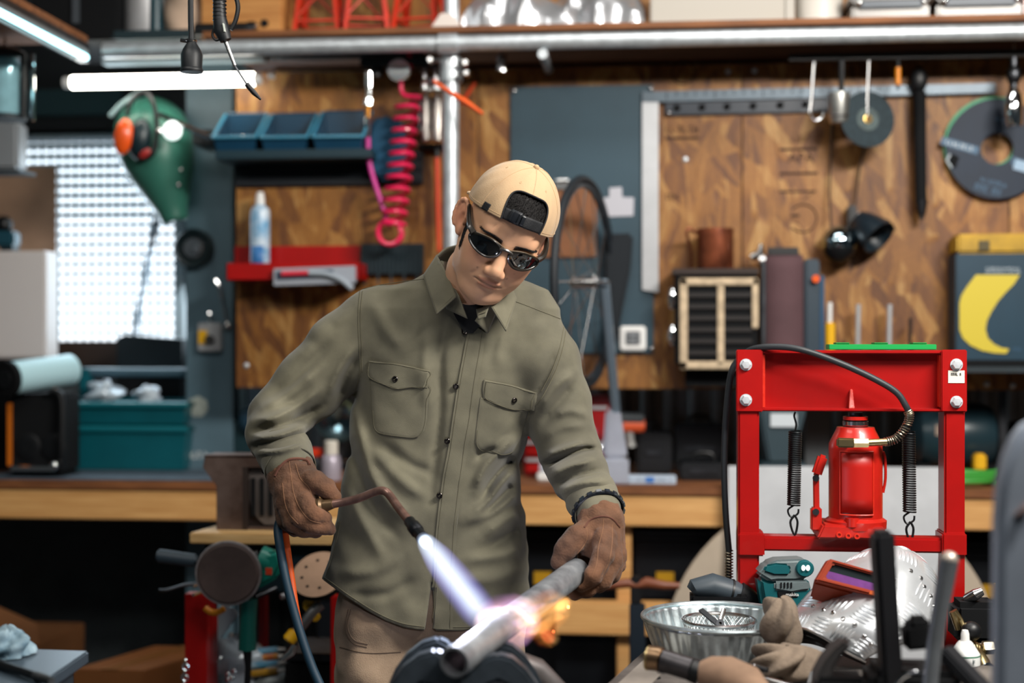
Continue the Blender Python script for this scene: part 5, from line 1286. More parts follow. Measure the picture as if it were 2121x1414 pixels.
# bottle jack
YJ = YPR + .035
jk = T('bottle_jack', 'red bottle jack standing inside the hydraulic press', 'jack', px2(1770, 1112, YJ))
jr = .0545
def jz(y): return px2(1772, y, YJ).z
jx = px2(1772, 1000, YJ).x
m_jk = mat('jack_red', (176, 28, 18), .35, vary=.12, vscale=14, coat=.2)
prof = [(0, jz(1092)), (.062, jz(1092)), (.063, jz(1076)), (jr, jz(1070)), (jr, jz(930)), (jr * .99, jz(918)), (.047, jz(904)), (.043, jz(896)), (.040, jz(890)), (.038, jz(884)), (0, jz(883))]
MB().lathe(prof, (jx, YJ, 0), EZ, 40).build('body', m_jk, jk)
MB().lathe([(.025, jz(884)), (.025, jz(872)), (.021, jz(870)), (.021, jz(862)), (.015, jz(862)), (.015, jz(854))], (jx, YJ, 0), EZ, 28).build('ram', m_dsteel, jk)
MB().lathe([(.0255, jz(869)), (.0255, jz(862)), (.0, jz(862))], (jx, YJ, 0), EZ, 28).build('ram_collar', m_jk, jk)
MB().lathe([(.0245, jz(882)), (.0262, jz(880)), (.0262, jz(872))], (jx, YJ, 0), EZ, 28).build('steel_neck', m_steel, jk)
def onjack(a, y, rr=jr): return Vector((jx + rr * math.sin(a), YJ - rr * math.cos(a), jz(y)))
pan = MB().grid(lambda u, v: onjack(-.66 + 1.14 * u, 934 + 122 * v, jr + .0034), 20, 4); pan.build('label_panel', mat('jack_panel', (172, 22, 14), .4), jk, solid=.002)
for a in (-.70, .52): MB().tube([onjack(a, 930, jr + .003), onjack(a, 1060, jr + .003)], .0014, 6).build('panel_edge', m_weld, jk)
MB().tube([onjack(a, 931, jr + .003) for a in np.linspace(-.70, .52, 16)], .0016, 6).build('panel_edge', m_weld, jk)
MB().tube([onjack(a, 1060, jr + .003) for a in np.linspace(-.70, .52, 16)], .0016, 6).build('panel_edge', m_weld, jk)
b = MB(); b.prism([px2(1692, 1116, YJ - .06), px2(1832, 1118, YJ - .06), px2(1834, 1092, YJ - .06), px2(1706, 1086, YJ - .06)], (0, .12, 0)); b.build('base', m_jk, jk, bevel=.004)
for x, y in ((1738, 1107), (1757, 1109), (1775, 1110)): MB().lathe([(.006, 0), (.006, .003), (.003, .003), (.003, -.002)], px2(x, y, YJ - .06), (0, -1, 0), 14, cap=False).build('valve_screw', m_weld, jk)
MB().cyl(px2(1765, 1072, YJ - .05), px2(1765, 1090, YJ - .05), .014, n=14).build('release_valve', m_jk, jk)
# pump lever
MB().beam(px2(1705, 942, YJ - .02), px2(1690, 985, YJ - .02), .022, .02).build('pump_socket', m_jk, jk, bevel=.005)
MB().beam(px2(1690, 985, YJ - .02), px2(1691, 1060, YJ - .02), .013, .012).build('pump_link', m_jk, jk, bevel=.002)
MB().beam(px2(1690, 1050, YJ - .02), px2(1690, 1098, YJ - .02), .024, .022).build('pump_base', m_jk, jk, bevel=.003)
for y in (990, 1060): MB().cyl(px2(1690, y, YJ - .035), px2(1690, y, YJ - .005), .007, n=10).build('pivot_pin', m_dsteel, jk)
MB().tube(bez([px2(1829, 935, YJ - .01), px2(1833, 950, YJ - .01), px2(1834, 990, YJ - .01), px2(1829, 1020, YJ - .01)], 14), .003, 8).build('side_handle', m_jk, jk)
# hydraulic hose over the beam
hz = T('hydraulic_hose', 'black hydraulic hose looped over the red press beam', 'hose', px2(1505, 1140, YPR))
yh = YPR - .012
path = bez([px2(1510, 1142, yh + .06), px2(1503, 1060, yh + .06), px2(1500, 960, yh + .06), px2(1504, 860, yh + .06), px2(1514, 775, yh + .06), px2(1530, 745, yh + .055), px2(1556, 724, yh + .03), px2(1600, 718, yh + .005), px2(1660, 724, yh - .01), px2(1740, 752, yh - .006), px2(1810, 784, yh - .005), px2(1856, 812, yh - .004), px2(1876, 840, yh - .004), px2(1883, 856, yh)], 90)
MB().tube(path, .0066, 12).build('hose', mat('hose_rubber', (38, 42, 46), .5), hz)
gp = bez([px2(1880, 850, yh), px2(1884, 862, yh), px2(1876, 885, yh), px2(1856, 908, yh), px2(1832, 916, yh)], 60)
MB().tube(gp, .0062, 10).build('hose_end', MATS['hose_rubber'], hz)
sp_ = []
for i in range(len(gp) * 8 - 8):
    t = i / 8; j = int(t); p = gp[j].lerp(gp[j + 1], t - j); d_ = (gp[j + 1] - gp[j]).normalized(); x_, y_, _z = frame_from(d_); a = 2 * math.pi * i / 22
    sp_.append(p + x_ * (.0083 * math.cos(a)) + y_ * (.0083 * math.sin(a)))
MB().tube(sp_, .0014, 5).build('spring_guard', mat('spring_zinc', (170, 160, 140), .35, 1), hz)
sp_ = []
for i in range(140):
    t = i / 140; p = px2(1510 + 0 * t, 1140 + 70 * t, yh + .06); a = 2 * math.pi * i / 12
    sp_.append(p + EX * (.0075 * math.cos(a)) + EY * (.0075 * math.sin(a)))
MB().tube(sp_, .0018, 5).build('spring_guard', MATS['spring_zinc'], hz)
MB().cyl(px2(1510, 1140, yh + .06), px2(1510, 1215, yh + .06), .0055, n=10).build('hose_tail', MATS['hose_rubber'], hz)
m_brass = mat('brass_fitting', (196, 176, 130), .3, 1.0)
MB().cyl(px2(1796, 917, YJ - .075), px2(1836, 915, YJ - .072), .0075, n=16).build('ferrule', m_brass, hz)
MB().beam(px2(1733, 916, YJ - .075), px2(1770, 917, YJ - .075), .019, .019).build('elbow_block', m_brass, hz, bevel=.003)
MB().cyl(px2(1768, 917, YJ - .075), px2(1798, 917, YJ - .075), .010, n=6).build('hex_nut', m_brass, hz)
MB().cyl(px2(1752, 917, YJ - .07), px2(1752, 917, YJ - .04), .008, n=12).build('banjo_stem', m_brass, hz)
# green tray on top of the press
o = T('green_tray', 'green plastic strip lying on the press top beam', 'tray', px2(1830, 724, YPR + .03))
xa_, xb_ = px2(1718, 720).x, px2(1941, 720).x; z0 = px2(1800, 724.5).z
MB().bb(xa_, xb_, YPR + .006, YPR + .06, z0 + .0005, z0 + .0115).build('strip', mat('green_plastic', (26, 150, 74), .4), o, bevel=.001)
for i, f in enumerate((.06, .42, .78)): MB().bb(xa_ + (xb_ - xa_) * f, xa_ + (xb_ - xa_) * (f + .14), YPR + .008, YPR + .055, z0 + .0118, z0 + .0150).build('ridge', MATS['green_plastic'], o, bevel=.002)

# ================================================================== work table on the right
ZT = .69
def tz(px, py): return atz(px, py, ZT)
tb = T('work_table', 'worn steel topped work table before the red press', 'table', (0.6, 2.5, 0))
e0, e1 = tz(1352, 1330), tz(1258, 1414)
dv = (e0 - e1).normalized(); nv = Vector((dv.y, -dv.x, 0))
A_ = e1 - dv * .45; B_ = e0 + dv * .0; 
m_tab = mat('worn_table', (108, 102, 98), .5, .3, vary=.35, vscale=9, col2=(62, 58, 56), bump=.1)
MB().prism([A_, A_ + nv * 1.5, B_ + nv * 1.5, B_], (0, 0, -.03)).build('top', m_tab, tb, bevel=.002)
MB().prism([A_ + nv * .02 + EZ * .0005, A_ + nv * .075 + EZ * .0005, B_ + nv * .075 + EZ * .0005, B_ + nv * .02 + EZ * .0005], (0, 0, .0015)).build('edge_strip', mat('bare_edge', (168, 160, 152), .4, .6, vary=.2), tb)
for f, g in ((.06, .06), (.92, .06), (.06, 1.42), (.92, 1.42)):
    p = A_ + (B_ - A_) * f + nv * g; MB().bb(p.x - .02, p.x + .02, p.y - .02, p.y + .02, 0, ZT - .031).build('leg', m_dsteel, tb, bevel=.003)
MB().cyl(tz(1356, 1404) + EZ * .0002, tz(1356, 1404) + EZ * .001, .011, n=20).build('hole', m_blackm, tb)
# fluted pan
dB = 2.70
pc_ = atd(1492, 1277, dB)
pn = T('fluted_pan', 'shallow galvanised pan with fluted sides on the work table', 'pan', (pc_.x, pc_.y, ZT))
rp_ = 162 / F * dB; hp = pc_.z - ZT
m_pan = mat('galvanised_pan', (190, 202, 206), .34, .92, vary=.18, vscale=30, rvar=.12)
NW = 40
def panw(u, v):
    a = 2 * math.pi * u; w_ = (math.sin(NW * a)) * .0014 * min(1, 4 * v * (1.05 - v))
    r = rp_ * (.84 + .15 * v) + w_
    return (pc_.x + r * math.cos(a), pc_.y + r * math.sin(a), ZT + .002 + (hp - .004) * v)
w_ = MB(); w_.grid(panw, NW * 8, 8, True); w_.build('fluted_wall', m_pan, pn, solid=.0016, fix=False)
MB().lathe([(0, 0), (rp_ * .84, 0), (rp_ * .84, .0018), (0, .0018)], (pc_.x, pc_.y, ZT + .0008), EZ, 64).build('bottom', m_pan, pn)
MB().tube(circ((pc_.x, pc_.y, ZT + hp), rp_ * .995, EX, EY, 72), .0042, 8, closed=True).build('rolled_rim', m_pan, pn)
# sieve with a scraper inside
sv = T('wire_sieve', 'small round wire sieve resting in the fluted pan', 'sieve', (pc_.x, pc_.y, ZT + .02))
sc_ = atd(1489, 1284, dB + .0); sr = 75 / F * dB
MB().tube(circ(sc_, sr, EX, EY, 48), .0036, 8, closed=True).build('rim', m_steel, sv)
def sieve(u, v):
    a = 2 * math.pi * u; return (sc_.x + sr * math.cos(a) * (1 - .12 * v), sc_.y + sr * math.sin(a) * (1 - .12 * v), sc_.z - .032 * v)
for i in range(48):
    a0 = i / 48
    MB().tube([sieve(a0 + .06 * t, t) for t in (0, .5, 1)], .0007, 4).tube([sieve(a0 - .06 * t, t) for t in (0, .5, 1)], .0007, 4).build('mesh_wire', m_steel, sv)
MB().lathe([(0, 0), (sr * .88, 0), (sr * .88, .001)], sc_ - EZ * .0335, EZ, 40).build('mesh_floor', mat('sieve_floor', (128, 124, 118), .5, .8, alpha=.7), sv)
k = T('small_scraper', 'small metal scraper lying inside the wire sieve', 'scraper', sc_)
MB().prism([atd(1447, 1266, dB - .0), atd(1456, 1262, dB), atd(1490, 1290, dB - .03), atd(1482, 1296, dB - .03)], (0, .0, .003)).build('blade', m_dsteel, k)
MB().cyl(atd(1490, 1292, dB - .03), atd(1499, 1262, dB - .0), .0045, n=10).build('stem', m_steel, k)
MB().lathe([(.003, -.004), (.008, -.004), (.008, .004), (.003, .004)], atd(1491, 1291, dB - .034), (.2, -1, .4), 16, cap=False).build('ring', m_dsteel, k)
# dark grinder body behind the pan
k = T('dark_grinder', 'dark grey power tool body behind the fluted pan', 'power tool', tz(1495, 1250))
dg_ = 2.92
MB().tube([atd(1434, 1226, dg_), atd(1440, 1220, dg_), atd(1476, 1214, dg_), atd(1520, 1226, dg_), atd(1545, 1236, dg_)], [.018, .026, .032, .028, .022], 20, flat=.85).build('body', mat('tool_slate', (52, 62, 70), .5), k)
MB().tube([atd(1530, 1230, dg_ - .005), atd(1552, 1240, dg_ - .005), atd(1568, 1246, dg_ - .005)], [.026, .022, .014], 18).build('nose', m_black, k)
MB().tube([atd(1512, 1224, dg_), atd(1516, 1225, dg_)], .0305, 20, flat=.85).build('seam_band', m_black, k)
b = MB(); p = atd(1490, 1250, dg_); b.bb(p.x - .06, p.x + .06, p.y - .03, p.y + .03, ZT + .001, p.z + .025); b.build('battery', m_black, k, bevel=.006)
# teal cordless tool
m_teal = mat('teal_tool', (14, 84, 90), .4, vary=.06)
m_tgrey = mat('tool_grey', (96, 108, 110), .5, bump=.1, bscale=200)
dk = T('teal_driver', 'teal cordless driver with twin lamps standing on the work table', 'drill', tz(1630, 1280))
dt = 2.86
def pd(x, y, o=0): return atd(x, y, dt + o)
pl = [pd(*q) for q in ((1569, 1190), (1580, 1178), (1588, 1168), (1610, 1160), (1660, 1158), (1676, 1163), (1682, 1176), (1680, 1190), (1672, 1200), (1648, 1204), (1612, 1204), (1596, 1206))]
MB().prism(pl, FW * .055).build('motor_housing', m_tgrey, dk, bevel=.012, seg=3)
pl = [pd(x, y, -.004) for x, y in ((1586, 1170), (1608, 1166), (1634, 1168), (1641, 1180), (1636, 1192), (1604, 1192), (1580, 1184))]
MB().prism(pl, FW * .008).build('top_cover', m_teal, dk, bevel=.004)
pl = [pd(x, y, .002) for x, y in ((1596, 1200), (1648, 1200), (1676, 1196), (1681, 1222), (1684, 1262), (1674, 1290), (1590, 1290), (1580, 1262), (1573, 1222), (1568, 1192))]
MB().prism(pl, FW * .05).build('handle', m_teal, dk, bevel=.010, seg=3)
pl = [pd(x, y, -.003) for x, y in ((1604, 1204), (1676, 1202), (1681, 1222), (1662, 1224), (1640, 1228), (1604, 1222))]
MB().prism(pl, FW * .010).build('grip_panel', m_tgrey, dk, bevel=.004)
MB().lathe([(.0, .0), (.016, 0), (.0185, -.004), (.0185, -.02), (0, -.02)], pd(1668, 1178, -.006), -FW, 24, sc=(1, .9)).build('lamp_ring', m_teal, dk)
for x in (1664, 1673.5): MB().ball(pd(x, 1176, -.008), (.0042, .003, .006), 12, 8).build('lamp', mat('led_lamp', (240, 246, 240), .3, emit=1.0), dk)
for i in range(4): MB().beam(pd(1618 + i * 7, 1206, -.004), pd(1618 + i * 7, 1217, -.004), .002, .003).build('vent_slot', m_black, dk)
p0 = pd(1570, 1230, .0012); 
MB().prism([pd(x, y, -.0002) for x, y in ((1610, 1224), (1642, 1226), (1654, 1236), (1640, 1238), (1612, 1238))], FW * .003).build('logo_panel', m_black, dk, bevel=.001)
RC = Matrix((RT, UP, -FW)).transposed()
text('logo', 'makita', .010, pd(1641, 1231, -.0012), RC, m_white, dk, .0002)
p = pd(1632, 1280); MB().bb(p.x - .045, p.x + .045, p.y - .01, p.y + .08, ZT + .001, pd(0, 1288).z).build('battery', m_black, dk, bevel=.006)

# ------------------------------------------------------------------ tread plate welding mask
dM = 2.66
mk = T('tread_plate_mask', 'welding mask made of riveted aluminium tread plate', 'welding mask', tz(1780, 1370))
m_tread = mat('tread_aluminium', (214, 218, 222), .26, .6, vary=.08, vscale=10, rvar=.08)
# shell: swept curve, front edge (chin, lower-left in photo) -> crown (upper-right, behind)
EL = [(1618, 1302), (1640, 1270), (1664, 1240), (1690, 1212), (1716, 1190), (1744, 1170), (1768, 1156), (1800, 1143)]
ER = [(1790, 1366), (1830, 1345), (1880, 1330), (1920, 1305), (1942, 1268), (1950, 1225), (1930, 1180), (1880, 1146)]
DL = [dM - .03, dM + .02, dM + .06, dM + .08, dM + .10, dM + .12, dM + .13, dM + .13]
DR = [dM - .10, dM - .12, dM - .11, dM - .07, dM - .02, dM + .03, dM + .08, dM + .12]
BU = [.010, .035, .055, .068, .075, .075, .060, .018]
LP = bez([atd(x, y, d_) for (x, y), d_ in zip(EL, DL)], 42); RPp = bez([atd(x, y, d_) for (x, y), d_ in zip(ER, DR)], 42)
BUp = [v.x for v in bez([Vector((b_, 0, 0)) for b_ in BU], 42)]
outw = (-FW * .75 + UP * .6 - RT * .1).normalized()
def mask_pt(u, v):
    f = v * (len(LP) - 1); i = min(len(LP) - 2, int(f)); t = f - i
    l = LP[i].lerp(LP[i + 1], t); r = RPp[i].lerp(RPp[i + 1], t); b_ = BUp[i] * (1 - t) + BUp[i + 1] * t
    s_ = math.sin(math.pi * u) ** .8
    return l.lerp(r, u) + outw * (b_ * s_ * 1.1)
sh_ = MB(); sh_.grid(mask_pt, 40, 60); sh_.build('shell', m_tread, mk, solid=.0025, fix=False)
def mask_n(u, v):
    e = .01
    a = mask_pt(min(1, u + e), v) - mask_pt(max(0, u - e), v); b_ = mask_pt(u, min(1, v + e)) - mask_pt(u, max(0, v - e))
    n_ = a.cross(b_).normalized()
    return n_ if n_.dot(outw) > 0 else -n_
# tread bars: five-bar groups, alternating direction
tr = MB()
def uv_of(u, v, du, dv_): return u + du, v + dv_
rows, cols = 6, 4
for j in range(rows):
    for i in range(cols):
        cu = (i + .5) / cols; cv = (j + .5) / rows
        if .30 < cv < .62 and .12 < cu < .78: continue          # under the lens frame
        horiz = (i + j) % 2
        for q in range(5):
            o_ = (q - 2) * .021
            pts = []
            for t in np.linspace(-1, 1, 7):
                if horiz: uu, vv = cu + t * .095, cv + o_ * 1.15
                else: uu, vv = cu + o_ * 1.9, cv + t * .056
                uu = min(.985, max(.015, uu)); vv = min(.985, max(.015, vv))
                pts.append(mask_pt(uu, vv) + mask_n(uu, vv) * .0006)
            tr.tube(pts, [.0004, .0022, .0032, .0036, .0032, .0022, .0004], 6)
tr.build('tread_bars', m_tread, mk)['kind'] = 'stuff'
for px, py in ((1683, 1258), (1705, 1262), (1726, 1267), (1748, 1280), (1769, 1295), (1789, 1315), (1804, 1337), (1884, 1181), (1903, 1198), (1914, 1217), (1924, 1235), (1934, 1255), (1941, 1270)):
    best = min(((mask_pt(u / 40, v / 60) - CAM, u, v) for u in range(1, 40) for v in range(1, 60)), key=lambda q: (q[0] / q[0].dot(FW) - ray(px, py)).length)
    u, v = best[1] / 40, best[2] / 60; n_ = mask_n(u, v)
    rv = MB().lathe([(.0046, 0), (.0046, .0012), (.0032, .0028), (.0012, .003), (.0012, .001)], mask_pt(u, v) + n_ * .001, n_, 14, cap=False).build('rivet', m_steel, mk)
# dark collar under the chin edge
ch_ = bez([atd(x, y, d_) for x, y, d_ in ((1616, 1304, dM - .02), (1640, 1300, dM - .06), (1672, 1304, dM - .09), (1710, 1322, dM - .11), (1750, 1348, dM - .12), (1792, 1370, dM - .10))], 30)
cl_ = bez([atd(x, y, d_) for x, y, d_ in ((1612, 1330, dM + .02), (1640, 1330, dM + .0), (1680, 1332, dM - .02), (1720, 1345, dM - .04), (1760, 1362, dM - .06), (1792, 1376, dM - .08))], 30)
MB().grid(lambda u, v: ch_[int(u * (len(ch_) - 1))].lerp(cl_[int(u * (len(cl_) - 1))], v), len(ch_) - 1, 3).build('black_lining', mat('lining_black', (20, 22, 24), .3), mk, solid=.003, fix=False)
MB().tube(ch_, .0028, 8).build('edge_bead', m_steel, mk)
# lens frame (tilted back, facing camera and up)
LFq = [(1712, 1162), (1690, 1203), (1836, 1246), (1850, 1206)]
fc = [atd(1718, 1156, dM - .062), atd(1690, 1202, dM - .072), atd(1846, 1242, dM - .082), atd(1858, 1196, dM - .072)]
fn = (fc[1] - fc[0]).cross(fc[3] - fc[0]).normalized()
if fn.dot(FW) > 0: fn = -fn
m_fr = mat('orange_red_frame', (140, 48, 20), .4)
def quad(s0, s1, t0, t1, off=0):                     # inner quad of the lens plane
    def q(s, t): return fc[0].lerp(fc[3], s).lerp(fc[1].lerp(fc[2], s), t) + fn * off
    return [q(s0, t0), q(s1, t0), q(s1, t1), q(s0, t1)]
MB().ring(quad(0, 1, 0, 1, .0), quad(.09, .93, .15, .80, .0), fn * -.03).build('lens_frame', m_fr, mk, bevel=.003)
MB().prism(quad(.09, .93, .15, .80, -.008), fn * -.003).build('dark_glass', mat('filter_glass', (24, 34, 36), .3), mk)
MB().prism(quad(.09, .93, .48, .79, -.0075), fn * .0012).build('violet_glass', mat('violet_filter', (104, 56, 120), .35, vary=.15, vscale=40), mk)
MB().prism(quad(.70, .78, .84, 1.02, .0005), fn * .004).build('clip', mat('clip_orange', (190, 90, 44), .3), mk, bevel=.001)
sk = [fc[0] - fn * .03, fc[1] - fn * .03 + UP * -.0, fc[2] - fn * .03, fc[3] - fn * .03]
b = MB(); b.hexa([p + fn * .001 for p in sk], [sk[0] - fn * .05 + UP * -.01, sk[1] - fn * .03 + UP * -.03, sk[2] - fn * .03 + UP * -.035, sk[3] - fn * .05]); b.build('frame_skirt', m_fr, mk, bevel=.004)

# ------------------------------------------------------------------ gloves, rag, burner, lighter on the table
m_suede = mat('grey_suede', (112, 98, 84), .9, vary=.28, vscale=14, bump=.4, bscale=120)
def crumple(name, ctr, rx, ry, rz, seed, label, cat, m, ridge=.14, k1=6):
    r_ = random.Random(seed); ph = [(r_.uniform(0, 6.28), r_.randint(2, k1), r_.randint(2, k1)) for _ in range(6)]
    def f(u, v):
        a = 2 * math.pi * u; t = math.pi * (.02 + .96 * v)
        w = 1 + sum(ridge / (i * .5 + 1) * math.sin(p + ka * a + kb * t) for i, (p, ka, kb) in enumerate(ph)) * math.sin(t)
        p = Vector((rx * math.sin(t) * math.cos(a) * w, ry * math.sin(t) * math.sin(a) * w, rz * math.cos(t) * w))
        q = RT * p.x + FW * p.y + UP * p.z + ctr
        if q.z < ZT + .002: q.z = ZT + .002
        return q
    b = MB(); b.grid(f, 56, 34, True)
    return tag(b.build(name, m, None, sharp=60), label, cat)
crumple('suede_glove', atd(1616, 1290, 2.56), .033, .04, .045, 5, 'crumpled grey suede glove hanging over the pan rim', 'glove', m_suede, .2, 5)
crumple('leather_rag', atd(1630, 1372, 2.46), .056, .045, .030, 11, 'crumpled grey leather rag before the tread plate mask', 'rag', m_suede, .22, 5)
bn = T('gas_burner', 'metal burner tube with blackened sleeve lying on the table edge', 'burner', tz(1400, 1400))
db = 2.33
bt = [atd(1343, 1362, db + .02), atd(1362, 1364, db + .015), atd(1372, 1367, db + .01), atd(1432, 1386, db - .01), atd(1450, 1394, db - .015)]
MB().tube(bt[:3], [.0202, .0202, .0193], 28).build('nozzle', mat('nozzle_bronze', (132, 108, 84), .35, 1, vary=.25, vscale=30), bn, bevel=.001)
MB().tube([bt[2] * .96 + bt[1] * .04, bt[3]], [.0187, .0187], 28).build('sleeve', mat('blued_sleeve', (76, 74, 76), .4, .9, vary=.45, vscale=16), bn)
MB().tube([bt[3], bt[4]], [.0193, .0193], 24).build('hose_clamp', m_black, bn)
dirb = (bt[0] - bt[2]).normalized(); xx, yy, zz_ = frame_from(dirb)
MB().tube(circ(bt[0], .0183, xx, yy, 28), .0025, 8, closed=True).build('mouth_ring', m_brass, bn)
MB().tube(circ(bt[2] - UP * .019, .008, RT, FW, 16), .0016, 6, closed=True).build('wire_ring', m_steel, bn)
MB().tube([bt[4], atd(1470, 1396, db - .02), atd(1505, 1402, db - .03), atd(1545, 1420, db - .05), atd(1590, 1466, db - .12)], [.020, .029, .034, .034, .024], 24).build('leather_wrap', mat('pale_leather', (128, 102, 82), .85, vary=.25, vscale=10, bump=.2), bn)
k = T('bit_holder', 'chrome threaded rod lying before the leather rag', 'tool', tz(1570, 1405))
MB().cyl(atd(1556, 1378, 2.40), atd(1590, 1388, 2.38), .0045, n=14).build('thread', m_black, k)
for i in range(6): MB().tube(circ(atd(1562 + 4.5 * i, 1379.5 + 1.4 * i, 2.395), .0047, UP, FW, 14), .0009, 5, closed=True).build('thread_ridge', m_steel, k)
MB().cyl(atd(1575, 1402, 2.38), atd(1655, 1424, 2.33), .004, n=12).build('rod', m_chrome, k)
k = T('orange_lighter', 'orange lighter with clear tank on the table', 'lighter', tz(1700, 1410))
dl_ = 2.42
MB().tube([atd(1688, 1384, dl_), atd(1704, 1388, dl_), atd(1708, 1400, dl_)], [.008, .010, .008], 12).build('cap', mat('lighter_orange', (236, 112, 20), .35), k, bevel=.002)
MB().tube([atd(1686, 1392, dl_ - .01), atd(1688, 1412, dl_ - .02), atd(1694, 1440, dl_ - .02)], [.007, .014, .014], 14).build('tank', mat('clear_tank', (214, 218, 222), .08, .2, trans=.5), k)
# items behind the vise on the right
k = T('white_spray_can', 'white aerosol can with green band between the vise and the grey plate', 'spray can', tz(1995, 1400))
c = atd(1999, 1420, 2.60); c.z = ZT + .001
rc_ = 30 / F * 2.6; zt2 = atd(0, 1352, 2.6).z - c.z
MB().lathe([(rc_, 0), (rc_, zt2 * .93), (rc_ * .97, zt2), (rc_ * .55, zt2 + .018), (rc_ * .42, zt2 + .022)], c, EZ, 30).build('can', mat('can_white', (206, 208, 206), .35), k)
MB().lathe([(rc_ * 1.01, zt2 * .80), (rc_ * 1.01, zt2 * .92)], c, EZ, 30, cap=False).build('green_band', mat('band_green', (40, 120, 90), .4), k)
MB().lathe([(rc_ * .30, zt2 + .022), (rc_ * .28, zt2 + .035), (rc_ * .2, zt2 + .042), (0, zt2 + .042)], c, EZ, 18).build('nozzle', m_white, k)
sA = c + Vector((-rc_ * .5, -rc_ * .9, 0))
for j in range(4): scribble(Vector((c.x - rc_ * .55, c.y - rc_ * .9, c.z + zt2 * (.62 - .12 * j))), Vector((c.x + rc_ * .45, c.y - rc_ * .92, c.z + zt2 * (.62 - .12 * j))), .0045, mat('can_print', (90, 100, 104), .6), k, seed=j)
k = T('lever_valve', 'brass valve body with black ball lever beside the white can', 'valve', tz(2015, 1400))
dv_ = 2.66
MB().ball(atd(2012, 1307, dv_), .0185, 22, 14).build('ball_knob', m_black, k)
MB().cyl(atd(2008, 1322, dv_), atd(2006, 1350, dv_), .005, n=10).build('lever_rod', m_steel, k)
MB().tube([atd(2000, 1336, dv_ + .01), atd(2016, 1342, dv_ + .01), atd(2034, 1350, dv_ + .01)], [.010, .013, .012], 16).build('body', m_brass, k)
for i in range(5): MB().tube(circ(atd(2008 + 5 * i, 1338 + 2.4 * i, dv_ + .01), .0138, UP, FW, 16), .0013, 5, closed=True).build('thread_ridge', m_brass, k)
MB().cyl(atd(2036, 1341, dv_), atd(2056, 1340, dv_), .0135, n=6).build('hex_cap', mat('nickel', (200, 194, 178), .25, 1), k, bevel=.001)
MB().tube([atd(2028, 1352, dv_), atd(2036, 1372, dv_ - .02), atd(2044, 1388, dv_ - .04)], [.009, .013, .010], 14).build('outlet', m_brass, k)
MB().tube(circ(atd(2046, 1386, dv_ - .045), .010, RT, UP, 18), .003, 8, closed=True).build('outlet_ring', m_chrome, k)
MB().tube([atd(1972, 1266, dv_ + .03), atd(1978, 1280, dv_ + .03), atd(1984, 1304, dv_ + .03)], [.006, .007, .005], 10).build('tie_arm', m_brass, k)
MB().tube([atd(1976, 1264, dv_ + .03), atd(1990, 1284, dv_ + .03), atd(1998, 1302, dv_ + .02)], [.006, .005, .004], 10).build('tie_arm', m_brass, k)
k = T('black_machine_block', 'black rounded machine block behind the ball lever', 'machine', tz(2020, 1300))
MB().bb(*[v for pair in ((atd(1972, 0, 2.8).x, atd(2066, 0, 2.8).x), (atd(2000, 0, 2.77).y, atd(2000, 0, 2.85).y), (ZT + .001, atd(0, 1243, 2.8).z)) for v in pair]).build('block', m_blackm, k, bevel=.012)
MB().tube([atd(2006, 1240, 2.80), atd(2022, 1230, 2.78), atd(2034, 1224, 2.78)], [.012, .011, .008], 12).build('steel_stub', m_steel, k)
MB().cyl(atd(2066, 1208, 2.8), atd(2066, 1226, 2.8), .007, n=12).cyl(atd(2066, 1226, 2.8), atd(2068, 1300, 2.8), .004, n=10).build('yellow_rod', m_yellow, k)

# vise with tall black handle, close to the camera
vs_ = T('bench_vise', 'black bench vise with tall square handle bar at the table front', 'vise', tz(1830, 1414) * 1)
dV = 2.12
MB().beam(atd(1826, 1098, dV), atd(1846, 1440, dV), .043, .03, up=RT).build('handle_bar', mat('vise_black', (12, 13, 18), .55), vs_, bevel=.006)
MB().tube([atd(1966, 1160, dV - .05), atd(1958, 1205, dV - .05), atd(1936, 1330, dV - .06), atd(1924, 1440, dV - .07)], [.0135, .013, .011, .011], 14).build('round_rod', mat('rod_worn', (92, 96, 100), .4, .4, vary=.3), vs_)
MB().ball(atd(1966, 1160, dV - .05), .0135, 12, 8).build('rod_tip', mat('rod_tip', (170, 160, 150), .4, .6), vs_)
pl = [atd(x, y, dV + .02) for x, y in ((1690, 1440), (1694, 1400), (1710, 1370), (1732, 1344), (1756, 1326), (1770, 1334), (1748, 1356), (1730, 1384), (1722, 1412), (1720, 1440))]
MB().prism(pl, FW * .05).build('jaw_casting', mat('vise_casting', (74, 72, 72), .5, .5, vary=.2), vs_, bevel=.006)
MB().bb(*[v for pair in ((atd(1800, 0, dV).x, atd(1985, 0, dV).x), (atd(1850, 0, dV).y - .02, atd(1850, 0, dV).y + .08), (atd(0, 1500, dV).z, atd(0, 1384, dV).z)) for v in pair]).build('body', m_blackm, vs_, bevel=.012)
MB().bb(*[v for pair in ((atd(1692, 0, dV).x, atd(1800, 0, dV).x), (atd(1850, 0, dV).y, atd(1850, 0, dV).y + .07), (ZT + .001, atd(0, 1408, dV).z)) for v in pair]).build('base_plate', m_blackm, vs_, bevel=.008)
MB().beam(atd(1900, 1275, dV + .02), atd(1902, 1340, dV + .02), .028, .03, up=RT).build('upright_post', m_blackm, vs_, bevel=.006)
MB().beam(atd(1870, 1318, dV + .02), atd(1930, 1312, dV + .02), .03, .04).build('cross_jaw', m_blackm, vs_, bevel=.006)
MB().beam(atd(1955, 1345, dV + .01), atd(2045, 1440, dV - .04), .035, .02).build('side_plate', mat('plate_dim', (44, 46, 50), .4, .6), vs_, bevel=.004)
MB().tube(circ(atd(1900, 1440, dV - .05), .034, RT, UP, 28), .003, 8, closed=True).build('bright_ring', m_chrome, vs_)
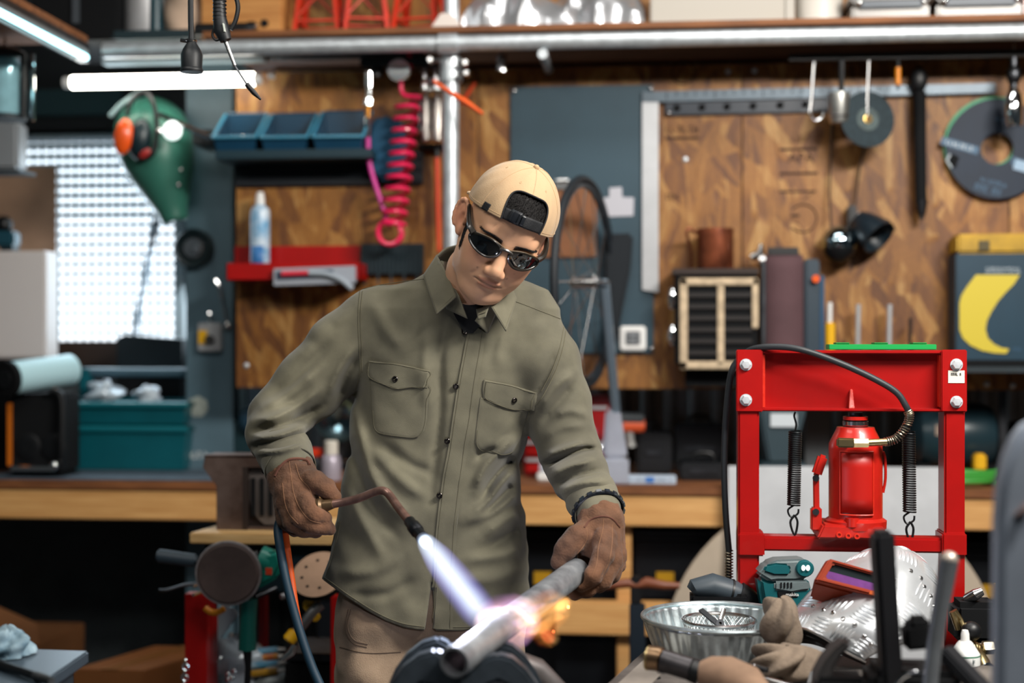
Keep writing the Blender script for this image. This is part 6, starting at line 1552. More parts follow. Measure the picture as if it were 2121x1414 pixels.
p = atd(1850, 1500, dV); MB().bb(p.x - .07, p.x + .07, p.y - .02, p.y + .12, ZT + .001, p.z + .01).build('pedestal', m_blackm, vs_)
# large pale steel plate with round top at the right edge
gp_ = T('steel_guard', 'large blurred grey steel plate with rounded top at the table end', 'machine guard', atd(2130, 1414, 1.75) * Vector((1, 1, 0)))
dP = 1.72
pl = [atd(x, y, dP) for x, y in ((2068, 1500), (2070, 1080), (2075, 1010), (2088, 950), (2108, 905), (2130, 880), (2165, 862), (2230, 860), (2280, 900), (2300, 1500))]
MB().prism(pl, FW * .035).build('plate', mat('guard_grey', (150, 160, 174), .45, .25, vary=.15, vscale=6), gp_, bevel=.008)
MB().tube([atd(2112, 1052, dP - .001), atd(2121, 1060, dP - .001)], .012, 14).build('rust_spot', mat('rust_spot', (96, 80, 78), .7), gp_)
p = atd(2180, 1500, dP); MB().bb(p.x - .05, p.x + .05, p.y, p.y + .03, 0, p.z + .02).build('stand', m_dsteel, gp_)
MB().bb(p.x - .12, p.x + .12, p.y - .1, p.y + .13, 0.001, .02).build('foot', m_dsteel, gp_)

# ================================================================== pipe and pipe vise in the middle
dF, dR_ = 2.16, 2.66
pA, pB = atd(940, 1372, dF), atd(1196, 1182, dR_)
pipe = T('steel_pipe', 'grey steel pipe being heated, clamped in the pipe vise', 'pipe', (pA + pB) / 2)
px_, py_, pz_ = frame_from(pB - pA)
L_ = (pB - pA).length
m_pipe = mat('mill_scale_pipe', (160, 164, 168), .42, .55, col2=(104, 108, 114), vscale=14, stretch=(1, 1, 1), bump=.08, bscale=60, rvar=.12)
MB().lathe([(.0195, 0), (.0243, 0), (.0243, L_), (.0195, L_), (.0195, 0)], pA, pB - pA, 40, cap=False).build('tube', m_pipe, pipe, bevel=.0008)
pv = T('pipe_vise', 'dark cast pipe vise cradling the front end of the pipe', 'vise', Vector((pA.x, pA.y, 0)))
m_cast = mat('dark_cast_iron', (58, 66, 74), .42, .4, vary=.25, vscale=14, bump=.15)
dJ = 2.20
for y_off, dd_ in ((0, dJ), (0, dJ + .09)):
    s_ = dJ / dd_
    arc = [(792, 1440), (806, 1408), (832, 1372), (866, 1346), (900, 1336), (926, 1348), (940, 1368), (958, 1390), (985, 1372), (1005, 1352), (1030, 1344), (1062, 1352), (1090, 1376), (1112, 1406), (1128, 1440), (1080, 1440), (1060, 1412), (1032, 1398), (1004, 1410), (980, 1440), (900, 1440), (896, 1408), (872, 1404), (846, 1424), (838, 1440)]
    MB().prism([atd(x, y + 12, dJ) + FW * (dd_ - dJ) for x, y in arc], FW * .035).build('jaw_yoke', m_cast, pv, bevel=.005)
MB().hexa([atd(830, 1425, dJ), atd(1105, 1425, dJ), atd(1105, 1425, dJ) + FW * .13, atd(830, 1425, dJ) + FW * .13], [atd(850, 1520, dJ), atd(1080, 1520, dJ), atd(1080, 1520, dJ) + FW * .13, atd(850, 1520, dJ) + FW * .13]).build('saddle', m_cast, pv, bevel=.006)
p = atd(965, 1515, dJ + .06); MB().cyl((p.x, p.y, 0.02), (p.x, p.y, p.z), .05, .045, n=24).build('pedestal', m_cast, pv)
MB().lathe([(.2, 0), (.2, .02), (.06, .03)], (p.x, p.y, 0.001), EZ, 32).build('foot', m_cast, pv)
MB().tube([atd(1050, 1366, dJ + .11), atd(1110, 1390, dJ + .12), atd(1160, 1440, dJ + .14)], [.02, .022, .02], 14).build('side_lever', mat('worn_lever', (96, 92, 92), .45, .6, vary=.25), pv)
# ================================================================== red trolley with polisher, left of the man
YC_ = 3.50
zb_ = at(550, 1128, YC_).z
ct = T('tool_trolley', 'red legged tool trolley with pale wooden top board', 'trolley', (at(560, 1300, YC_).x, YC_ + .15, 0))
xa_, xb_ = at(392, 1130, YC_).x, at(790, 1130, YC_).x
MB().prism([(xa_, YC_, zb_), (xb_, YC_, zb_), (xb_, YC_ + .34, zb_), (xa_ + .05, YC_ + .34, zb_)], (0, 0, .028)).build('top_board', mat('pale_board', (222, 186, 130), .55, col2=(196, 154, 98), vscale=4, stretch=(1.5, 14, 30)), ct, bevel=.003)
MB().bb(xa_ + .03, xb_, YC_ + .03, YC_ + .31, at(500, 1226, YC_ + .03).z, zb_ - .001).build('frame', mat('trolley_black', (16, 30, 38), .4), ct, bevel=.003)
a_ = at(391, 1230, YC_ + .02).x; b_ = at(436, 1230, YC_ + .02).x
MB().bb(a_, b_, YC_ - .012, YC_ + .028, 0, at(400, 1228, YC_).z).build('leg', mat('trolley_red', (160, 14, 12), .4), ct, bevel=.002)
MB().bb(b_ - .012, b_, YC_ + .031, YC_ + .08, 0, zb_ - .15).build('leg_flange', MATS['trolley_red'], ct)
a2 = at(690, 1250, YC_ + .02).x
MB().bb(a2, a2 + .05, YC_ - .012, YC_ + .028, 0, at(400, 1228, YC_).z).build('leg', MATS['trolley_red'], ct, bevel=.002)
MB().bb(at(540, 1250, YC_ + .28).x, at(552, 1250, YC_ + .28).x, YC_ + .26, YC_ + .3, 0, zb_ - .12).build('leg', MATS['trolley_red'], ct)
MB().beam(at(480, 1260, YC_ + .2), at(410, 1360, YC_ + .2), .045, .015, up=EY).build('brace', mat('brace_pale', (170, 180, 186), .5), ct, bevel=.002)
MB().bb(xa_ + .03, xb_, YC_ + .07, YC_ + .31, .355, .370).build('lower_tray', mat('tray_grey', (150, 156, 160), .5, .2), ct)
# rusty slotted bracket on the board
zt3 = zb_ + .0285
sb = T('slotted_bracket', 'rusty steel bracket with a slotted arched window on the wooden board', 'bracket', (at(520, 1100, YC_ + .1).x, YC_ + .12, zt3))
m_rust = mat('rusty_steel', (122, 104, 96), .55, .6, col2=(84, 66, 58), vscale=8, bump=.2)
yb_ = YC_ + .06
def rb(x, y, o=0): return at(x, y, yb_ + o)
zz0 = rb(450, 942).z
MB().prism([rb(448, 1106), rb(502, 1106), rb(502, 968), rb(600, 968), rb(600, 942), rb(424, 944), rb(420, 968), rb(448, 1006)], (0, .006, 0)).build('face', m_rust, sb, bevel=.001)
MB().prism([rb(500, 1106, .03), rb(610, 1106, .03), rb(610, 966, .03), rb(500, 966, .03)], (0, .005, 0)).build('inner_plate', mat('bracket_dark', (64, 54, 50), .55, .6), sb)
ar = [rb(512, 970, .02)] + [rb(x, y, .02) for x, y in ((512, 1020), (520, 1050), (534, 1074), (548, 1086), (610, 1086), (610, 970))]
MB().prism(ar, (0, .004, 0)).build('arched_window', mat('bracket_grey', (120, 112, 108), .5, .6, vary=.15), sb)
for x in (520, 538, 556): MB().pb(x, 990, x + 8, 1068, yb_ + .014, .005).build('slot', m_blackm, sb)
MB().pb(502, 966, 512, 1106, yb_ + .001, .03).build('edge', MATS['bracket_dark'], sb)
MB().bb(rb(424, 950).x, rb(600, 950).x, yb_, yb_ + .09, zz0 - .006, zz0).build('top_flange', m_rust, sb)
MB().bb(rb(450, 950).x, rb(610, 950).x, yb_ + .005, yb_ + .1, zt3, zt3 + .006).build('bottom_flange', m_rust, sb)
# teal polisher hung on the trolley
YQ2 = 3.34
po = T('angle_polisher', 'teal polisher with brown round pad and grey side handle', 'polisher', at(470, 1250, YQ2))
m_pol = mat('polisher_teal', (18, 118, 104), .38, vary=.08)
dc = at(473, 1187, YQ2); axd = Vector((.12, -1, -.08)).normalized()
Rd = 66 / ppm(473, YQ2)
MB().lathe([(0, 0), (Rd * .98, 0), (Rd, .004), (Rd, .010), (Rd * .9, .016), (0, .016)], dc + axd * -.008, axd, 48).build('pad', mat('brown_pad', (82, 68, 64), .8, vary=.25, vscale=7, bump=.15), po)
MB().tube(circ(dc, Rd * .992, *frame_from(axd)[:2], 48), .004, 6, closed=True).build('pad_edge', mat('pad_edge_grey', (128, 122, 122), .7, vary=.3, vscale=30), po)
MB().cyl(at(408, 1161, YQ2 + .02), at(324, 1150, YQ2 + .0), .016, .0165, n=18).build('side_handle', mat('handle_slate', (52, 66, 76), .5), po, bevel=.005)
MB().tube([at(540, 1160, YQ2 + .05), at(560, 1166, YQ2 + .05), at(578, 1176, YQ2 + .05)], [.036, .033, .018], 22).build('gear_head', m_pol, po)
MB().tube([at(470, 1187, YQ2 + .03), at(540, 1170, YQ2 + .05)], [.03, .038], 20).build('neck', m_dsteel, po)
MB().prism([at(x, y, YQ2 + .02) for x, y in ((526, 1150), (576, 1140), (584, 1166), (570, 1200), (530, 1222), (514, 1220))], (0, .05, 0)).build('housing', m_pol, po, bevel=.012, seg=3)
MB().pb(550, 1176, 563, 1190, YQ2 + .017, .003).build('red_mark', mat('mark_red', (200, 60, 30), .5), po)
MB().tube([at(515, 1240, YQ2 + .05), at(513, 1300, YQ2 + .05), at(512, 1345, YQ2 + .05)], [.022, .020, .022], 18).build('grip', mat('polisher_dark_teal', (10, 84, 76), .4), po)
MB().tube([at(512, 1345, YQ2 + .05), at(514, 1380, YQ2 + .05), at(510, 1450, YQ2 + .05)], [.012, .008, .008], 12).build('cord', m_black, po)
for y in (1226, 1209): MB().tube(bez([at(400, y + 6, YQ2 + .03), at(420, y, YQ2 + .06), at(440, y + 4, YQ2 + .08)], 8), .004, 8).build('hook_pin', m_steel, po)
MB().tube(bez([at(330, 1222, YQ2 + .1), at(345, 1222, YQ2 + .1), at(380, 1212, YQ2 + .12), at(405, 1208, YQ2 + .14)], 14), .0045, 8).build('wire_hook', m_dsteel, po)
MB().cyl(at(528, 1236, YQ2 + .06), at(572, 1218, YQ2 + .1), .007, n=12).build('steel_peg', m_dsteel, po)
k = T('yellow_spanner_key', 'orange-yellow plastic wrench key hanging below the polisher pad', 'key', at(445, 1260, YQ2 + .1))
MB().tube(bez([at(424, 1258, YQ2 + .08), at(436, 1267, YQ2 + .08), at(450, 1268, YQ2 + .08), at(464, 1260, YQ2 + .08)], 12), .008, 10).build('key', mat('key_amber', (222, 138, 20), .45), k)
# sanding disc tool (yellow)
sd = T('disc_sander', 'round perforated sanding disc of a yellow air sander', 'sander', at(660, 1230, 3.42))
ys_ = 3.40
c = at(660, 1189, ys_); n_ = Vector((-.08, -.72, .70)).normalized(); rs_ = 57 / ppm(660, ys_)
MB().lathe([(0, 0), (rs_, 0), (rs_, .012), (rs_ * .96, .016), (0, .016)], c - n_ * .016, n_, 48).build('pad', m_blackm, sd)
MB().lathe([(0, 0), (rs_ * .99, 0), (rs_ * .99, .0012), (0, .0012)], c, n_, 48).build('abrasive_sheet', mat('abrasive_tan', (170, 138, 114), .85, vary=.12, vscale=12), sd)
ux, uy, _ = frame_from(n_)
for i in range(8):
    a = 2 * math.pi * i / 8 + .3; MB().lathe([(.0042, 0), (.0042, .0016), (0, .0016)], c + (ux * math.cos(a) + uy * math.sin(a)) * rs_ * .62, n_, 12).build('dust_hole', m_blackm, sd)
MB().tube(bez([at(692, 1222, ys_ + .0), at(662, 1235, ys_ + .01), at(636, 1250, ys_ + .01), at(648, 1268, ys_ + .01), at(656, 1280, ys_)], 16), .011, 10).build('yellow_guard', mat('sander_yellow', (216, 168, 20), .4), sd)
MB().tube([at(664, 1250, ys_), at(646, 1268, ys_ - .01), at(622, 1300, ys_ - .02), at(608, 1312, ys_ - .02)], [.014, .013, .012, .012], 16).build('air_motor', mat('sander_silver', (150, 150, 152), .35, .9), sd)
MB().cyl(at(612, 1308, ys_ - .02), at(596, 1328, ys_ - .03), .0165, .0165, n=18).build('yellow_collar', m_yellow, sd, bevel=.003)
MB().tube([at(612, 1334, ys_ - .02), at(604, 1350, ys_ - .02), at(584, 1366, ys_ - .02)], [.008, .010, .006], 12).build('air_coupler', m_chrome, sd)
for x0_, y0_, x1_, y1_ in ((582, 1236, 604, 1228), (656, 1240, 694, 1222)): MB().cyl(at(x0_, y0_, ys_ + .03), at(x1_, y1_, ys_ + .05), .008, n=12).build('steel_peg', m_alu, sd)
# clutter on the lower shelf of the trolley: plastic wrap, cans, brushes
def lump(name, px, py, Y, r, sc, seed, lab, cat, m, amp=.2):
    rr = random.Random(seed); p = at(px, py, Y); ph = [rr.uniform(0, 6) for _ in range(6)]
    def f(u, v):
        a = 2 * math.pi * u; t = math.pi * v
        q = r * (1 + amp * math.sin(3 * a + ph[0] + 4 * t) + amp * .8 * math.sin(5 * t + ph[1] + 2 * a) + amp * .5 * math.sin(9 * a + ph[2]) * math.sin(t))
        w = p + Vector((q * math.sin(t) * math.cos(a) * sc[0], q * math.sin(t) * math.sin(a) * sc[1], q * math.cos(t) * sc[2]))
        return w
    return tag(MB().grid(f, 40, 22, True).build(name, m, None, sharp=22), lab, cat)
lump('plastic_wrap', 478, 1378, YC_ + .15, .085, (1.05, .7, .75), 3, 'crumpled clear plastic wrap on the lower trolley shelf', 'plastic wrap', MATS['clear_bag'])
lump('grey_rag', 580, 1412, YC_ + .13, .05, (1.2, .8, .7), 8, 'grey rag on the lower trolley shelf beside the labelled tubes', 'rag', mat('grey_rag', (150, 160, 162), .9, vary=.2))
for i, (y, cA, cB, lab) in enumerate(((1348, (70, 150, 190), (150, 190, 210), 'pale blue tube lying on top of the pile on the trolley'), (1362, (214, 160, 40), (190, 60, 40), 'orange and red labelled tube in the pile on the trolley'), (1376, (90, 160, 196), (180, 206, 220), 'light blue tube lying under the orange labelled tube'), (1392, (200, 150, 36), (120, 90, 30), 'yellow labelled tube at the bottom of the pile'))):
    k = T('glue_tube', lab, 'tube', at(560, y, YC_ + .1))
    p0 = at(520, y + 3, YC_ + .17 - .022 * i); p1 = at(576, y - 3, YC_ + .18 - .022 * i)
    MB().cyl(p0, p1, .0095, n=14).build('tube', mat('tube_%d' % i, cA, .35, col2=cB, vscale=22), k, bevel=.002)
    MB().cyl(p1, p1 + (p1 - p0).normalized() * .02, .006, .003, n=12).build('nozzle', m_white, k)
for i, (px, py) in enumerate(((473, 1396), (481, 1404), (486, 1390), (474, 1408))):
    o = MB().lathe([(.0075, 0), (.0075, .006), (.004, .008), (0, .008)], at(px, py, YC_ + .075), (0, -1, .3), 6); tag(o.build('hex_bolt', m_chrome), 'loose chrome hex bolt on the clear plastic wrap', 'bolt', 'hex bolts on the plastic wrap')
k = T('chain_end', 'chrome chain end hanging by the red trolley leg', 'chain', at(386, 1400, YC_))
for i in range(5): MB().tube(circ(at(386 - i * .8, 1370 + i * 11, YC_ - .01), .008, (EX if i % 2 else EY), EZ, 14), .003, 6, closed=True).build('chain_link', m_chrome, k)
k = T('steel_tray', 'dark steel drawer tray at the right of the lower trolley shelf', 'tray', at(650, 1400, YC_ + .1))
MB().pb(590, 1352, 740, 1372, YC_ + .062, .2).build('rim', m_dsteel, k, bevel=.003)
MB().pb(590, 1374, 740, 1450, YC_ + .066, .19).build('front', m_blackm, k, bevel=.003)

# ================================================================== floor items far left
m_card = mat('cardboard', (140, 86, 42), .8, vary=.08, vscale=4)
cbx = T('cardboard_box', 'closed brown cardboard box on the floor under the bench', 'box', (at(270, 1400, 3.85).x, 3.9, 0))
x0_, x1_ = at(150, 1380, 3.80).x, at(298, 1380, 3.80).x
zt4 = at(200, 1386, 3.80).z
MB().hexa([(x0_, 3.80, 0.002), (x1_, 3.80, 0.002), (x1_ + .14, 4.12, 0.002), (x0_ + .12, 4.12, 0.002)], [(x0_, 3.80, zt4), (x1_, 3.80, zt4), (x1_ + .14, 4.12, zt4), (x0_ + .12, 4.12, zt4)]).build('carton', m_card, cbx, bevel=.003)
MB().hexa([(x0_ + .08, 3.80, zt4 + .0003), (x0_ + .13, 3.80, zt4 + .0003), (x0_ + .25, 4.12, zt4 + .0003), (x0_ + .20, 4.12, zt4 + .0003)], [(x0_ + .08, 3.80, zt4 + .001), (x0_ + .13, 3.80, zt4 + .001), (x0_ + .25, 4.12, zt4 + .001), (x0_ + .20, 4.12, zt4 + .001)]).build('tape', mat('parcel_tape', (150, 100, 56), .3), cbx)
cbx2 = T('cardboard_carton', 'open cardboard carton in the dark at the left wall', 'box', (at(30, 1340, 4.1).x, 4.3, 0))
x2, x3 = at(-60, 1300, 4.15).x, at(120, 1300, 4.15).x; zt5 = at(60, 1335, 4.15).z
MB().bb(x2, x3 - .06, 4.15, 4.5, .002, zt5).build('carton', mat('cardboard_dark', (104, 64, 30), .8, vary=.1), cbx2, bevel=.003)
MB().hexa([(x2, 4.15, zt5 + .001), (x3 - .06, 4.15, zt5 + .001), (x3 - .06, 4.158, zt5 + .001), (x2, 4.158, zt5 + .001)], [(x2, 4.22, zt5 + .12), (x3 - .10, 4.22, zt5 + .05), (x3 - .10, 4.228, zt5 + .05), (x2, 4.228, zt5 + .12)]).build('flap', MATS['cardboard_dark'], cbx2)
# dark steel cabinet in the left foreground
zc_ = .745
cb0 = T('steel_cabinet', 'dark grey steel cabinet at the left front', 'cabinet', (atz(60, 1414, zc_).x, 2.2, 0))
c1, c2, c3 = atz(-90, 1338, zc_), atz(184, 1347, zc_), atz(60, 1432, zc_)
u_ = (c2 - c1).normalized(); v3 = (c3 - c2); v3 = v3.normalized()
q = [c2, c2 + v3 * .8, c2 + v3 * .8 - u_ * .8, c2 - u_ * .8]
m_cab = mat('cabinet_slate', (58, 70, 80), .42, .2, vary=.08)
MB().prism(q, (0, 0, -.022)).build('top', m_cab, cb0, bevel=.003)
cen = sum(q, Vector()) / 4
MB().prism([p.lerp(cen, .05) - EZ * .023 for p in q], (0, 0, -(zc_ - .03))).build('body', mat('cabinet_dark', (44, 54, 62), .45, .2), cb0, bevel=.004)
r1 = random.Random(2)
pr_ = atz(14, 1358, zc_)
def ragf(u, v):
    a = 2 * math.pi * u; t = math.pi * v
    w = 1 + .16 * math.sin(4 * a + 3 * t) + .12 * math.sin(7 * t + 2 * a + 1) + .06 * math.sin(11 * a + 5 * t)
    p = pr_ + RT * (.040 * math.sin(t) * math.cos(a) * w) + FW * (.04 * math.sin(t) * math.sin(a) * w) + UP * (.032 * math.cos(t) * w + .012)
    p.z = max(p.z, zc_ + .002); return p
tag(MB().grid(ragf, 50, 30, True).build('paint_rag', mat('pale_rag', (150, 172, 182), .85, col2=(84, 112, 128), vscale=22, bump=.3), None, sharp=60), 'crumpled pale blue rag on the dark steel cabinet', 'rag')
k = T('black_rod_tool', 'black rod with burnt tip lying on the dark steel cabinet', 'rod', atz(60, 1400, zc_))
p0, p1 = atz(-30, 1376, zc_) + EZ * .008, atz(104, 1420, zc_) + EZ * .008
MB().tube([p0, p0.lerp(p1, .75), p1], [.007, .007, .006], 12).build('shaft', m_black, k)
MB().tube([p0.lerp(p1, .78), p0.lerp(p1, .9), p1 + (p1 - p0) * .02], [.0075, .008, .006], 12).build('burnt_tip', mat('burnt', (60, 62, 64), .6, .4, vary=.5, vscale=60), k)
# ================================================================== the man
man = T('person', 'man in olive work shirt, backward khaki cap and sunglasses heating a pipe', 'person', Vector((atd(890, 1300, 3.0).x, atd(890, 1300, 3.0).y, 0)))
def wv(p): return Vector(cs2w(np.array([p]))[0])
def bvh_of(me): return BVHTree.FromPolygons([v.co.copy() for v in me.vertices], [tuple(p.vertices) for p in me.polygons])
def shoot(bvh, px, py):
    r = ray(px, py).normalized(); hit = bvh.ray_cast(CAM, r)
    return hit[0], hit[1]
def starpatch(bvh, poly, rings=8, h=.002, edge=.35, dense=3, ctr=None, fall=None):
    """a cloth patch lying on a surface: outline in photo pixels, projected on it, standing h proud"""
    P = [Vector((x, y, 0)) for x, y in poly]; Q = []
    for i in range(len(P)):
        a, b = P[i], P[(i + 1) % len(P)]
        for k in range(dense): Q.append(a.lerp(b, k / dense))
    c = Vector((ctr[0], ctr[1], 0)) if ctr else sum(Q, Vector()) / len(Q)
    mb = MB(); last = None; n = len(Q)
    def pt(q, hh):
        l, nn = shoot(bvh, q.x, q.y)
        if l is None:
            for s in (.97, .94, .9, .8, .6):
                q2 = c.lerp(q, s); l, nn = shoot(bvh, q2.x, q2.y)
                if l is not None: break
        if l is None: return atd(q.x, q.y, 2.9)
        if nn.dot(FW) > 0: nn = -nn
        return l + nn * hh
    mb.v.append(pt(c, h))
    for j in range(1, rings + 1):
        t = (j / rings) ** .8
        hh = h * (1 if j < rings else edge) if fall is None else h * fall(t)
        for q in Q: mb.v.append(pt(c.lerp(q, t), hh))
    for i in range(n): mb.f.append((0, 1 + i, 1 + (i + 1) % n))
    for j in range(rings - 1):
        o, p = 1 + j * n, 1 + (j + 1) * n
        for i in range(n): mb.f.append((o + i, p + i, p + (i + 1) % n, o + (i + 1) % n))
    o = 1 + (rings - 1) * n; s0 = len(mb.v)
    for q in Q: mb.v.append(pt(q, -h * .8))
    for i in range(n): mb.f.append((o + i, s0 + i, s0 + (i + 1) % n, o + (i + 1) % n))
    return mb
def strip(bvh, left, right, h, n=60, m=8, edge=.3):
    """a cloth band between two photo polylines"""
    L_ = bez([Vector((x, y, 0)) for x, y in left], n); R2 = bez([Vector((x, y, 0)) for x, y in right], n); k = min(len(L_), len(R2))
    L_ = [L_[int(i * (len(L_) - 1) / (k - 1))] for i in range(k)]; R2 = [R2[int(i * (len(R2) - 1) / (k - 1))] for i in range(k)]
    mb = MB()
    def f(u, v):
        i = int(round(v * (k - 1))); 
        s = -.0 + u
        hh = h
        if u <= 0 or u >= 1: hh = -h
        q = L_[i].lerp(R2[i], min(1, max(0, (u - 1 / m) / (1 - 2 / m))))
        l, nn = shoot(bvh, q.x, q.y)
        if l is None: return atd(q.x, q.y, 2.86)
        if nn.dot(FW) > 0: nn = -nn
        return l + nn * hh
    mb.grid(f, m, k - 1); return mb
def seam(bvh, pts, r=.0009, h=.0006, n=40):
    P = bez([Vector((x, y, 0)) for x, y in pts], n); out = []
    for q in P:
        l, nn = shoot(bvh, q.x, q.y)
        if l is None: continue
        if nn.dot(FW) > 0: nn = -nn
        out.append(l + nn * h)
    return MB().tube(out, r, 6)

# ------------------------------------------------------------------ materials
def cloth(name, col, col2, scale=600, bump=.25, vs=4, rough=.85, sheen=.15):
    m = mat(name, col, rough, col2=col2, vscale=vs, sheen=sheen)
    nt = m.node_tree; N = nt.nodes; L = nt.links; b = N['Principled BSDF']
    tc = N.new('ShaderNodeTexCoord'); w = N.new('ShaderNodeTexNoise'); w.inputs['Scale'].default_value = scale; w.inputs['Detail'].default_value = 3
    w2 = N.new('ShaderNodeTexNoise'); w2.inputs['Scale'].default_value = 45; w2.inputs['Detail'].default_value = 6
    ad = N.new('ShaderNodeMath'); ad.operation = 'MULTIPLY_ADD'; ad.inputs[1].default_value = 1.2
    L.new(tc.outputs['Object'], w.inputs[0]); L.new(tc.outputs['Object'], w2.inputs[0]); L.new(w2.outputs[0], ad.inputs[0]); L.new(w.outputs[0], ad.inputs[2])
    bp = N.new('ShaderNodeBump'); bp.inputs['Strength'].default_value = bump; bp.inputs['Distance'].default_value = .003
    L.new(ad.outputs[0], bp.inputs['Height']); L.new(bp.outputs[0], b.inputs['Normal'])
    return m
m_shirt = cloth('olive_cotton', (114, 110, 90), (82, 79, 65), 600, .13)
m_shirt2 = m_shirt
m_stitch = mat('olive_thread', (92, 88, 70), .8)
m_khaki = cloth('khaki_twill', (184, 155, 120), (172, 143, 108), 500, .2)
m_trouser = cloth('tan_canvas', (172, 148, 122), (138, 116, 94), 400, .3, 6)
m_glove = cloth('brown_suede', (110, 74, 50), (68, 46, 33), 250, .45, 9, .9, .08)

# ------------------------------------------------------------------ head and neck (one continuous body)
HS, HT = 1.065, np.array([-.0165, .2160, -2.80])
def rotm(p, y, r):
    cp, sp, cy, sy, cr, sr = math.cos(p), math.sin(p), math.cos(y), math.sin(y), math.cos(r), math.sin(r)
    return np.array([[cr, -sr, 0], [sr, cr, 0], [0, 0, 1]]) @ np.array([[cy, 0, sy], [0, 1, 0], [-sy, 0, cy]]) @ np.array([[1, 0, 0], [0, cp, -sp], [0, sp, cp]])
HR = rotm(math.radians(24.5), math.radians(13), math.radians(-22.5))
def h2c(V): return np.asarray(V) @ HR.T * HS + HT
def c2h(p): return (np.asarray(p) - HT) @ HR / HS
def h2w(p): return Vector(cs2w(h2c(np.array([p], float)))[0])
hd = Field((-.105, -.235, -.125), (.105, .135, .140), .0021)
hd.u(hd.ell((0, .028, -.002), (.0735, .090, .094)))
hd.u(hd.ell((0, -.036, .026), (.0635, .083, .0615)), .024)
hd.u(hd.ell((0, .048, .040), (.058, .046, .050)), .02)
for s in (-1, 1):
    hd.u(hd.ell((s * .044, -.022, .050), (.0215, .022, .024)), .022)
    hd.chain([(s * .052, -.045, -.004), (s * .043, -.075, .018), (s * .021, -.100, .050), (0, -.104, .060)], [.018, .0172, .0165, .0162], .022)
    hd.u(hd.ell((s * .035, -.053, .047), (.024, .028, .0275)), .022)
hd.u(hd.ell((0, -.066, .062), (.032, .030, .0265)), .014)
hd.u(hd.ell((0, -.104, .066), (.018, .0135, .0140)), .016)
hd.u(hd.cap((-.036, .021, .073), (.036, .021, .073), .0135), .014)
for s in (-1, 1):
    hd.sub(hd.ell((s * .034, .002, .101), (.019, .012, .015)), .012)
    hd.u(hd.ell((s * .033, .000, .077), (.0135, .0115, .0125)), .004)
# nose
hd.u(hd.cap((0, .008, .082), (0, -.034, .1005), .0084, .0112), .014)
hd.u(hd.ell((0, -.0415, .1030), (.0104, .0092, .0090)), .009)
for s in (-1, 1):
    hd.u(hd.ell((s * .0132, -.0452, .0940), (.0070, .0070, .0100)), .010)
    hd.sub(hd.ell((s * .0076, -.0528, .0985), (.0042, .0026, .0058)), .003)
# mouth
hd.u(hd.ell((0, -.0655, .0890), (.0210, .0046, .0052)), .005)
hd.u(hd.ell((0, -.0762, .0872), (.0175, .0054, .0060)), .005)
ms = [(-.0255, -.0722, .0800), (-.012, -.0708, .0930), (0, -.0712, .0965), (.012, -.0708, .0930), (.0255, -.0722, .0800)]
for i in range(4): hd.sub(hd.cap(ms[i], ms[i + 1], .0016), .0022)
hd.sub(hd.cap((-.010, -.0855, .0905), (.010, -.0855, .0905), .004), .010)
for s in (-1, 1):                                           # nasolabial fold
    hd.sub(hd.cap((s * .024, -.046, .0905), (s * .034, -.068, .0800), .0009), .006)
hd.sub(hd.cap((0, -.057, .0985), (0, -.062, .0975), .0018), .004)
# ears
for s in (-1, 1):
    RE = rotm(0, .62 if s < 0 else -.12, 0) @ rotm(-.18, 0, 0)
    c = np.array((-.0755 if s < 0 else .0690, -.006, -.010 if s < 0 else -.016))
    def E(p): return c + RE @ np.array((s * p[0], p[1], p[2]))
    hd.u(hd.ell(E((.006, .0, 0)), (.0065, .031, .0185), RE), .006)
    rim = [E((.011, .004 + .028 * math.sin(a), -.002 - .0165 * math.cos(a))) for a in np.linspace(-1.0, 3.6, 12)]
    for i in range(11): hd.u(hd.cap(rim[i], rim[i + 1], .0036), .003)
    hd.u(hd.ell(E((.008, -.027, .004)), (.005, .0085, .0075), RE), .005)
    hd.sub(hd.ell(E((.0135, -.004, .004)), (.0075, .0135, .0085), RE), .004)
    hd.sub(hd.cap(E((.0150, .008, -.006)), E((.0150, .022, .002)), .0035), .004)
    hd.u(hd.ell(E((.0095, -.004, .0145)), (.004, .006, .004), RE), .003)
# neck in the direction of the collar
n0 = c2h(cs(978, 560, 2.86)); n1 = c2h(cs(966, 640, 2.93)); n2 = c2h(cs(962, 740, 2.97))
nk = hd.f; hd.f = np.full(nk.shape, 10, np.float32); hd.u(hd.cap(n0, n1, .049, .054)); hd.u(hd.cap(n1, n2, .054, .075), .02); nk, hd.f = hd.f, nk; hd.u(nk, .014)
lipd = np.minimum(hd.ell((0, -.0658, .090), (.0235, .0042, .012)), hd.ell((0, -.0765, .0885), (.0195, .0058, .012)))
V, Q = nets(hd.f, hd.lo, hd.h); V = relax(V, Q, 1, .35)
Vh = V.copy()
bme = npmesh('body', cs2w(h2c(V)), Q)
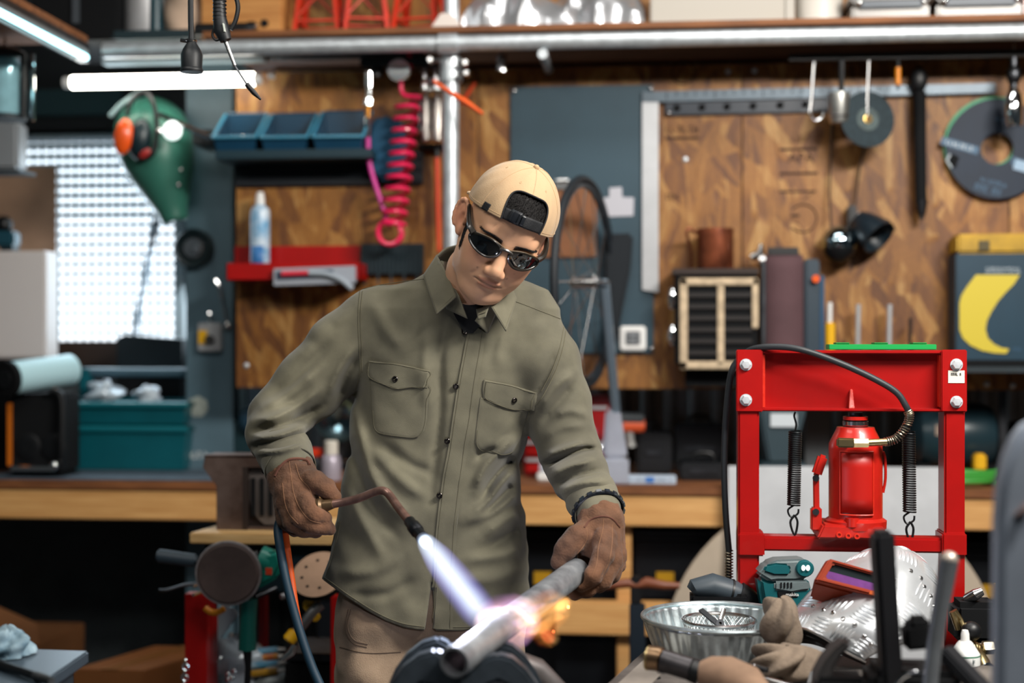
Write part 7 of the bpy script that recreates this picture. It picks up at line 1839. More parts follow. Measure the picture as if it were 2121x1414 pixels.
# skin colour: lips, warm cheeks and ears, shaved beard shadow, plus painted shade
def blob(c, r): return np.exp(-(((Vh - np.array(c)) / np.array(r)) ** 2).sum(1))
base = np.array(lin((208, 160, 126))[:3]); col_ = np.tile(base, (len(Vh), 1))
def mixc(w, c):
    global col_
    col_ = col_ * (1 - w[:, None]) + np.array(lin(c)[:3]) * w[:, None]
for s in (-1, 1):
    mixc(.30 * blob((s * .045, -.03, .07), (.025, .022, .04)), (206, 132, 104))
    mixc(.45 * np.clip(blob((s * .082, -.006, -.01), (.02, .035, .03)) * 1.3, 0, 1), (204, 122, 96))
    mixc(.9 * blob((s * .0076, -.0532, .099), (.0044, .003, .006)), (70, 34, 26))  # shade of the nostril hollows painted into the skin
    mixc(.25 * blob((s * .0135, -.048, .1), (.009, .007, .01)), (190, 118, 94))
mixc(.28 * np.clip(blob((0, -.058, .09), (.03, .008, .03)) + blob((0, -.1, .07), (.035, .02, .04)) + blob((-.045, -.075, .03), (.02, .025, .03)), 0, 1), (150, 122, 108))
gi = np.clip(((Vh - hd.lo) / hd.h).round().astype(int), 0, np.array(hd.f.shape) - 1)
ld = lipd[gi[:, 0], gi[:, 1], gi[:, 2]]
mixc(.6 * np.clip(.5 - ld / .003, 0, 1), (178, 112, 94))
mixc(.8 * np.clip(blob((0, -.0712, .096), (.02, .0013, .012)) + blob((-.02, -.0718, .086), (.010, .0012, .008)) + blob((.02, -.0718, .086), (.010, .0012, .008)), 0, 1), (60, 28, 24))  # shade between the lips painted in as a dark line
for c_, r_ in (((-.040, -.030, .068), .0016), ((-.030, -.052, .082), .0012), ((.036, -.036, .072), .0013), ((-.052, -.028, .056), .0012), ((.028, -.05, .085), .0012)):
    mixc(.7 * blob(c_, (r_ * 1.4, r_ * 1.4, .01)), (96, 56, 44))
at_ = bme.attributes.new('skin_tint_shade', 'FLOAT_COLOR', 'POINT')
at_.data.foreach_set('color', np.concatenate([col_, np.ones((len(Vh), 1))], 1).astype(np.float32).ravel())
m_skin = mat('skin', (214, 164, 132), .56, bump=.12, bscale=900, spec=.4)
nt = m_skin.node_tree; va = nt.nodes.new('ShaderNodeVertexColor'); va.layer_name = 'skin_tint_shade'
sb_ = nt.nodes['Principled BSDF']; nt.links.new(va.outputs[0], sb_.inputs['Base Color'])
sb_.inputs['Subsurface Weight'].default_value = .12; sb_.inputs['Subsurface Radius'].default_value = (.010, .004, .002); sb_.inputs['Subsurface Scale'].default_value = .6
body = link('body', bme, m_skin, man, label='head and neck of the man, looking down')
hb = bvh_of(bme)
# brows and sideburn hair
m_hair = mat('black_hair', (22, 19, 19), .5, bump=.3, bscale=400)
def headpt(x, y, z0=.2):                               # on the face, from the front, head coordinates
    o = h2w((x, y, z0)); d_ = (h2w((x, y, 0)) - o).normalized(); return hb.ray_cast(o, d_)
for s in (-1, 1):
    mb = MB(); L_ = []
    for i in range(46):
        t = i / 45; x = s * (.012 + .042 * t); yb = .0150 + .0055 * math.sin(2.2 * t) - .002 * t
        for j in range(5):
            l, nn, *_ = headpt(x + rnd.uniform(-.0008, .0008), yb + (j - 2) * .0011 * (1.3 - .8 * t) + rnd.uniform(-.0006, .0006))
            if l is None: continue
            dirn = (h2w((x + s * .006, yb + .0022 - .004 * t, .08)) - h2w((x, yb, .08))).normalized()
            mb.tube([l + nn * .0002, l + dirn * .0022 + nn * .0008, l + dirn * .0048 + nn * .0004], [.0003, .0003, .0001], 4)
    mb.build('eyebrow', m_hair, man)
mb = MB()
for i in range(260):
    t = rnd.random(); x = 971 - 17 * t + rnd.uniform(-4, 4) * (1 - .75 * t); y = 458 + 48 * t + rnd.uniform(-3, 3)
    l, nn = shoot(hb, x, y)
    if l is None: continue
    l2 = l - UP * .006 - RT * .002
    mb.tube([l + nn * .0008, l2 + nn * .0016, l2 - UP * .004 + nn * .0006], [.0005, .0004, .0001], 4)
so_ = mb.build('sideburn_hair', m_hair, man); so_['kind'] = 'stuff'

# ------------------------------------------------------------------ cap worn backwards
CC = np.array((0, .037, -.003)); CR = np.array((.0845, .0985, .1055))
TH0, OW, OH = .05, .47, .62                              # opening: centre angle, half width, height
def rim_phi(th): return math.asin((-.004 + .024 * math.cos(th)) / CR[1])
def cap_h(th, ph, off=0):
    w = 1 + .010 * math.sin(3 * th + 1.3) * math.cos(ph) + .006 * math.sin(9 * th + 4 * ph) * math.cos(ph) + .004 * math.sin(17 * th - 9 * ph + 1) * math.cos(ph)
    r = CR * w + off
    return CC + np.array((r[0] * math.cos(ph) * math.sin(th), r[1] * math.sin(ph), r[2] * math.cos(ph) * math.cos(th)))
def open_w(hh): return OW * (1 + .34 * hh) * max(0, 1 - hh ** 7) ** (1 / 4)
def in_open(th, ph):
    d_ = (th - TH0 + math.pi) % (2 * math.pi) - math.pi; hh = (ph - rim_phi(th)) / OH
    return 0 <= hh < 1 and abs(d_) < open_w(hh)
NU, NV_ = 300, 90
mb = MB(); keep = {}
for j in range(NV_ + 1):
    for i in range(NU):
        th = 2 * math.pi * i / NU; p0_ = rim_phi(th); ph = p0_ + (math.pi / 2 - p0_) * j / NV_
        mb.v.append(h2w(cap_h(th, ph)))
for j in range(NV_):
    for i in range(NU):
        th = 2 * math.pi * (i + .5) / NU; p0_ = rim_phi(th); ph = p0_ + (math.pi / 2 - p0_) * (j + .5) / NV_
        if in_open(th, ph): continue
        i2 = (i + 1) % NU; mb.f.append((j * NU + i, j * NU + i2, (j + 1) * NU + i2, (j + 1) * NU + i))
capo = T_ = mb.build('cap', m_khaki, man, solid=.0022, fix=False, sharp=80, label='khaki baseball cap worn backwards')
m_bind = mat('black_webbing', (16, 18, 22), .7, bump=.2, bscale=300)
arc_ = []
for i in range(61):
    q_ = abs(i - 30) / 30; hh = 1 - q_ ** 2.6; th = TH0 + open_w(hh) * (1 if i > 30 else -1); arc_.append(h2w(cap_h(th, rim_phi(th) + OH * hh, .0004)))
MB().tube(arc_, .0018, 8).build('opening_binding', m_bind, capo)
# strap and buckle
def strapf(u, v):
    th = TH0 - OW - .03 + (2 * OW + .06) * u; return h2w(cap_h(th, rim_phi(th) + .012 + .215 * v, .0006 - .0022))
MB().grid(strapf, 40, 6).build('strap', m_bind, capo, solid=.002)
for k_, (u0, u1, of, v0, v1) in enumerate(((.13, .40, .0025, .02, 1.08), (.17, .20, .005, .1, 1), (.34, .37, .005, .1, 1), (.42, .50, .003, .12, .95))):
    def bf(u, v, u0=u0, u1=u1, of=of, v0=v0, v1=v1):
        th = TH0 - OW + 2 * OW * (u0 + (u1 - u0) * u); return h2w(cap_h(th, rim_phi(th) + .012 + .215 * (v0 + (v1 - v0) * v), of))
    MB().grid(bf, 8, 6).build('buckle', mat('buckle_black', (22, 25, 30), .35), capo, solid=.0035)
def tabf(u, v):
    th = TH0 - OW - .52 + .17 * u; return h2w(cap_h(th, rim_phi(th) - .01 + .15 * v, .0016))
MB().grid(tabf, 6, 6).build('side_tab', m_bind, capo, solid=.0016)
for th in [TH0 + math.pi / 3 * i for i in range(6)]:
    pts = [h2w(cap_h(th, rim_phi(th) + (math.pi / 2 - rim_phi(th)) * t, .0012)) for t in np.linspace(.0, .99, 40) if not in_open(th, rim_phi(th) + (math.pi / 2 - rim_phi(th)) * t)]
    MB().tube(pts, .0008, 5).build('panel_seam', m_khaki, capo)
for th, ph in ((TH0 - .55, .95), (TH0 + .5, .98), (TH0 - 1.5, .95), (TH0 + 1.5, .95)):
    MB().tube([h2w(cap_h(th + .022 * math.cos(a), ph + .022 * math.sin(a), .0012)) for a in np.linspace(0, 6.28, 14)[:-1]], .0007, 5, closed=True).build('eyelet', m_khaki, capo)
MB().tube([h2w(cap_h(2 * math.pi * i / 120, rim_phi(2 * math.pi * i / 120) + .055, .0012)) for i in range(120) if abs((2 * math.pi * i / 120 - TH0 + math.pi) % (2 * math.pi) - math.pi) > OW + .02], .0005, 5).build('rim_stitch', m_khaki, capo)
MB().ball(h2w(cap_h(0, math.pi / 2, .002)), .006, 14, 8).build('top_button', m_khaki, capo)
def billf(u, v):
    th = math.pi + (u - .5) * 1.9; p = cap_h(th, rim_phi(th) + .01); o_ = np.array((math.sin(th) * .4, -.25, math.cos(th))) * (.07 * v * math.cos((u - .5) * 2.6) ** .5)
    return h2w(p + o_)
MB().grid(billf, 24, 8).build('bill', m_khaki, capo, solid=.004)
# hair inside the opening
def hairf(u, v):
    th = TH0 + OW * 1.5 * (2 * u - 1); return h2w(cap_h(th, rim_phi(th) + .05 + (OH + .06) * v, -.0075))
MB().grid(hairf, 24, 18).build('hair', m_hair, man, solid=.003)
mb = MB()
for i in range(900):
    u, v = rnd.random(), rnd.random() ** .8
    th = TH0 + OW * 1.35 * (2 * u - 1); ph = rim_phi(th) + .16 + (OH - .14) * v
    if not in_open(th, ph): continue
    dth = rnd.uniform(-.10, .06) - .05; dph = -rnd.uniform(.10, .20)
    pts = [h2w(cap_h(th + dth * t, ph + dph * t, -.0062 + .0050 * math.sin(2.4 * t))) for t in (0, .35, .7, 1)]
    mb.tube(pts, [.0006, .0006, .0005, .0002], 4)
mb.build('hair_strands', mat('hair_gloss', (20, 18, 18), .75, spec=.25), man)['kind'] = 'stuff'

# ------------------------------------------------------------------ sunglasses
sg_ = None
m_frm = mat('sunglass_frame', (34, 30, 26), .32, coat=.3)
m_len = mat('sunglass_lens', (8, 9, 12), .04, spec=.9, coat=1.0)
def gl(x, y, off=0.0):                                   # wrap-around lens surface in head coordinates
    z = .0985 + off - 4.6 * x * x - 160 * max(0, abs(x) - .035) ** 3 - 2.0 * (y + .002) ** 2
    return np.array((x, y, z))
LO = [(.0085, .0021), (.0138, .0088), (.0253, .013), (.0389, .0135), (.0523, .0109), (.0634, .0052), (.0677, -.0021), (.0644, -.0099), (.0533, -.0166), (.0389, -.0203), (.0253, -.0192), (.0148, -.0125), (.0092, -.0047)]
for s in (-1, 1):
    O_ = bez([Vector((x, y, 0)) for x, y in LO + [LO[0]]], 78)[:-1]
    fr = MB().tube([h2w(gl(s * p.x, p.y - .001, .0005)) for p in O_], .0026, 8, closed=True).build('frame_rim', m_frm, man)
    c_ = Vector((.034, -.002, 0)); mb = MB(); n_ = len(O_)
    mb.v.append(h2w(gl(s * c_.x, c_.y, .0012)))
    for j in range(1, 6):
        for p in O_:
            q = c_.lerp(p, j / 5); mb.v.append(h2w(gl(s * q.x, q.y - .001, .0012 - .001 * (j / 5) ** 3)))
    for i in range(n_): mb.f.append((0, 1 + i, 1 + (i + 1) % n_))
    for j in range(4):
        for i in range(n_): mb.f.append((1 + j * n_ + i, 1 + (j + 1) * n_ + i, 1 + (j + 1) * n_ + (i + 1) % n_, 1 + j * n_ + (i + 1) % n_))
    mb.build('lens', m_len, man)
    arm = [h2w(p) for p in (gl(s * .0625, .003, -.001), (s * .0715, .008, .065), (s * .0760, .0130, .048), (s * .0785, .0185, .022), (s * .0795, .0200, .000), (s * .0805, .012, -.022))]
    MB().tube(bez(arm, 25), [.0068 - .0032 * i / 25 for i in range(len(bez(arm, 25)))], 8).build('temple', m_frm, man)
MB().tube([h2w(gl(x, .0035 + .003 * math.cos(x * 120), .0012)) for x in np.linspace(-.0125, .0125, 11)], .0034, 8).build('bridge', m_frm, man)
MB().tube([h2w(gl(x, .0085 + .0060 * math.cos((abs(x) - .034) * 54), .0016)) for x in np.linspace(-.061, .061, 41)], .0013, 6).build('brow_line', mat('frame_gold_edge', (84, 68, 48), .35), man)
# ------------------------------------------------------------------ shirt: torso and sleeves as one cloth surface
KY = [540, 560, 580, 600, 640, 700, 760, 830, 900, 960, 1030, 1100, 1160, 1210, 1260, 1330]
KC = [968, 970, 970, 962, 957, 952, 942, 922, 908, 898, 892, 893, 890, 882, 882, 882]
KW = [55, 78, 112, 178, 205, 203, 196, 188, 184, 182, 186, 198, 206, 214, 212, 206]
KB = [.052, .062, .078, .094, .112, .126, .132, .132, .128, .124, .122, .124, .126, .128, .126, .12]
KD = [2.95, 2.955, 2.96, 2.965, 2.97, 2.975, 2.975, 2.98, 2.985, 2.99, 2.995, 3.0, 3.0, 3.0, 3.0, 3.0]
lo = cs(495, 1345, 3.0); hi = cs(1310, 545, 3.0)
sf = Field((lo[0], lo[1], -3.17), (hi[0], hi[1], -2.66), .0036)
PYv = 707 - F * sf.Y / 2.97
def interp(K): return np.interp(PYv, KY, K).astype(np.float32)
D_ = interp(KD); cx_ = (interp(KC) - 1060.5) / F * D_; hw = interp(KW) / F * D_; hb_ = interp(KB)
p_ = 2.4
e = ((np.abs(sf.X - cx_) / hw) ** p_ + (np.abs(sf.Z + D_) / hb_) ** p_) ** (1 / p_)
tor = (e - 1) * np.minimum(hw, hb_) * .95
del e, hw, hb_, cx_
sf.u(tor); del tor
# sleeves
LS = [(785, 668, 2.97), (715, 722, 2.97), (640, 800, 2.965), (578, 862, 2.95), (572, 898, 2.90), (590, 935, 2.84), (600, 966, 2.79)]
LR = [.078, .076, .071, .061, .058, .053, .047]
RS = [(1092, 716, 2.95), (1122, 752, 2.945), (1152, 835, 2.935), (1178, 930, 2.91), (1200, 985, 2.84), (1226, 1030, 2.77), (1240, 1056, 2.73)]
RR = [.080, .078, .070, .062, .056, .050, .0455]
sl = np.full(sf.f.shape, 10, np.float32)
for S_, R_ in ((LS, LR), (RS, RR)):
    t = sf.f; sf.f = np.full(t.shape, 10, np.float32)
    for i in range(len(S_) - 1): sf.u(sf.cap(cs(*S_[i]), cs(*S_[i + 1]), R_[i], R_[i + 1]), .014)
    a = sf.f; sf.f = t; sf.u(a, .022)
# folds traced from the photograph: (points, width px, height m); + is a ridge, - a groove
PXv = 1060.5 + F * sf.X / (-sf.Z); PYp = 707 - F * sf.Y / (-sf.Z)
FOLDS = [
    # left sleeve
    ([(526, 872), (570, 862), (625, 835), (660, 808)], 9, .006), ([(522, 892), (575, 884), (630, 860), (668, 838)], 8, -.006),
    ([(522, 908), (570, 902), (640, 880)], 8, .006), ([(524, 925), (580, 918), (640, 900)], 7, -.005), ([(528, 938), (585, 932), (632, 918)], 7, .005),
    ([(548, 840), (600, 815), (660, 760)], 12, .005), ([(556, 822), (620, 780), (690, 700)], 12, -.004), ([(600, 760), (670, 690), (735, 640)], 16, .004),
    ([(700, 830), (715, 780), (742, 735)], 10, -.006), ([(680, 820), (700, 770), (735, 715)], 10, .005), ([(640, 720), (700, 665)], 14, -.003),
    # right sleeve
    ([(1128, 962), (1165, 948), (1205, 932), (1236, 930)], 7, -.008), ([(1130, 945), (1165, 930), (1210, 915)], 8, .006), ([(1140, 985), (1180, 965), (1238, 948)], 9, .007),
    ([(1150, 1005), (1195, 985), (1250, 972)], 8, -.005), ([(1158, 1020), (1205, 1000), (1262, 995)], 8, .005), ([(1170, 1042), (1215, 1020), (1272, 1018)], 7, -.004),
    ([(1112, 850), (1150, 800), (1190, 772)], 12, .006), ([(1120, 880), (1160, 830), (1185, 800)], 10, -.004), ([(1125, 905), (1165, 885), (1215, 880)], 10, .003), ([(1150, 860), (1180, 850), (1220, 862)], 10, .004),
    ([(1105, 830), (1130, 780), (1150, 730)], 8, -.004),
    # torso
    ([(735, 850), (752, 940), (790, 1020), (850, 1085)], 16, .006), ([(728, 900), (745, 980), (780, 1060), (830, 1120)], 14, -.005),
    ([(770, 930), (820, 985), (880, 1030)], 14, .004), ([(790, 920), (850, 960), (905, 985)], 12, -.003),
    ([(720, 1010), (750, 1080), (790, 1150)], 14, .004), ([(1064, 908), (1040, 930), (1000, 975), (985, 1015)], 11, .007), ([(1066, 948), (1048, 962), (1015, 1000), (1000, 1035)], 10, -.007),
    ([(1064, 976), (1046, 992), (1010, 1040), (960, 1075)], 11, .006), ([(1062, 1004), (1042, 1022), (1000, 1070)], 10, -.005), ([(1070, 1024), (1056, 1036), (1020, 1060), (960, 1085)], 10, .005),
    ([(1030, 930), (1005, 935), (985, 950)], 8, -.006), ([(1074, 1066), (1050, 1075), (1000, 1110)], 14, .005), ([(1074, 1096), (1050, 1110), (1000, 1140)], 12, -.004), ([(1074, 1136), (1040, 1150), (960, 1160)], 14, .004),
    ([(1065, 640), (1040, 700), (1030, 760)], 12, .003), ([(925, 668), (912, 740), (912, 830), (905, 930), (890, 1040)], 10, -.005), ([(885, 690), (880, 760), (888, 850)], 12, .003),
    ([(770, 620), (800, 680), (830, 720)], 16, .003), ([(840, 1150), (780, 1180), (700, 1190)], 14, .003), ([(860, 1200), (800, 1230), (730, 1230)], 12, -.003), ([(1080, 1180), (1020, 1200), (960, 1200)], 14, .003),
]
near = np.abs(sf.f) < .03
fx, fy = PXv[near], PYp[near]; add = np.zeros(len(fx), np.float32)
for pts, w, amp in FOLDS:
    P = bez([Vector((x, y, 0)) for x, y in pts], 24); best = np.full(len(fx), 1e9, np.float32); tt = np.zeros(len(fx), np.float32)
    bx0, bx1 = min(p.x for p in P) - 4 * w, max(p.x for p in P) + 4 * w; by0, by1 = min(p.y for p in P) - 4 * w, max(p.y for p in P) + 4 * w
    m_ = (fx > bx0) & (fx < bx1) & (fy > by0) & (fy < by1); gx, gy = fx[m_], fy[m_]; bb = np.full(len(gx), 1e9, np.float32); bt_ = np.zeros(len(gx), np.float32)
    for i in range(len(P) - 1):
        ax_, ay_ = P[i].x, P[i].y; dx, dy = P[i + 1].x - ax_, P[i + 1].y - ay_; L2 = dx * dx + dy * dy + 1e-6
        t = np.clip(((gx - ax_) * dx + (gy - ay_) * dy) / L2, 0, 1); q = (gx - ax_ - t * dx) ** 2 + (gy - ay_ - t * dy) ** 2
        c_ = q < bb; bb[c_] = q[c_]; bt_[c_] = ((i + t) / (len(P) - 1))[c_]
    add[m_] += 2.1 * amp * np.exp(-bb / (2 * (w * .68) ** 2)) * np.clip(np.sin(np.pi * np.clip(bt_ * .9 + .05, 0, 1)) * 1.6, 0, 1)
rs_n = np.random.RandomState(5)
nx_, ny_, nz_ = sf.X[near], sf.Y[near], sf.Z[near]
for i in range(26):
    wl = rs_n.uniform(.035, .12); d_ = rs_n.normal(size=3); d_[2] *= .4; d_ /= np.linalg.norm(d_); k_ = 2 * np.pi / wl
    ph2 = rs_n.uniform(0, 6.28)
    mod = np.sin(2 * np.pi / .22 * (nx_ * rs_n.normal() + ny_ * rs_n.normal()) + rs_n.uniform(0, 6))
    add += (wl * .0062) * np.sin(k_ * (d_[0] * nx_ + d_[1] * ny_ + d_[2] * nz_) + ph2) * (.5 + .5 * mod)
sf.f[near] -= add
del fx, fy, nx_, ny_, nz_
# hem and front slit
hx = [640, 663, 690, 720, 760, 800, 840, 880, 893, 930, 960, 1000, 1040, 1075, 1100]
hy = [1188, 1196, 1216, 1238, 1264, 1286, 1300, 1306, 1306, 1307, 1306, 1302, 1290, 1268, 1245]
hem = np.interp(PXv, hx, hy)
sf.f = np.maximum(sf.f, ((PYp - hem) * 2.98 / F).astype(np.float32))
sl_ = (PYp - 1195) / 110.0
wedge = np.abs(PXv - (896 - 6 * sl_)) - 10 * sl_
sf.f = np.where((sl_ > 0) & (sf.Z > -2.93), np.maximum(sf.f, (-wedge * 2.98 / F).astype(np.float32)), sf.f)
# open at the neck and the cuffs
nb, nt_ = cs(975, 560, 2.92), cs(966, 640, 2.945)
sf.sub(sf.cap(nb + (nb - nt_) * .6, nt_, .058, .050), .004)
V, Q = nets(sf.f, sf.lo, sf.h); V = relax(V, Q, 2, .5)
sme = npmesh('shirt', cs2w(V), Q)
del sf, PXv, PYp, PYv, D_
shirt = link('shirt', sme, m_shirt, man, label='olive green long-sleeved work shirt')
sb2 = bvh_of(sme)

# placket, pockets, seams, buttons
Lp = [(972, 668), (962, 720), (949, 790), (938, 860), (928, 930), (914, 1010), (903, 1100), (898, 1195), (894, 1300)]
Rp2 = [(1006, 690), (1000, 730), (988, 800), (978, 870), (966, 940), (955, 1015), (946, 1100), (940, 1195), (938, 1303)]
strip(sb2, Lp, Rp2, .0038, 80, 8).build('placket', m_shirt, man)
for off in (5, 40):
    seam(sb2, [(x + (off if off < 10 else 0) + (rx - x - 6 if off > 10 else 0), y) for (x, y), (rx, ry) in zip(Lp, Rp2)], .0006, .0042).build('placket_stitch', m_stitch, man)
m_btn = mat('dark_metal_button', (64, 60, 58), .22, .9)
def button(px, py, h=.003, par=man):
    l, nn = shoot(sb2, px, py)
    if l is None: return
    if nn.dot(FW) > 0: nn = -nn
    b = MB().lathe([(0, h), (.0030, h), (.0036, h + .0012), (.0052, h + .0018), (.0062, h + .0008), (.0062, h - .0015), (0, h - .0015)], l, nn, 20).build('button', m_btn, par)
    for a in (0.7, 3.8): MB().ball(l + nn * (h + .0006) + RT * (.0014 * math.cos(a)) + UP * (.0014 * math.sin(a)), .0008, 6, 4).build('button_thread', m_stitch, b)
for px, py in ((962, 688), (944, 799), (927, 912), (911, 1025)): button(px, py, .0060)
for px, py in ((962, 688), (944, 799), (927, 912), (911, 1025)):
    seam(sb2, [(px + 10, py - 2), (px + 22, py - 3)], .0007, .0026, 6).build('buttonhole', m_stitch, man)
# pockets
PL = [(768, 772), (886, 792), (886, 830), (884, 868), (878, 892), (866, 905), (846, 907), (800, 901), (782, 896), (774, 884), (771, 850)]
FL_ = [(765, 747), (828, 754), (891, 768), (889, 786), (885, 803), (856, 803), (826, 807), (795, 797), (766, 783), (762, 768)]
PR = [(995, 822), (1096, 843), (1086, 880), (1075, 912), (1062, 935), (1042, 942), (1016, 938), (992, 931), (984, 916), (986, 890)]
FR = [(1002, 786), (1056, 796), (1113, 813), (1111, 832), (1107, 850), (1085, 847), (1060, 847), (1030, 838), (1001, 825), (999, 806)]
for pk, fl2, bt2 in ((PL, FL_, (820, 785)), (PR, FR, (1062, 827))):
    po_ = starpatch(sb2, pk, 10, .0030, .6, 5).build('pocket', m_shirt, man)
    c_ = Vector((sum(p[0] for p in pk) / len(pk), sum(p[1] for p in pk) / len(pk), 0))
    seam(sb2, [tuple(Vector((x, y, 0)).lerp(c_, .05)[:2]) for x, y in pk], .0006, .0026, 90).build('pocket_stitch', m_stitch, po_)
    fo_ = starpatch(sb2, fl2, 8, .0060, .6, 5).build('pocket_flap', m_shirt, man)
    c_ = Vector((sum(p[0] for p in fl2) / len(fl2), sum(p[1] for p in fl2) / len(fl2), 0))
    seam(sb2, [tuple(Vector((x, y, 0)).lerp(c_, .08)[:2]) for x, y in fl2] + [tuple(Vector((fl2[0][0], fl2[0][1], 0)).lerp(c_, .08)[:2])], .0006, .0062, 90).build('flap_stitch', m_stitch, fo_)
    button(bt2[0], bt2[1], .0068)
# armhole, shoulder and side seams
for pts in ([(746, 602), (742, 660), (744, 720), (746, 770), (732, 826)], [(751, 603), (747, 660), (749, 720), (750, 770)], [(1174, 668), (1166, 720), (1150, 770), (1128, 815), (1112, 838)], [(1169, 668), (1160, 718), (1144, 766), (1122, 810)],
            [(746, 600), (800, 588), (878, 578)], [(1062, 622), (1110, 640), (1170, 664)],
            [(664, 1190), (690, 1208), (720, 1230), (760, 1256), (800, 1278), (840, 1292), (884, 1298)], [(908, 1298), (960, 1298), (1000, 1294), (1040, 1282), (1085, 1252)],
            [(700, 1080), (690, 1120), (676, 1165), (668, 1190)], [(706, 1080), (697, 1120), (684, 1165), (676, 1192)]):
    seam(sb2, pts, .0009, .0004, 50).build('seam', m_stitch, man)
# collar: standing band behind the neck and two pointed leaves
def leaf(pts4, bulge, name='collar_leaf'):
    A, B, C, D = [atd(*p) for p in pts4]                    # A back-top, B front-top, C tip, D back-bottom
    def f(u, v):
        p = A.lerp(B, u).lerp(D.lerp(C, u), v)
        return p - FW * (bulge * math.sin(math.pi * min(1, u * 1.0)) * (1 - .4 * v)) + UP * (.004 * math.sin(math.pi * u) * (1 - v))
    o_ = MB().grid(f, 18, 12).build(name, m_shirt, man, solid=.0028)
    ins = [f(.05 + .9 * t, .93) for t in np.linspace(0, 1, 16)] + [f(.95, .93 - .85 * t) for t in np.linspace(0, 1, 8)]
    MB().tube([p - FW * .0018 for p in ins], .0006, 5).build('collar_stitch', m_stitch, o_)
leaf([(905, 528, 2.93), (946, 614, 2.815), (904, 651, 2.805), (877, 570, 2.90)], .012)
leaf([(1062, 596, 2.88), (1016, 634, 2.800), (1048, 686, 2.798), (1070, 618, 2.865)], .010)
cn = [atd(x, y, d_) for x, y, d_ in ((905, 530, 2.935), (930, 512, 2.99), (975, 508, 3.02), (1030, 545, 3.0), (1062, 596, 2.885))]
cb2 = [atd(x, y, d_) for x, y, d_ in ((884, 572, 2.93), (910, 556, 3.0), (970, 552, 3.03), (1040, 580, 3.01), (1072, 618, 2.88))]
cn = bez(cn, 24); cb2 = bez(cb2, 24)
MB().grid(lambda u, v: cn[int(u * (len(cn) - 1))].lerp(cb2[int(u * (len(cb2) - 1))], v), len(cn) - 1, 4).build('collar_band', m_shirt, man, solid=.004)
# collar stand fronts with button tab
for pts4 in ([(908, 540, 2.90), (950, 612, 2.825), (968, 660, 2.815), (925, 640, 2.85)], [(1040, 615, 2.86), (1004, 630, 2.825), (984, 664, 2.812), (1010, 690, 2.83)]):
    A, B, C, D = [atd(*p) for p in pts4]
    MB().grid(lambda u, v: A.lerp(B, u).lerp(D.lerp(C, u), v) - FW * (.004 * math.sin(math.pi * u)), 10, 8).build('collar_stand', m_shirt, man, solid=.003)
A, B, C, D = [atd(*p) for p in ((986, 640, 2.802), (1014, 632, 2.800), (1006, 656, 2.798), (990, 662, 2.800))]
MB().grid(lambda u, v: A.lerp(B, u).lerp(D.lerp(C, u), v), 6, 6).build('collar_tab', m_shirt, man, solid=.003)
MB().tube([atd(993, 650, 2.797), atd(1006, 646, 2.796)], .0007, 5).build('buttonhole', m_stitch, man)
# dark T-shirt in the neck opening
ts = [(925, 590), (1040, 606), (1030, 640), (1000, 668), (980, 690), (962, 690), (940, 650)]
MB().prism([atd(x, y, 2.862 if y < 620 else 2.842) for x, y in ts], FW * .01).build('undershirt', mat('black_tee', (18, 20, 24), .9), man)
# cuffs
def ringband(c0, c1, r0, r1, name, m, th=.004, sub=None):
    a, b = wv(cs(*c0)), wv(cs(*c1)); d_ = (b - a)
    return MB().lathe([(r0, 0), (r0 + th * .5, 0), (r1 + th * .5, d_.length), (r1, d_.length), (r0 - .002, 0)], a, d_, 40, cap=False).build(name, m, man)
ringband((588, 930, 2.848), (602, 972, 2.786), .052, .049, 'cuff', m_shirt)
ringband((1223, 1026, 2.778), (1242, 1060, 2.726), .0495, .0475, 'cuff', m_shirt)
for px, py in ((548, 975), (556, 985)):
    l = atd(px, py, 2.80); MB().lathe([(0, 0), (.0058, 0), (.0058, .002), (0, .0025)], l, -FW - RT * .6, 16).build('cuff_button', m_btn, man)
# ------------------------------------------------------------------ trousers and boots
tf = Field((cs(670, 0, 3)[0], -1.28, -3.22), (cs(1125, 0, 3)[0], cs(0, 1200, 3)[1], -2.78), .0065)
hipL, hipR = cs(800, 1270, 3.01), cs(985, 1270, 3.01)
tf.u(tf.ell((hipL + hipR) / 2 + np.array((0, .03, 0)), (.195, .11, .12)))
for s, hp_, kx in ((-1, cs(790, 1300, 3.0), 775), (1, cs(990, 1300, 3.01), 1010)):
    kn = np.array(((kx - 1060.5) / F * 3.0, -.78, -2.99)); an = np.array(((kx - 1060.5) / F * 3.0 + s * .01, -1.21, -3.02))
    tf.u(tf.cap(hp_, kn, .098, .082), .03); tf.u(tf.cap(kn, an, .082, .074), .02)
nr = np.abs(tf.f) < .03
for i in range(20):
    wl = rs_n.uniform(.04, .12); d_ = rs_n.normal(size=3); d_ /= np.linalg.norm(d_)
    tf.f[nr] -= (wl * .016) * np.sin(2 * np.pi / wl * (d_[0] * tf.X[nr] + d_[1] * tf.Y[nr] + d_[2] * tf.Z[nr]) + rs_n.uniform(0, 6.28))
tme = tf.mesh('trousers', 2, cs2w); del tf
trs = link('trousers', tme, m_trouser, man, label='tan canvas work trousers')
tbv = bvh_of(tme)
for pts in ([(722, 1262), (716, 1300), (730, 1330), (760, 1340)], [(727, 1262), (721, 1298), (734, 1325), (762, 1334)], [(704, 1340), (760, 1352), (830, 1350)]):
    seam(tbv, pts, .001, .0006, 30).build('trouser_seam', mat('tan_thread', (92, 76, 62), .8), trs)
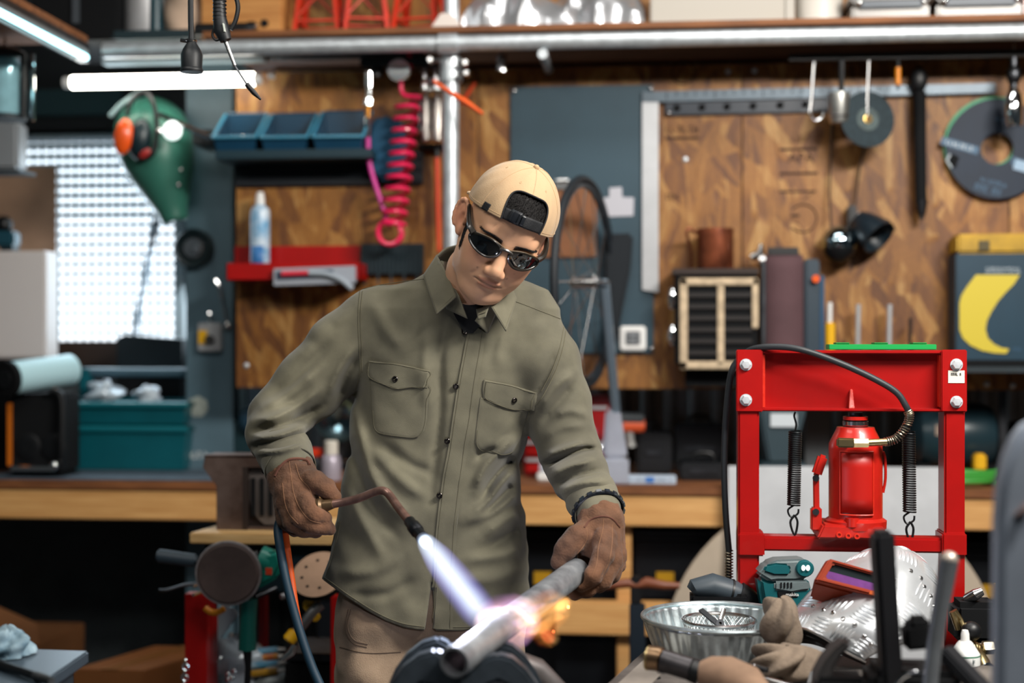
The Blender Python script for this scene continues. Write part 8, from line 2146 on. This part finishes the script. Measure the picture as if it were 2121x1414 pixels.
for kx, s in ((775, -1), (1010, 1)):
    p = wv(np.array(((kx - 1060.5) / F * 3.0 + s * .01, -1.21, -3.0)))
    mb = MB(); mb.ball(Vector((p.x, p.y - .05, .055)), (.05, .13, .055), 20, 12); mb.cyl(Vector((p.x, p.y + .01, .05)), Vector((p.x, p.y + .01, .16)), .055, n=20); mb.build('boot', mat('brown_boot', (70, 48, 36), .6), man)
# ------------------------------------------------------------------ gloves
g = Field(cs(545, 1135, 2.88) - np.array((0, 0, .02)), cs(735, 925, 2.58) + np.array((0, 0, .03)), .0022)
def gch(pts, rad, k=.006): g.chain([cs(*p) for p in pts], rad, k)
g.u(g.cap(cs(603, 976, 2.788), cs(605, 990, 2.782), .046, .0455))
g.u(g.cap(cs(605, 990, 2.782), cs(612, 1035, 2.755), .045, .040), .015)
g.u(g.ell(cs(618, 1035, 2.745), (.040, .050, .034), rotm(0, .3, .25)), .015)
gch([(632, 985, 2.755), (655, 998, 2.725), (676, 1012, 2.715), (694, 1030, 2.712)], [.024, .0195, .0165, .0135], .010)     # thumb
gch([(628, 1025, 2.725), (640, 1050, 2.700), (655, 1068, 2.690), (672, 1072, 2.700)], [.021, .018, .0165, .0145])             # index
gch([(612, 1045, 2.720), (624, 1074, 2.700), (648, 1088, 2.695), (672, 1092, 2.705), (684, 1096, 2.712)], [.021, .0175, .016, .0145, .0115])
gch([(598, 1050, 2.735), (606, 1082, 2.715), (630, 1096, 2.715), (656, 1098, 2.725)], [.021, .0175, .0155, .0135])
gch([(588, 1045, 2.755), (592, 1078, 2.745), (612, 1094, 2.745), (634, 1096, 2.755)], [.020, .0165, .015, .0125])
def leather_noise(g, amp=.0011, seed=1):
    nr = np.abs(g.f) < .02; r = np.random.RandomState(seed); x, y, z = g.X[nr], g.Y[nr], g.Z[nr]
    for i in range(22):
        wl = r.uniform(.010, .035); d_ = r.normal(size=3); d_ /= np.linalg.norm(d_)
        g.f[nr] -= amp * (wl / .03) * np.sin(2 * np.pi / wl * (d_[0] * x + d_[1] * y + d_[2] * z) + r.uniform(0, 6.28))
leather_noise(g, .0003, 1)
gme = g.mesh('glove', 1, cs2w); gl1 = link('glove', gme, m_glove, man, label='brown suede glove gripping the torch'); gb1 = bvh_of(gme)
m_gst = mat('glove_thread', (122, 86, 60), .8); m_gbind = mat('glove_binding', (88, 52, 38), .8)
for pts in ([(598, 952), (603, 985), (608, 1020), (620, 1050), (640, 1075), (665, 1084)], [(612, 960), (622, 990), (640, 1010), (646, 1030)], [(585, 1000), (590, 1040), (600, 1065), (618, 1085)]):
    seam(gb1, pts, .0007, .0002, 30).build('glove_seam', m_gst, gl1)
seam(gb1, [(570, 985), (578, 970), (595, 954), (615, 950), (634, 953), (641, 963)], .0028, .0012, 30).build('glove_binding', m_gbind, gl1)
g = Field(cs(1120, 1255, 2.82) - np.array((0, 0, .02)), cs(1310, 1040, 2.56) + np.array((0, 0, .03)), .0022)
g.u(g.cap(cs(1244, 1074, 2.715), cs(1246, 1090, 2.710), .043, .042))
g.u(g.cap(cs(1246, 1085, 2.712), cs(1244, 1128, 2.70), .042, .038), .012)
g.u(g.ell(cs(1240, 1135, 2.695), (.042, .052, .032), rotm(0, -.2, -.2)), .014)
gch([(1225, 1100, 2.695), (1198, 1112, 2.672), (1176, 1132, 2.660), (1158, 1162, 2.655)], [.027, .0225, .020, .0165], .012)     # thumb over the pipe
gch([(1262, 1120, 2.680), (1268, 1160, 2.655), (1250, 1198, 2.640), (1218, 1218, 2.640), (1190, 1226, 2.652)], [.023, .0195, .018, .016, .013])
gch([(1252, 1115, 2.665), (1250, 1152, 2.630), (1228, 1192, 2.615), (1204, 1210, 2.622)], [.023, .0185, .017, .014])
gch([(1268, 1115, 2.700), (1280, 1150, 2.690), (1268, 1188, 2.680), (1240, 1214, 2.680)], [.020, .0175, .016, .014])
gch([(1270, 1110, 2.72), (1284, 1140, 2.715), (1278, 1172, 2.71), (1256, 1200, 2.71)], [.019, .016, .015, .0125])
# room for the pipe in the grip
g.sub(g.cap(cs(940, 1372, dF_ := 2.16), cs(1206, 1176, 2.672), .0236), .003)
g.u(g.cap(cs(1285, 1092, 2.735), cs(1287, 1112, 2.735), .012), .01)
leather_noise(g, .0003, 2)
gme = g.mesh('glove', 1, cs2w); gl2 = link('glove', gme, m_glove, man, label='brown suede glove holding the pipe end'); gb2 = bvh_of(gme)
for pts in ([(1250, 1075), (1248, 1100), (1240, 1130), (1236, 1165), (1226, 1195)], [(1215, 1092), (1216, 1112), (1210, 1128), (1196, 1146)], [(1268, 1085), (1268, 1120), (1262, 1160), (1246, 1195)]):
    seam(gb2, pts, .0007, .0002, 30).build('glove_seam', m_gst, gl2)
seam(gb2, [(1210, 1092), (1224, 1076), (1246, 1069), (1268, 1074), (1284, 1092)], .0016, .0006, 30).build('glove_binding', m_gbind, gl2)
# wrist watch over the glove cuff
wa, wb3 = wv(cs(1238, 1056, 2.735)), wv(cs(1245, 1072, 2.716)); wd = (wb3 - wa).normalized(); wx, wy, _ = frame_from(wd)
wt = MB().lathe([(.0475, 0), (.0505, .001), (.0510, .008), (.0480, .010), (.0465, .005)], wa, wd, 40, cap=False).build('watch_band', mat('watch_rubber', (18, 22, 28), .35), man)
for i in range(18):
    a = 2 * math.pi * i / 18; c_ = wa + wd * .005 + (wx * math.cos(a) + wy * math.sin(a)) * .0512
    MB().box(c_, (.011, .004, .009), Matrix((wx * -math.sin(a) + wy * math.cos(a), wx * math.cos(a) + wy * math.sin(a), wd)).transposed()).build('watch_link', mat('watch_link', (34, 40, 48), .25), wt, bevel=.001)
# ================================================================== gas torch, hoses and flame
tc_ = T('gas_torch', 'bent metal gas torch in the raised glove', 'torch', atd(690, 1043, 2.69))
m_cop = mat('tarnished_copper', (150, 116, 104), .34, .6, col2=(110, 84, 76), vscale=30)
tp_ = bez([atd(688, 1044, 2.695), atd(715, 1039, 2.69), atd(745, 1031, 2.68), atd(770, 1021, 2.67), atd(787, 1016, 2.66), atd(799, 1018, 2.65), atd(809, 1028, 2.64), atd(826, 1052, 2.60), atd(850, 1082, 2.55)], 64)
MB().tube(tp_, .0080, 14).build('lance', m_cop, tc_)
MB().lathe([(.010, -.02), (.0155, -.018), (.0165, -.004), (.0145, .002), (.0165, .008), (.0165, .016), (.012, .020), (.0105, .030), (.0085, .040)], atd(652, 1052, 2.705), atd(700, 1041, 2.69) - atd(652, 1052, 2.705), 24).build('valve_body', mat('dull_brass', (96, 76, 54), .42, .6, vary=.2, vscale=40), tc_)
t0, t1 = atd(847, 1078, 2.556), atd(876, 1115, 2.495); tn = (t1 - t0).normalized(); TL = (t1 - t0).length
MB().lathe([(.0085, 0), (.0105, .003), (.0105, TL * .28), (.0125, TL * .32), (.0125, TL * .62), (.0105, TL * .66), (.0110, TL * .9), (.0120, TL), (.0095, TL), (.0080, TL * .85)], t0, tn, 24, cap=False).build('nozzle', mat('nozzle_black', (34, 36, 40), .4, .7), tc_)
m_grip = mat('torch_grip', (60, 50, 44), .5)
MB().tube([atd(652, 1052, 2.705), atd(610, 1064, 2.745), atd(584, 1072, 2.765)], .0135, 14).build('handle', m_grip, tc_)
for name, lab, m_, o_ in (('blue_gas_hose', 'dark blue gas hose hanging from the gloved torch hand', mat('hose_blue', (6, 40, 56), .6), 0), ('orange_gas_hose', 'orange gas hose hanging behind the dark blue hose', mat('hose_orange', (186, 72, 14), .55), 1)):
    if o_ == 0: pts = [(582, 1072, 2.765), (576, 1092, 2.76), (578, 1120, 2.74), (588, 1180, 2.72), (602, 1240, 2.70), (622, 1310, 2.68), (646, 1380, 2.66), (672, 1440, 2.64), (700, 1520, 2.62), (720, 1640, 2.62)]
    else: pts = [(592, 1074, 2.775), (590, 1100, 2.78), (596, 1150, 2.76), (604, 1205, 2.75), (611, 1255, 2.735), (623, 1310, 2.72), (647, 1380, 2.70), (674, 1445, 2.68), (702, 1520, 2.66), (722, 1640, 2.66)]
    P = bez([atd(*p) for p in pts], 60); P += bez([P[-1], Vector((P[-1].x - .01, P[-1].y - .04, .3)), Vector((P[-1].x + .01 + .03 * o_, P[-1].y - .15, .02)), Vector((P[-1].x - .02 + .05 * o_, P[-1].y - .8, .02))], 30)[1:]
    tag(MB().tube(P, .0086 if o_ == 0 else .0075, 14).build(name, m_), lab, 'hose')
# ------------------------------------------------------------------ flame: emission volumes shaped by real cones
def flame_mat(name, cols, strength, noise=0.0, nscale=20, thr=.5, soft=2.0):
    m = bpy.data.materials.new(name); m.use_nodes = True; nt = m.node_tree; N = nt.nodes; L = nt.links; N.clear()
    out = N.new('ShaderNodeOutputMaterial'); em = N.new('ShaderNodeEmission'); L.new(em.outputs[0], out.inputs['Volume'])
    tc = N.new('ShaderNodeTexCoord'); sp = N.new('ShaderNodeSeparateXYZ'); L.new(tc.outputs['Object'], sp.inputs[0])
    # object space: z runs 0..1 along the flame, radius 1 is the hull
    r2 = N.new('ShaderNodeVectorMath'); r2.operation = 'MULTIPLY'; r2.inputs[1].default_value = (1, 1, 0); L.new(tc.outputs['Object'], r2.inputs[0])
    ln = N.new('ShaderNodeVectorMath'); ln.operation = 'LENGTH'; L.new(r2.outputs[0], ln.inputs[0])
    f = N.new('ShaderNodeMapRange'); f.inputs['From Min'].default_value = 1.0; f.inputs['From Max'].default_value = 0.0; L.new(ln.outputs['Value'], f.inputs[0])
    pw = N.new('ShaderNodeMath'); pw.operation = 'POWER'; pw.inputs[1].default_value = soft; L.new(f.outputs[0], pw.inputs[0])
    rp = N.new('ShaderNodeValToRGB'); e = rp.color_ramp.elements
    e[0].position = cols[0][0]; e[0].color = cols[0][1] + (1,); e[1].position = cols[-1][0]; e[1].color = cols[-1][1] + (1,)
    for p, c in cols[1:-1]: x = e.new(p); x.color = c + (1,)
    L.new(f.outputs[0], rp.inputs[0]); L.new(rp.outputs[0], em.inputs[0])
    # fade along the length
    zr = N.new('ShaderNodeMapRange'); zr.inputs['From Min'].default_value = 1.0; zr.inputs['From Max'].default_value = .82; L.new(sp.outputs[2], zr.inputs[0])
    mu = N.new('ShaderNodeMath'); mu.operation = 'MULTIPLY'; L.new(pw.outputs[0], mu.inputs[0]); L.new(zr.outputs[0], mu.inputs[1]); last = mu
    if noise:
        nz = N.new('ShaderNodeTexNoise'); nz.inputs['Scale'].default_value = nscale; nz.inputs['Detail'].default_value = 3; nz.inputs['Distortion'].default_value = 1.2
        L.new(tc.outputs['Object'], nz.inputs[0]); mr = N.new('ShaderNodeMapRange'); mr.inputs['From Min'].default_value = thr - .08; mr.inputs['From Max'].default_value = thr + .14
        L.new(nz.outputs[0], mr.inputs[0]); m3 = N.new('ShaderNodeMath'); m3.operation = 'MULTIPLY'; L.new(last.outputs[0], m3.inputs[0]); L.new(mr.outputs[0], m3.inputs[1]); last = m3
    m4 = N.new('ShaderNodeMath'); m4.operation = 'MULTIPLY'; m4.inputs[1].default_value = strength; L.new(last.outputs[0], m4.inputs[0]); L.new(m4.outputs[0], em.inputs['Strength'])
    return m
def flame_obj(name, A, B, rad, m, parent, prof):
    """hull of revolution, unit radius and unit length in its own space, scaled to size"""
    A, B = Vector(A), Vector(B); d_ = B - A; x_, y_, z_ = frame_from(d_)
    mb = MB().lathe([(r, t) for t, r in prof], (0, 0, 0), EZ, 28)
    o = mb.build(name, m, None)
    M = Matrix.Identity(4)
    for i, (v, s) in enumerate(((x_, rad), (y_, rad), (z_, d_.length))):
        for k in range(3): M[k][i] = v[k] * s
        M[i][3] = A[i]
    o.parent = parent; o.matrix_parent_inverse = basis_world(parent).inverted(); o.matrix_basis = M
    return o
fl_ = T('flame', 'blue-white torch flame licking over the pipe', 'flame', t1)
E0 = t1 + tn * .002
tgt = atd(1012, 1290, 2.335)
m_f1 = flame_mat('flame_jet', [(0.0, (.12, .16, 1.0)), (.25, (.38, .36, 1.0)), (.55, (.66, .78, 1.0)), (1.0, (1.0, 1.0, 1.0))], 34, soft=1.1)
flame_obj('jet', E0, tgt, .033, m_f1, fl_, [(0, .36), (.04, .5), (.25, .78), (.55, .95), (.8, 1.0), (.95, .8), (1, .5)])
m_f0 = flame_mat('flame_core', [(0.0, (.5, .7, 1.0)), (1.0, (1, 1, 1))], 260, soft=1.0)
flame_obj('inner_cone', E0 - tn * .002, E0 + tn * .026, .0125, m_f0, fl_, [(0, .8), (.4, 1.0), (.8, .85), (1.0, .4)])
# flames curling round the pipe and orange tongues to the right
m_f2 = flame_mat('flame_violet', [(0.0, (.55, .22, .85)), (.4, (1.0, .55, .62)), (1.0, (1.0, .92, .85))], 34, .9, 2.2, .46, 1.0)
flame_obj('curl', atd(985, 1310, 2.33), atd(1120, 1268, 2.36), .052, m_f2, fl_, [(0, .3), (.15, .8), (.4, 1.0), (.7, .85), (.92, .5), (1, .2)])
m_f3 = flame_mat('flame_orange', [(0.0, (1.0, .12, .02)), (.4, (1.0, .34, .06)), (1.0, (1.0, .72, .3))], 26, .9, 2.4, .47, 1.1)
flame_obj('orange_tongue', atd(1060, 1302, 2.34), atd(1185, 1240, 2.34), .042, m_f3, fl_, [(0, .25), (.2, .75), (.5, 1.0), (.8, .7), (1, .15)])
flame_obj('orange_tongue', atd(1095, 1290, 2.32), atd(1158, 1330, 2.30), .024, m_f3, fl_, [(0, .3), (.3, .9), (.6, 1.0), (.85, .7), (1, .2)])
def const_flame(name, col, st):
    m = bpy.data.materials.new(name); m.use_nodes = True; N = m.node_tree.nodes; N.clear()
    o = N.new('ShaderNodeOutputMaterial'); e = N.new('ShaderNodeEmission'); e.inputs[0].default_value = col + (1,); e.inputs[1].default_value = st
    m.node_tree.links.new(e.outputs[0], o.inputs['Volume']); return m
m_w, m_v, m_o, m_r = const_flame('wisp_white', (1, .86, .86), 34), const_flame('wisp_violet', (.6, .35, 1), 14), const_flame('wisp_orange', (1, .45, .12), 26), const_flame('wisp_red', (1, .12, .03), 22)
for pts, r, m in (([(986, 1300), (1000, 1274), (1024, 1262), (1046, 1270), (1060, 1296), (1066, 1318)], .007, m_w), ([(1004, 1284), (1036, 1262), (1070, 1262), (1096, 1284), (1112, 1290)], .006, m_w), ([(1040, 1300), (1070, 1290), (1092, 1306), (1108, 1296)], .007, m_v),
                  ([(1020, 1262), (1060, 1250), (1096, 1262), (1130, 1250)], .009, m_v), ([(1074, 1300), (1104, 1282), (1130, 1262), (1160, 1254), (1178, 1240)], .010, m_o), ([(1096, 1312), (1124, 1300), (1146, 1278), (1168, 1278)], .010, m_o), ([(1120, 1306), (1138, 1318), (1150, 1316)], .012, m_r),
                  ([(1000, 1330), (1030, 1326), (1050, 1310)], .005, m_o), ([(1150, 1262), (1168, 1250), (1182, 1252)], .012, m_o)):
    P = bez([atd(x, y, 2.33 - .02 * math.sin(k)) for k, (x, y) in enumerate(pts)], 24); n = len(P)
    MB().tube(P, [r * (.25 + .75 * math.sin(math.pi * (i + .5) / n)) for i in range(n)], 10).build('flame_wisp', m, fl_)
l_ = bpy.data.lights.new('flame_light', 'POINT'); l_.energy = 3.0; l_.color = (.8, .82, 1.0); l_.shadow_soft_size = .03
lo_ = bpy.data.objects.new('flame_light', l_); COL.objects.link(lo_); lo_.location = E0.lerp(tgt, .7) - FW * .06
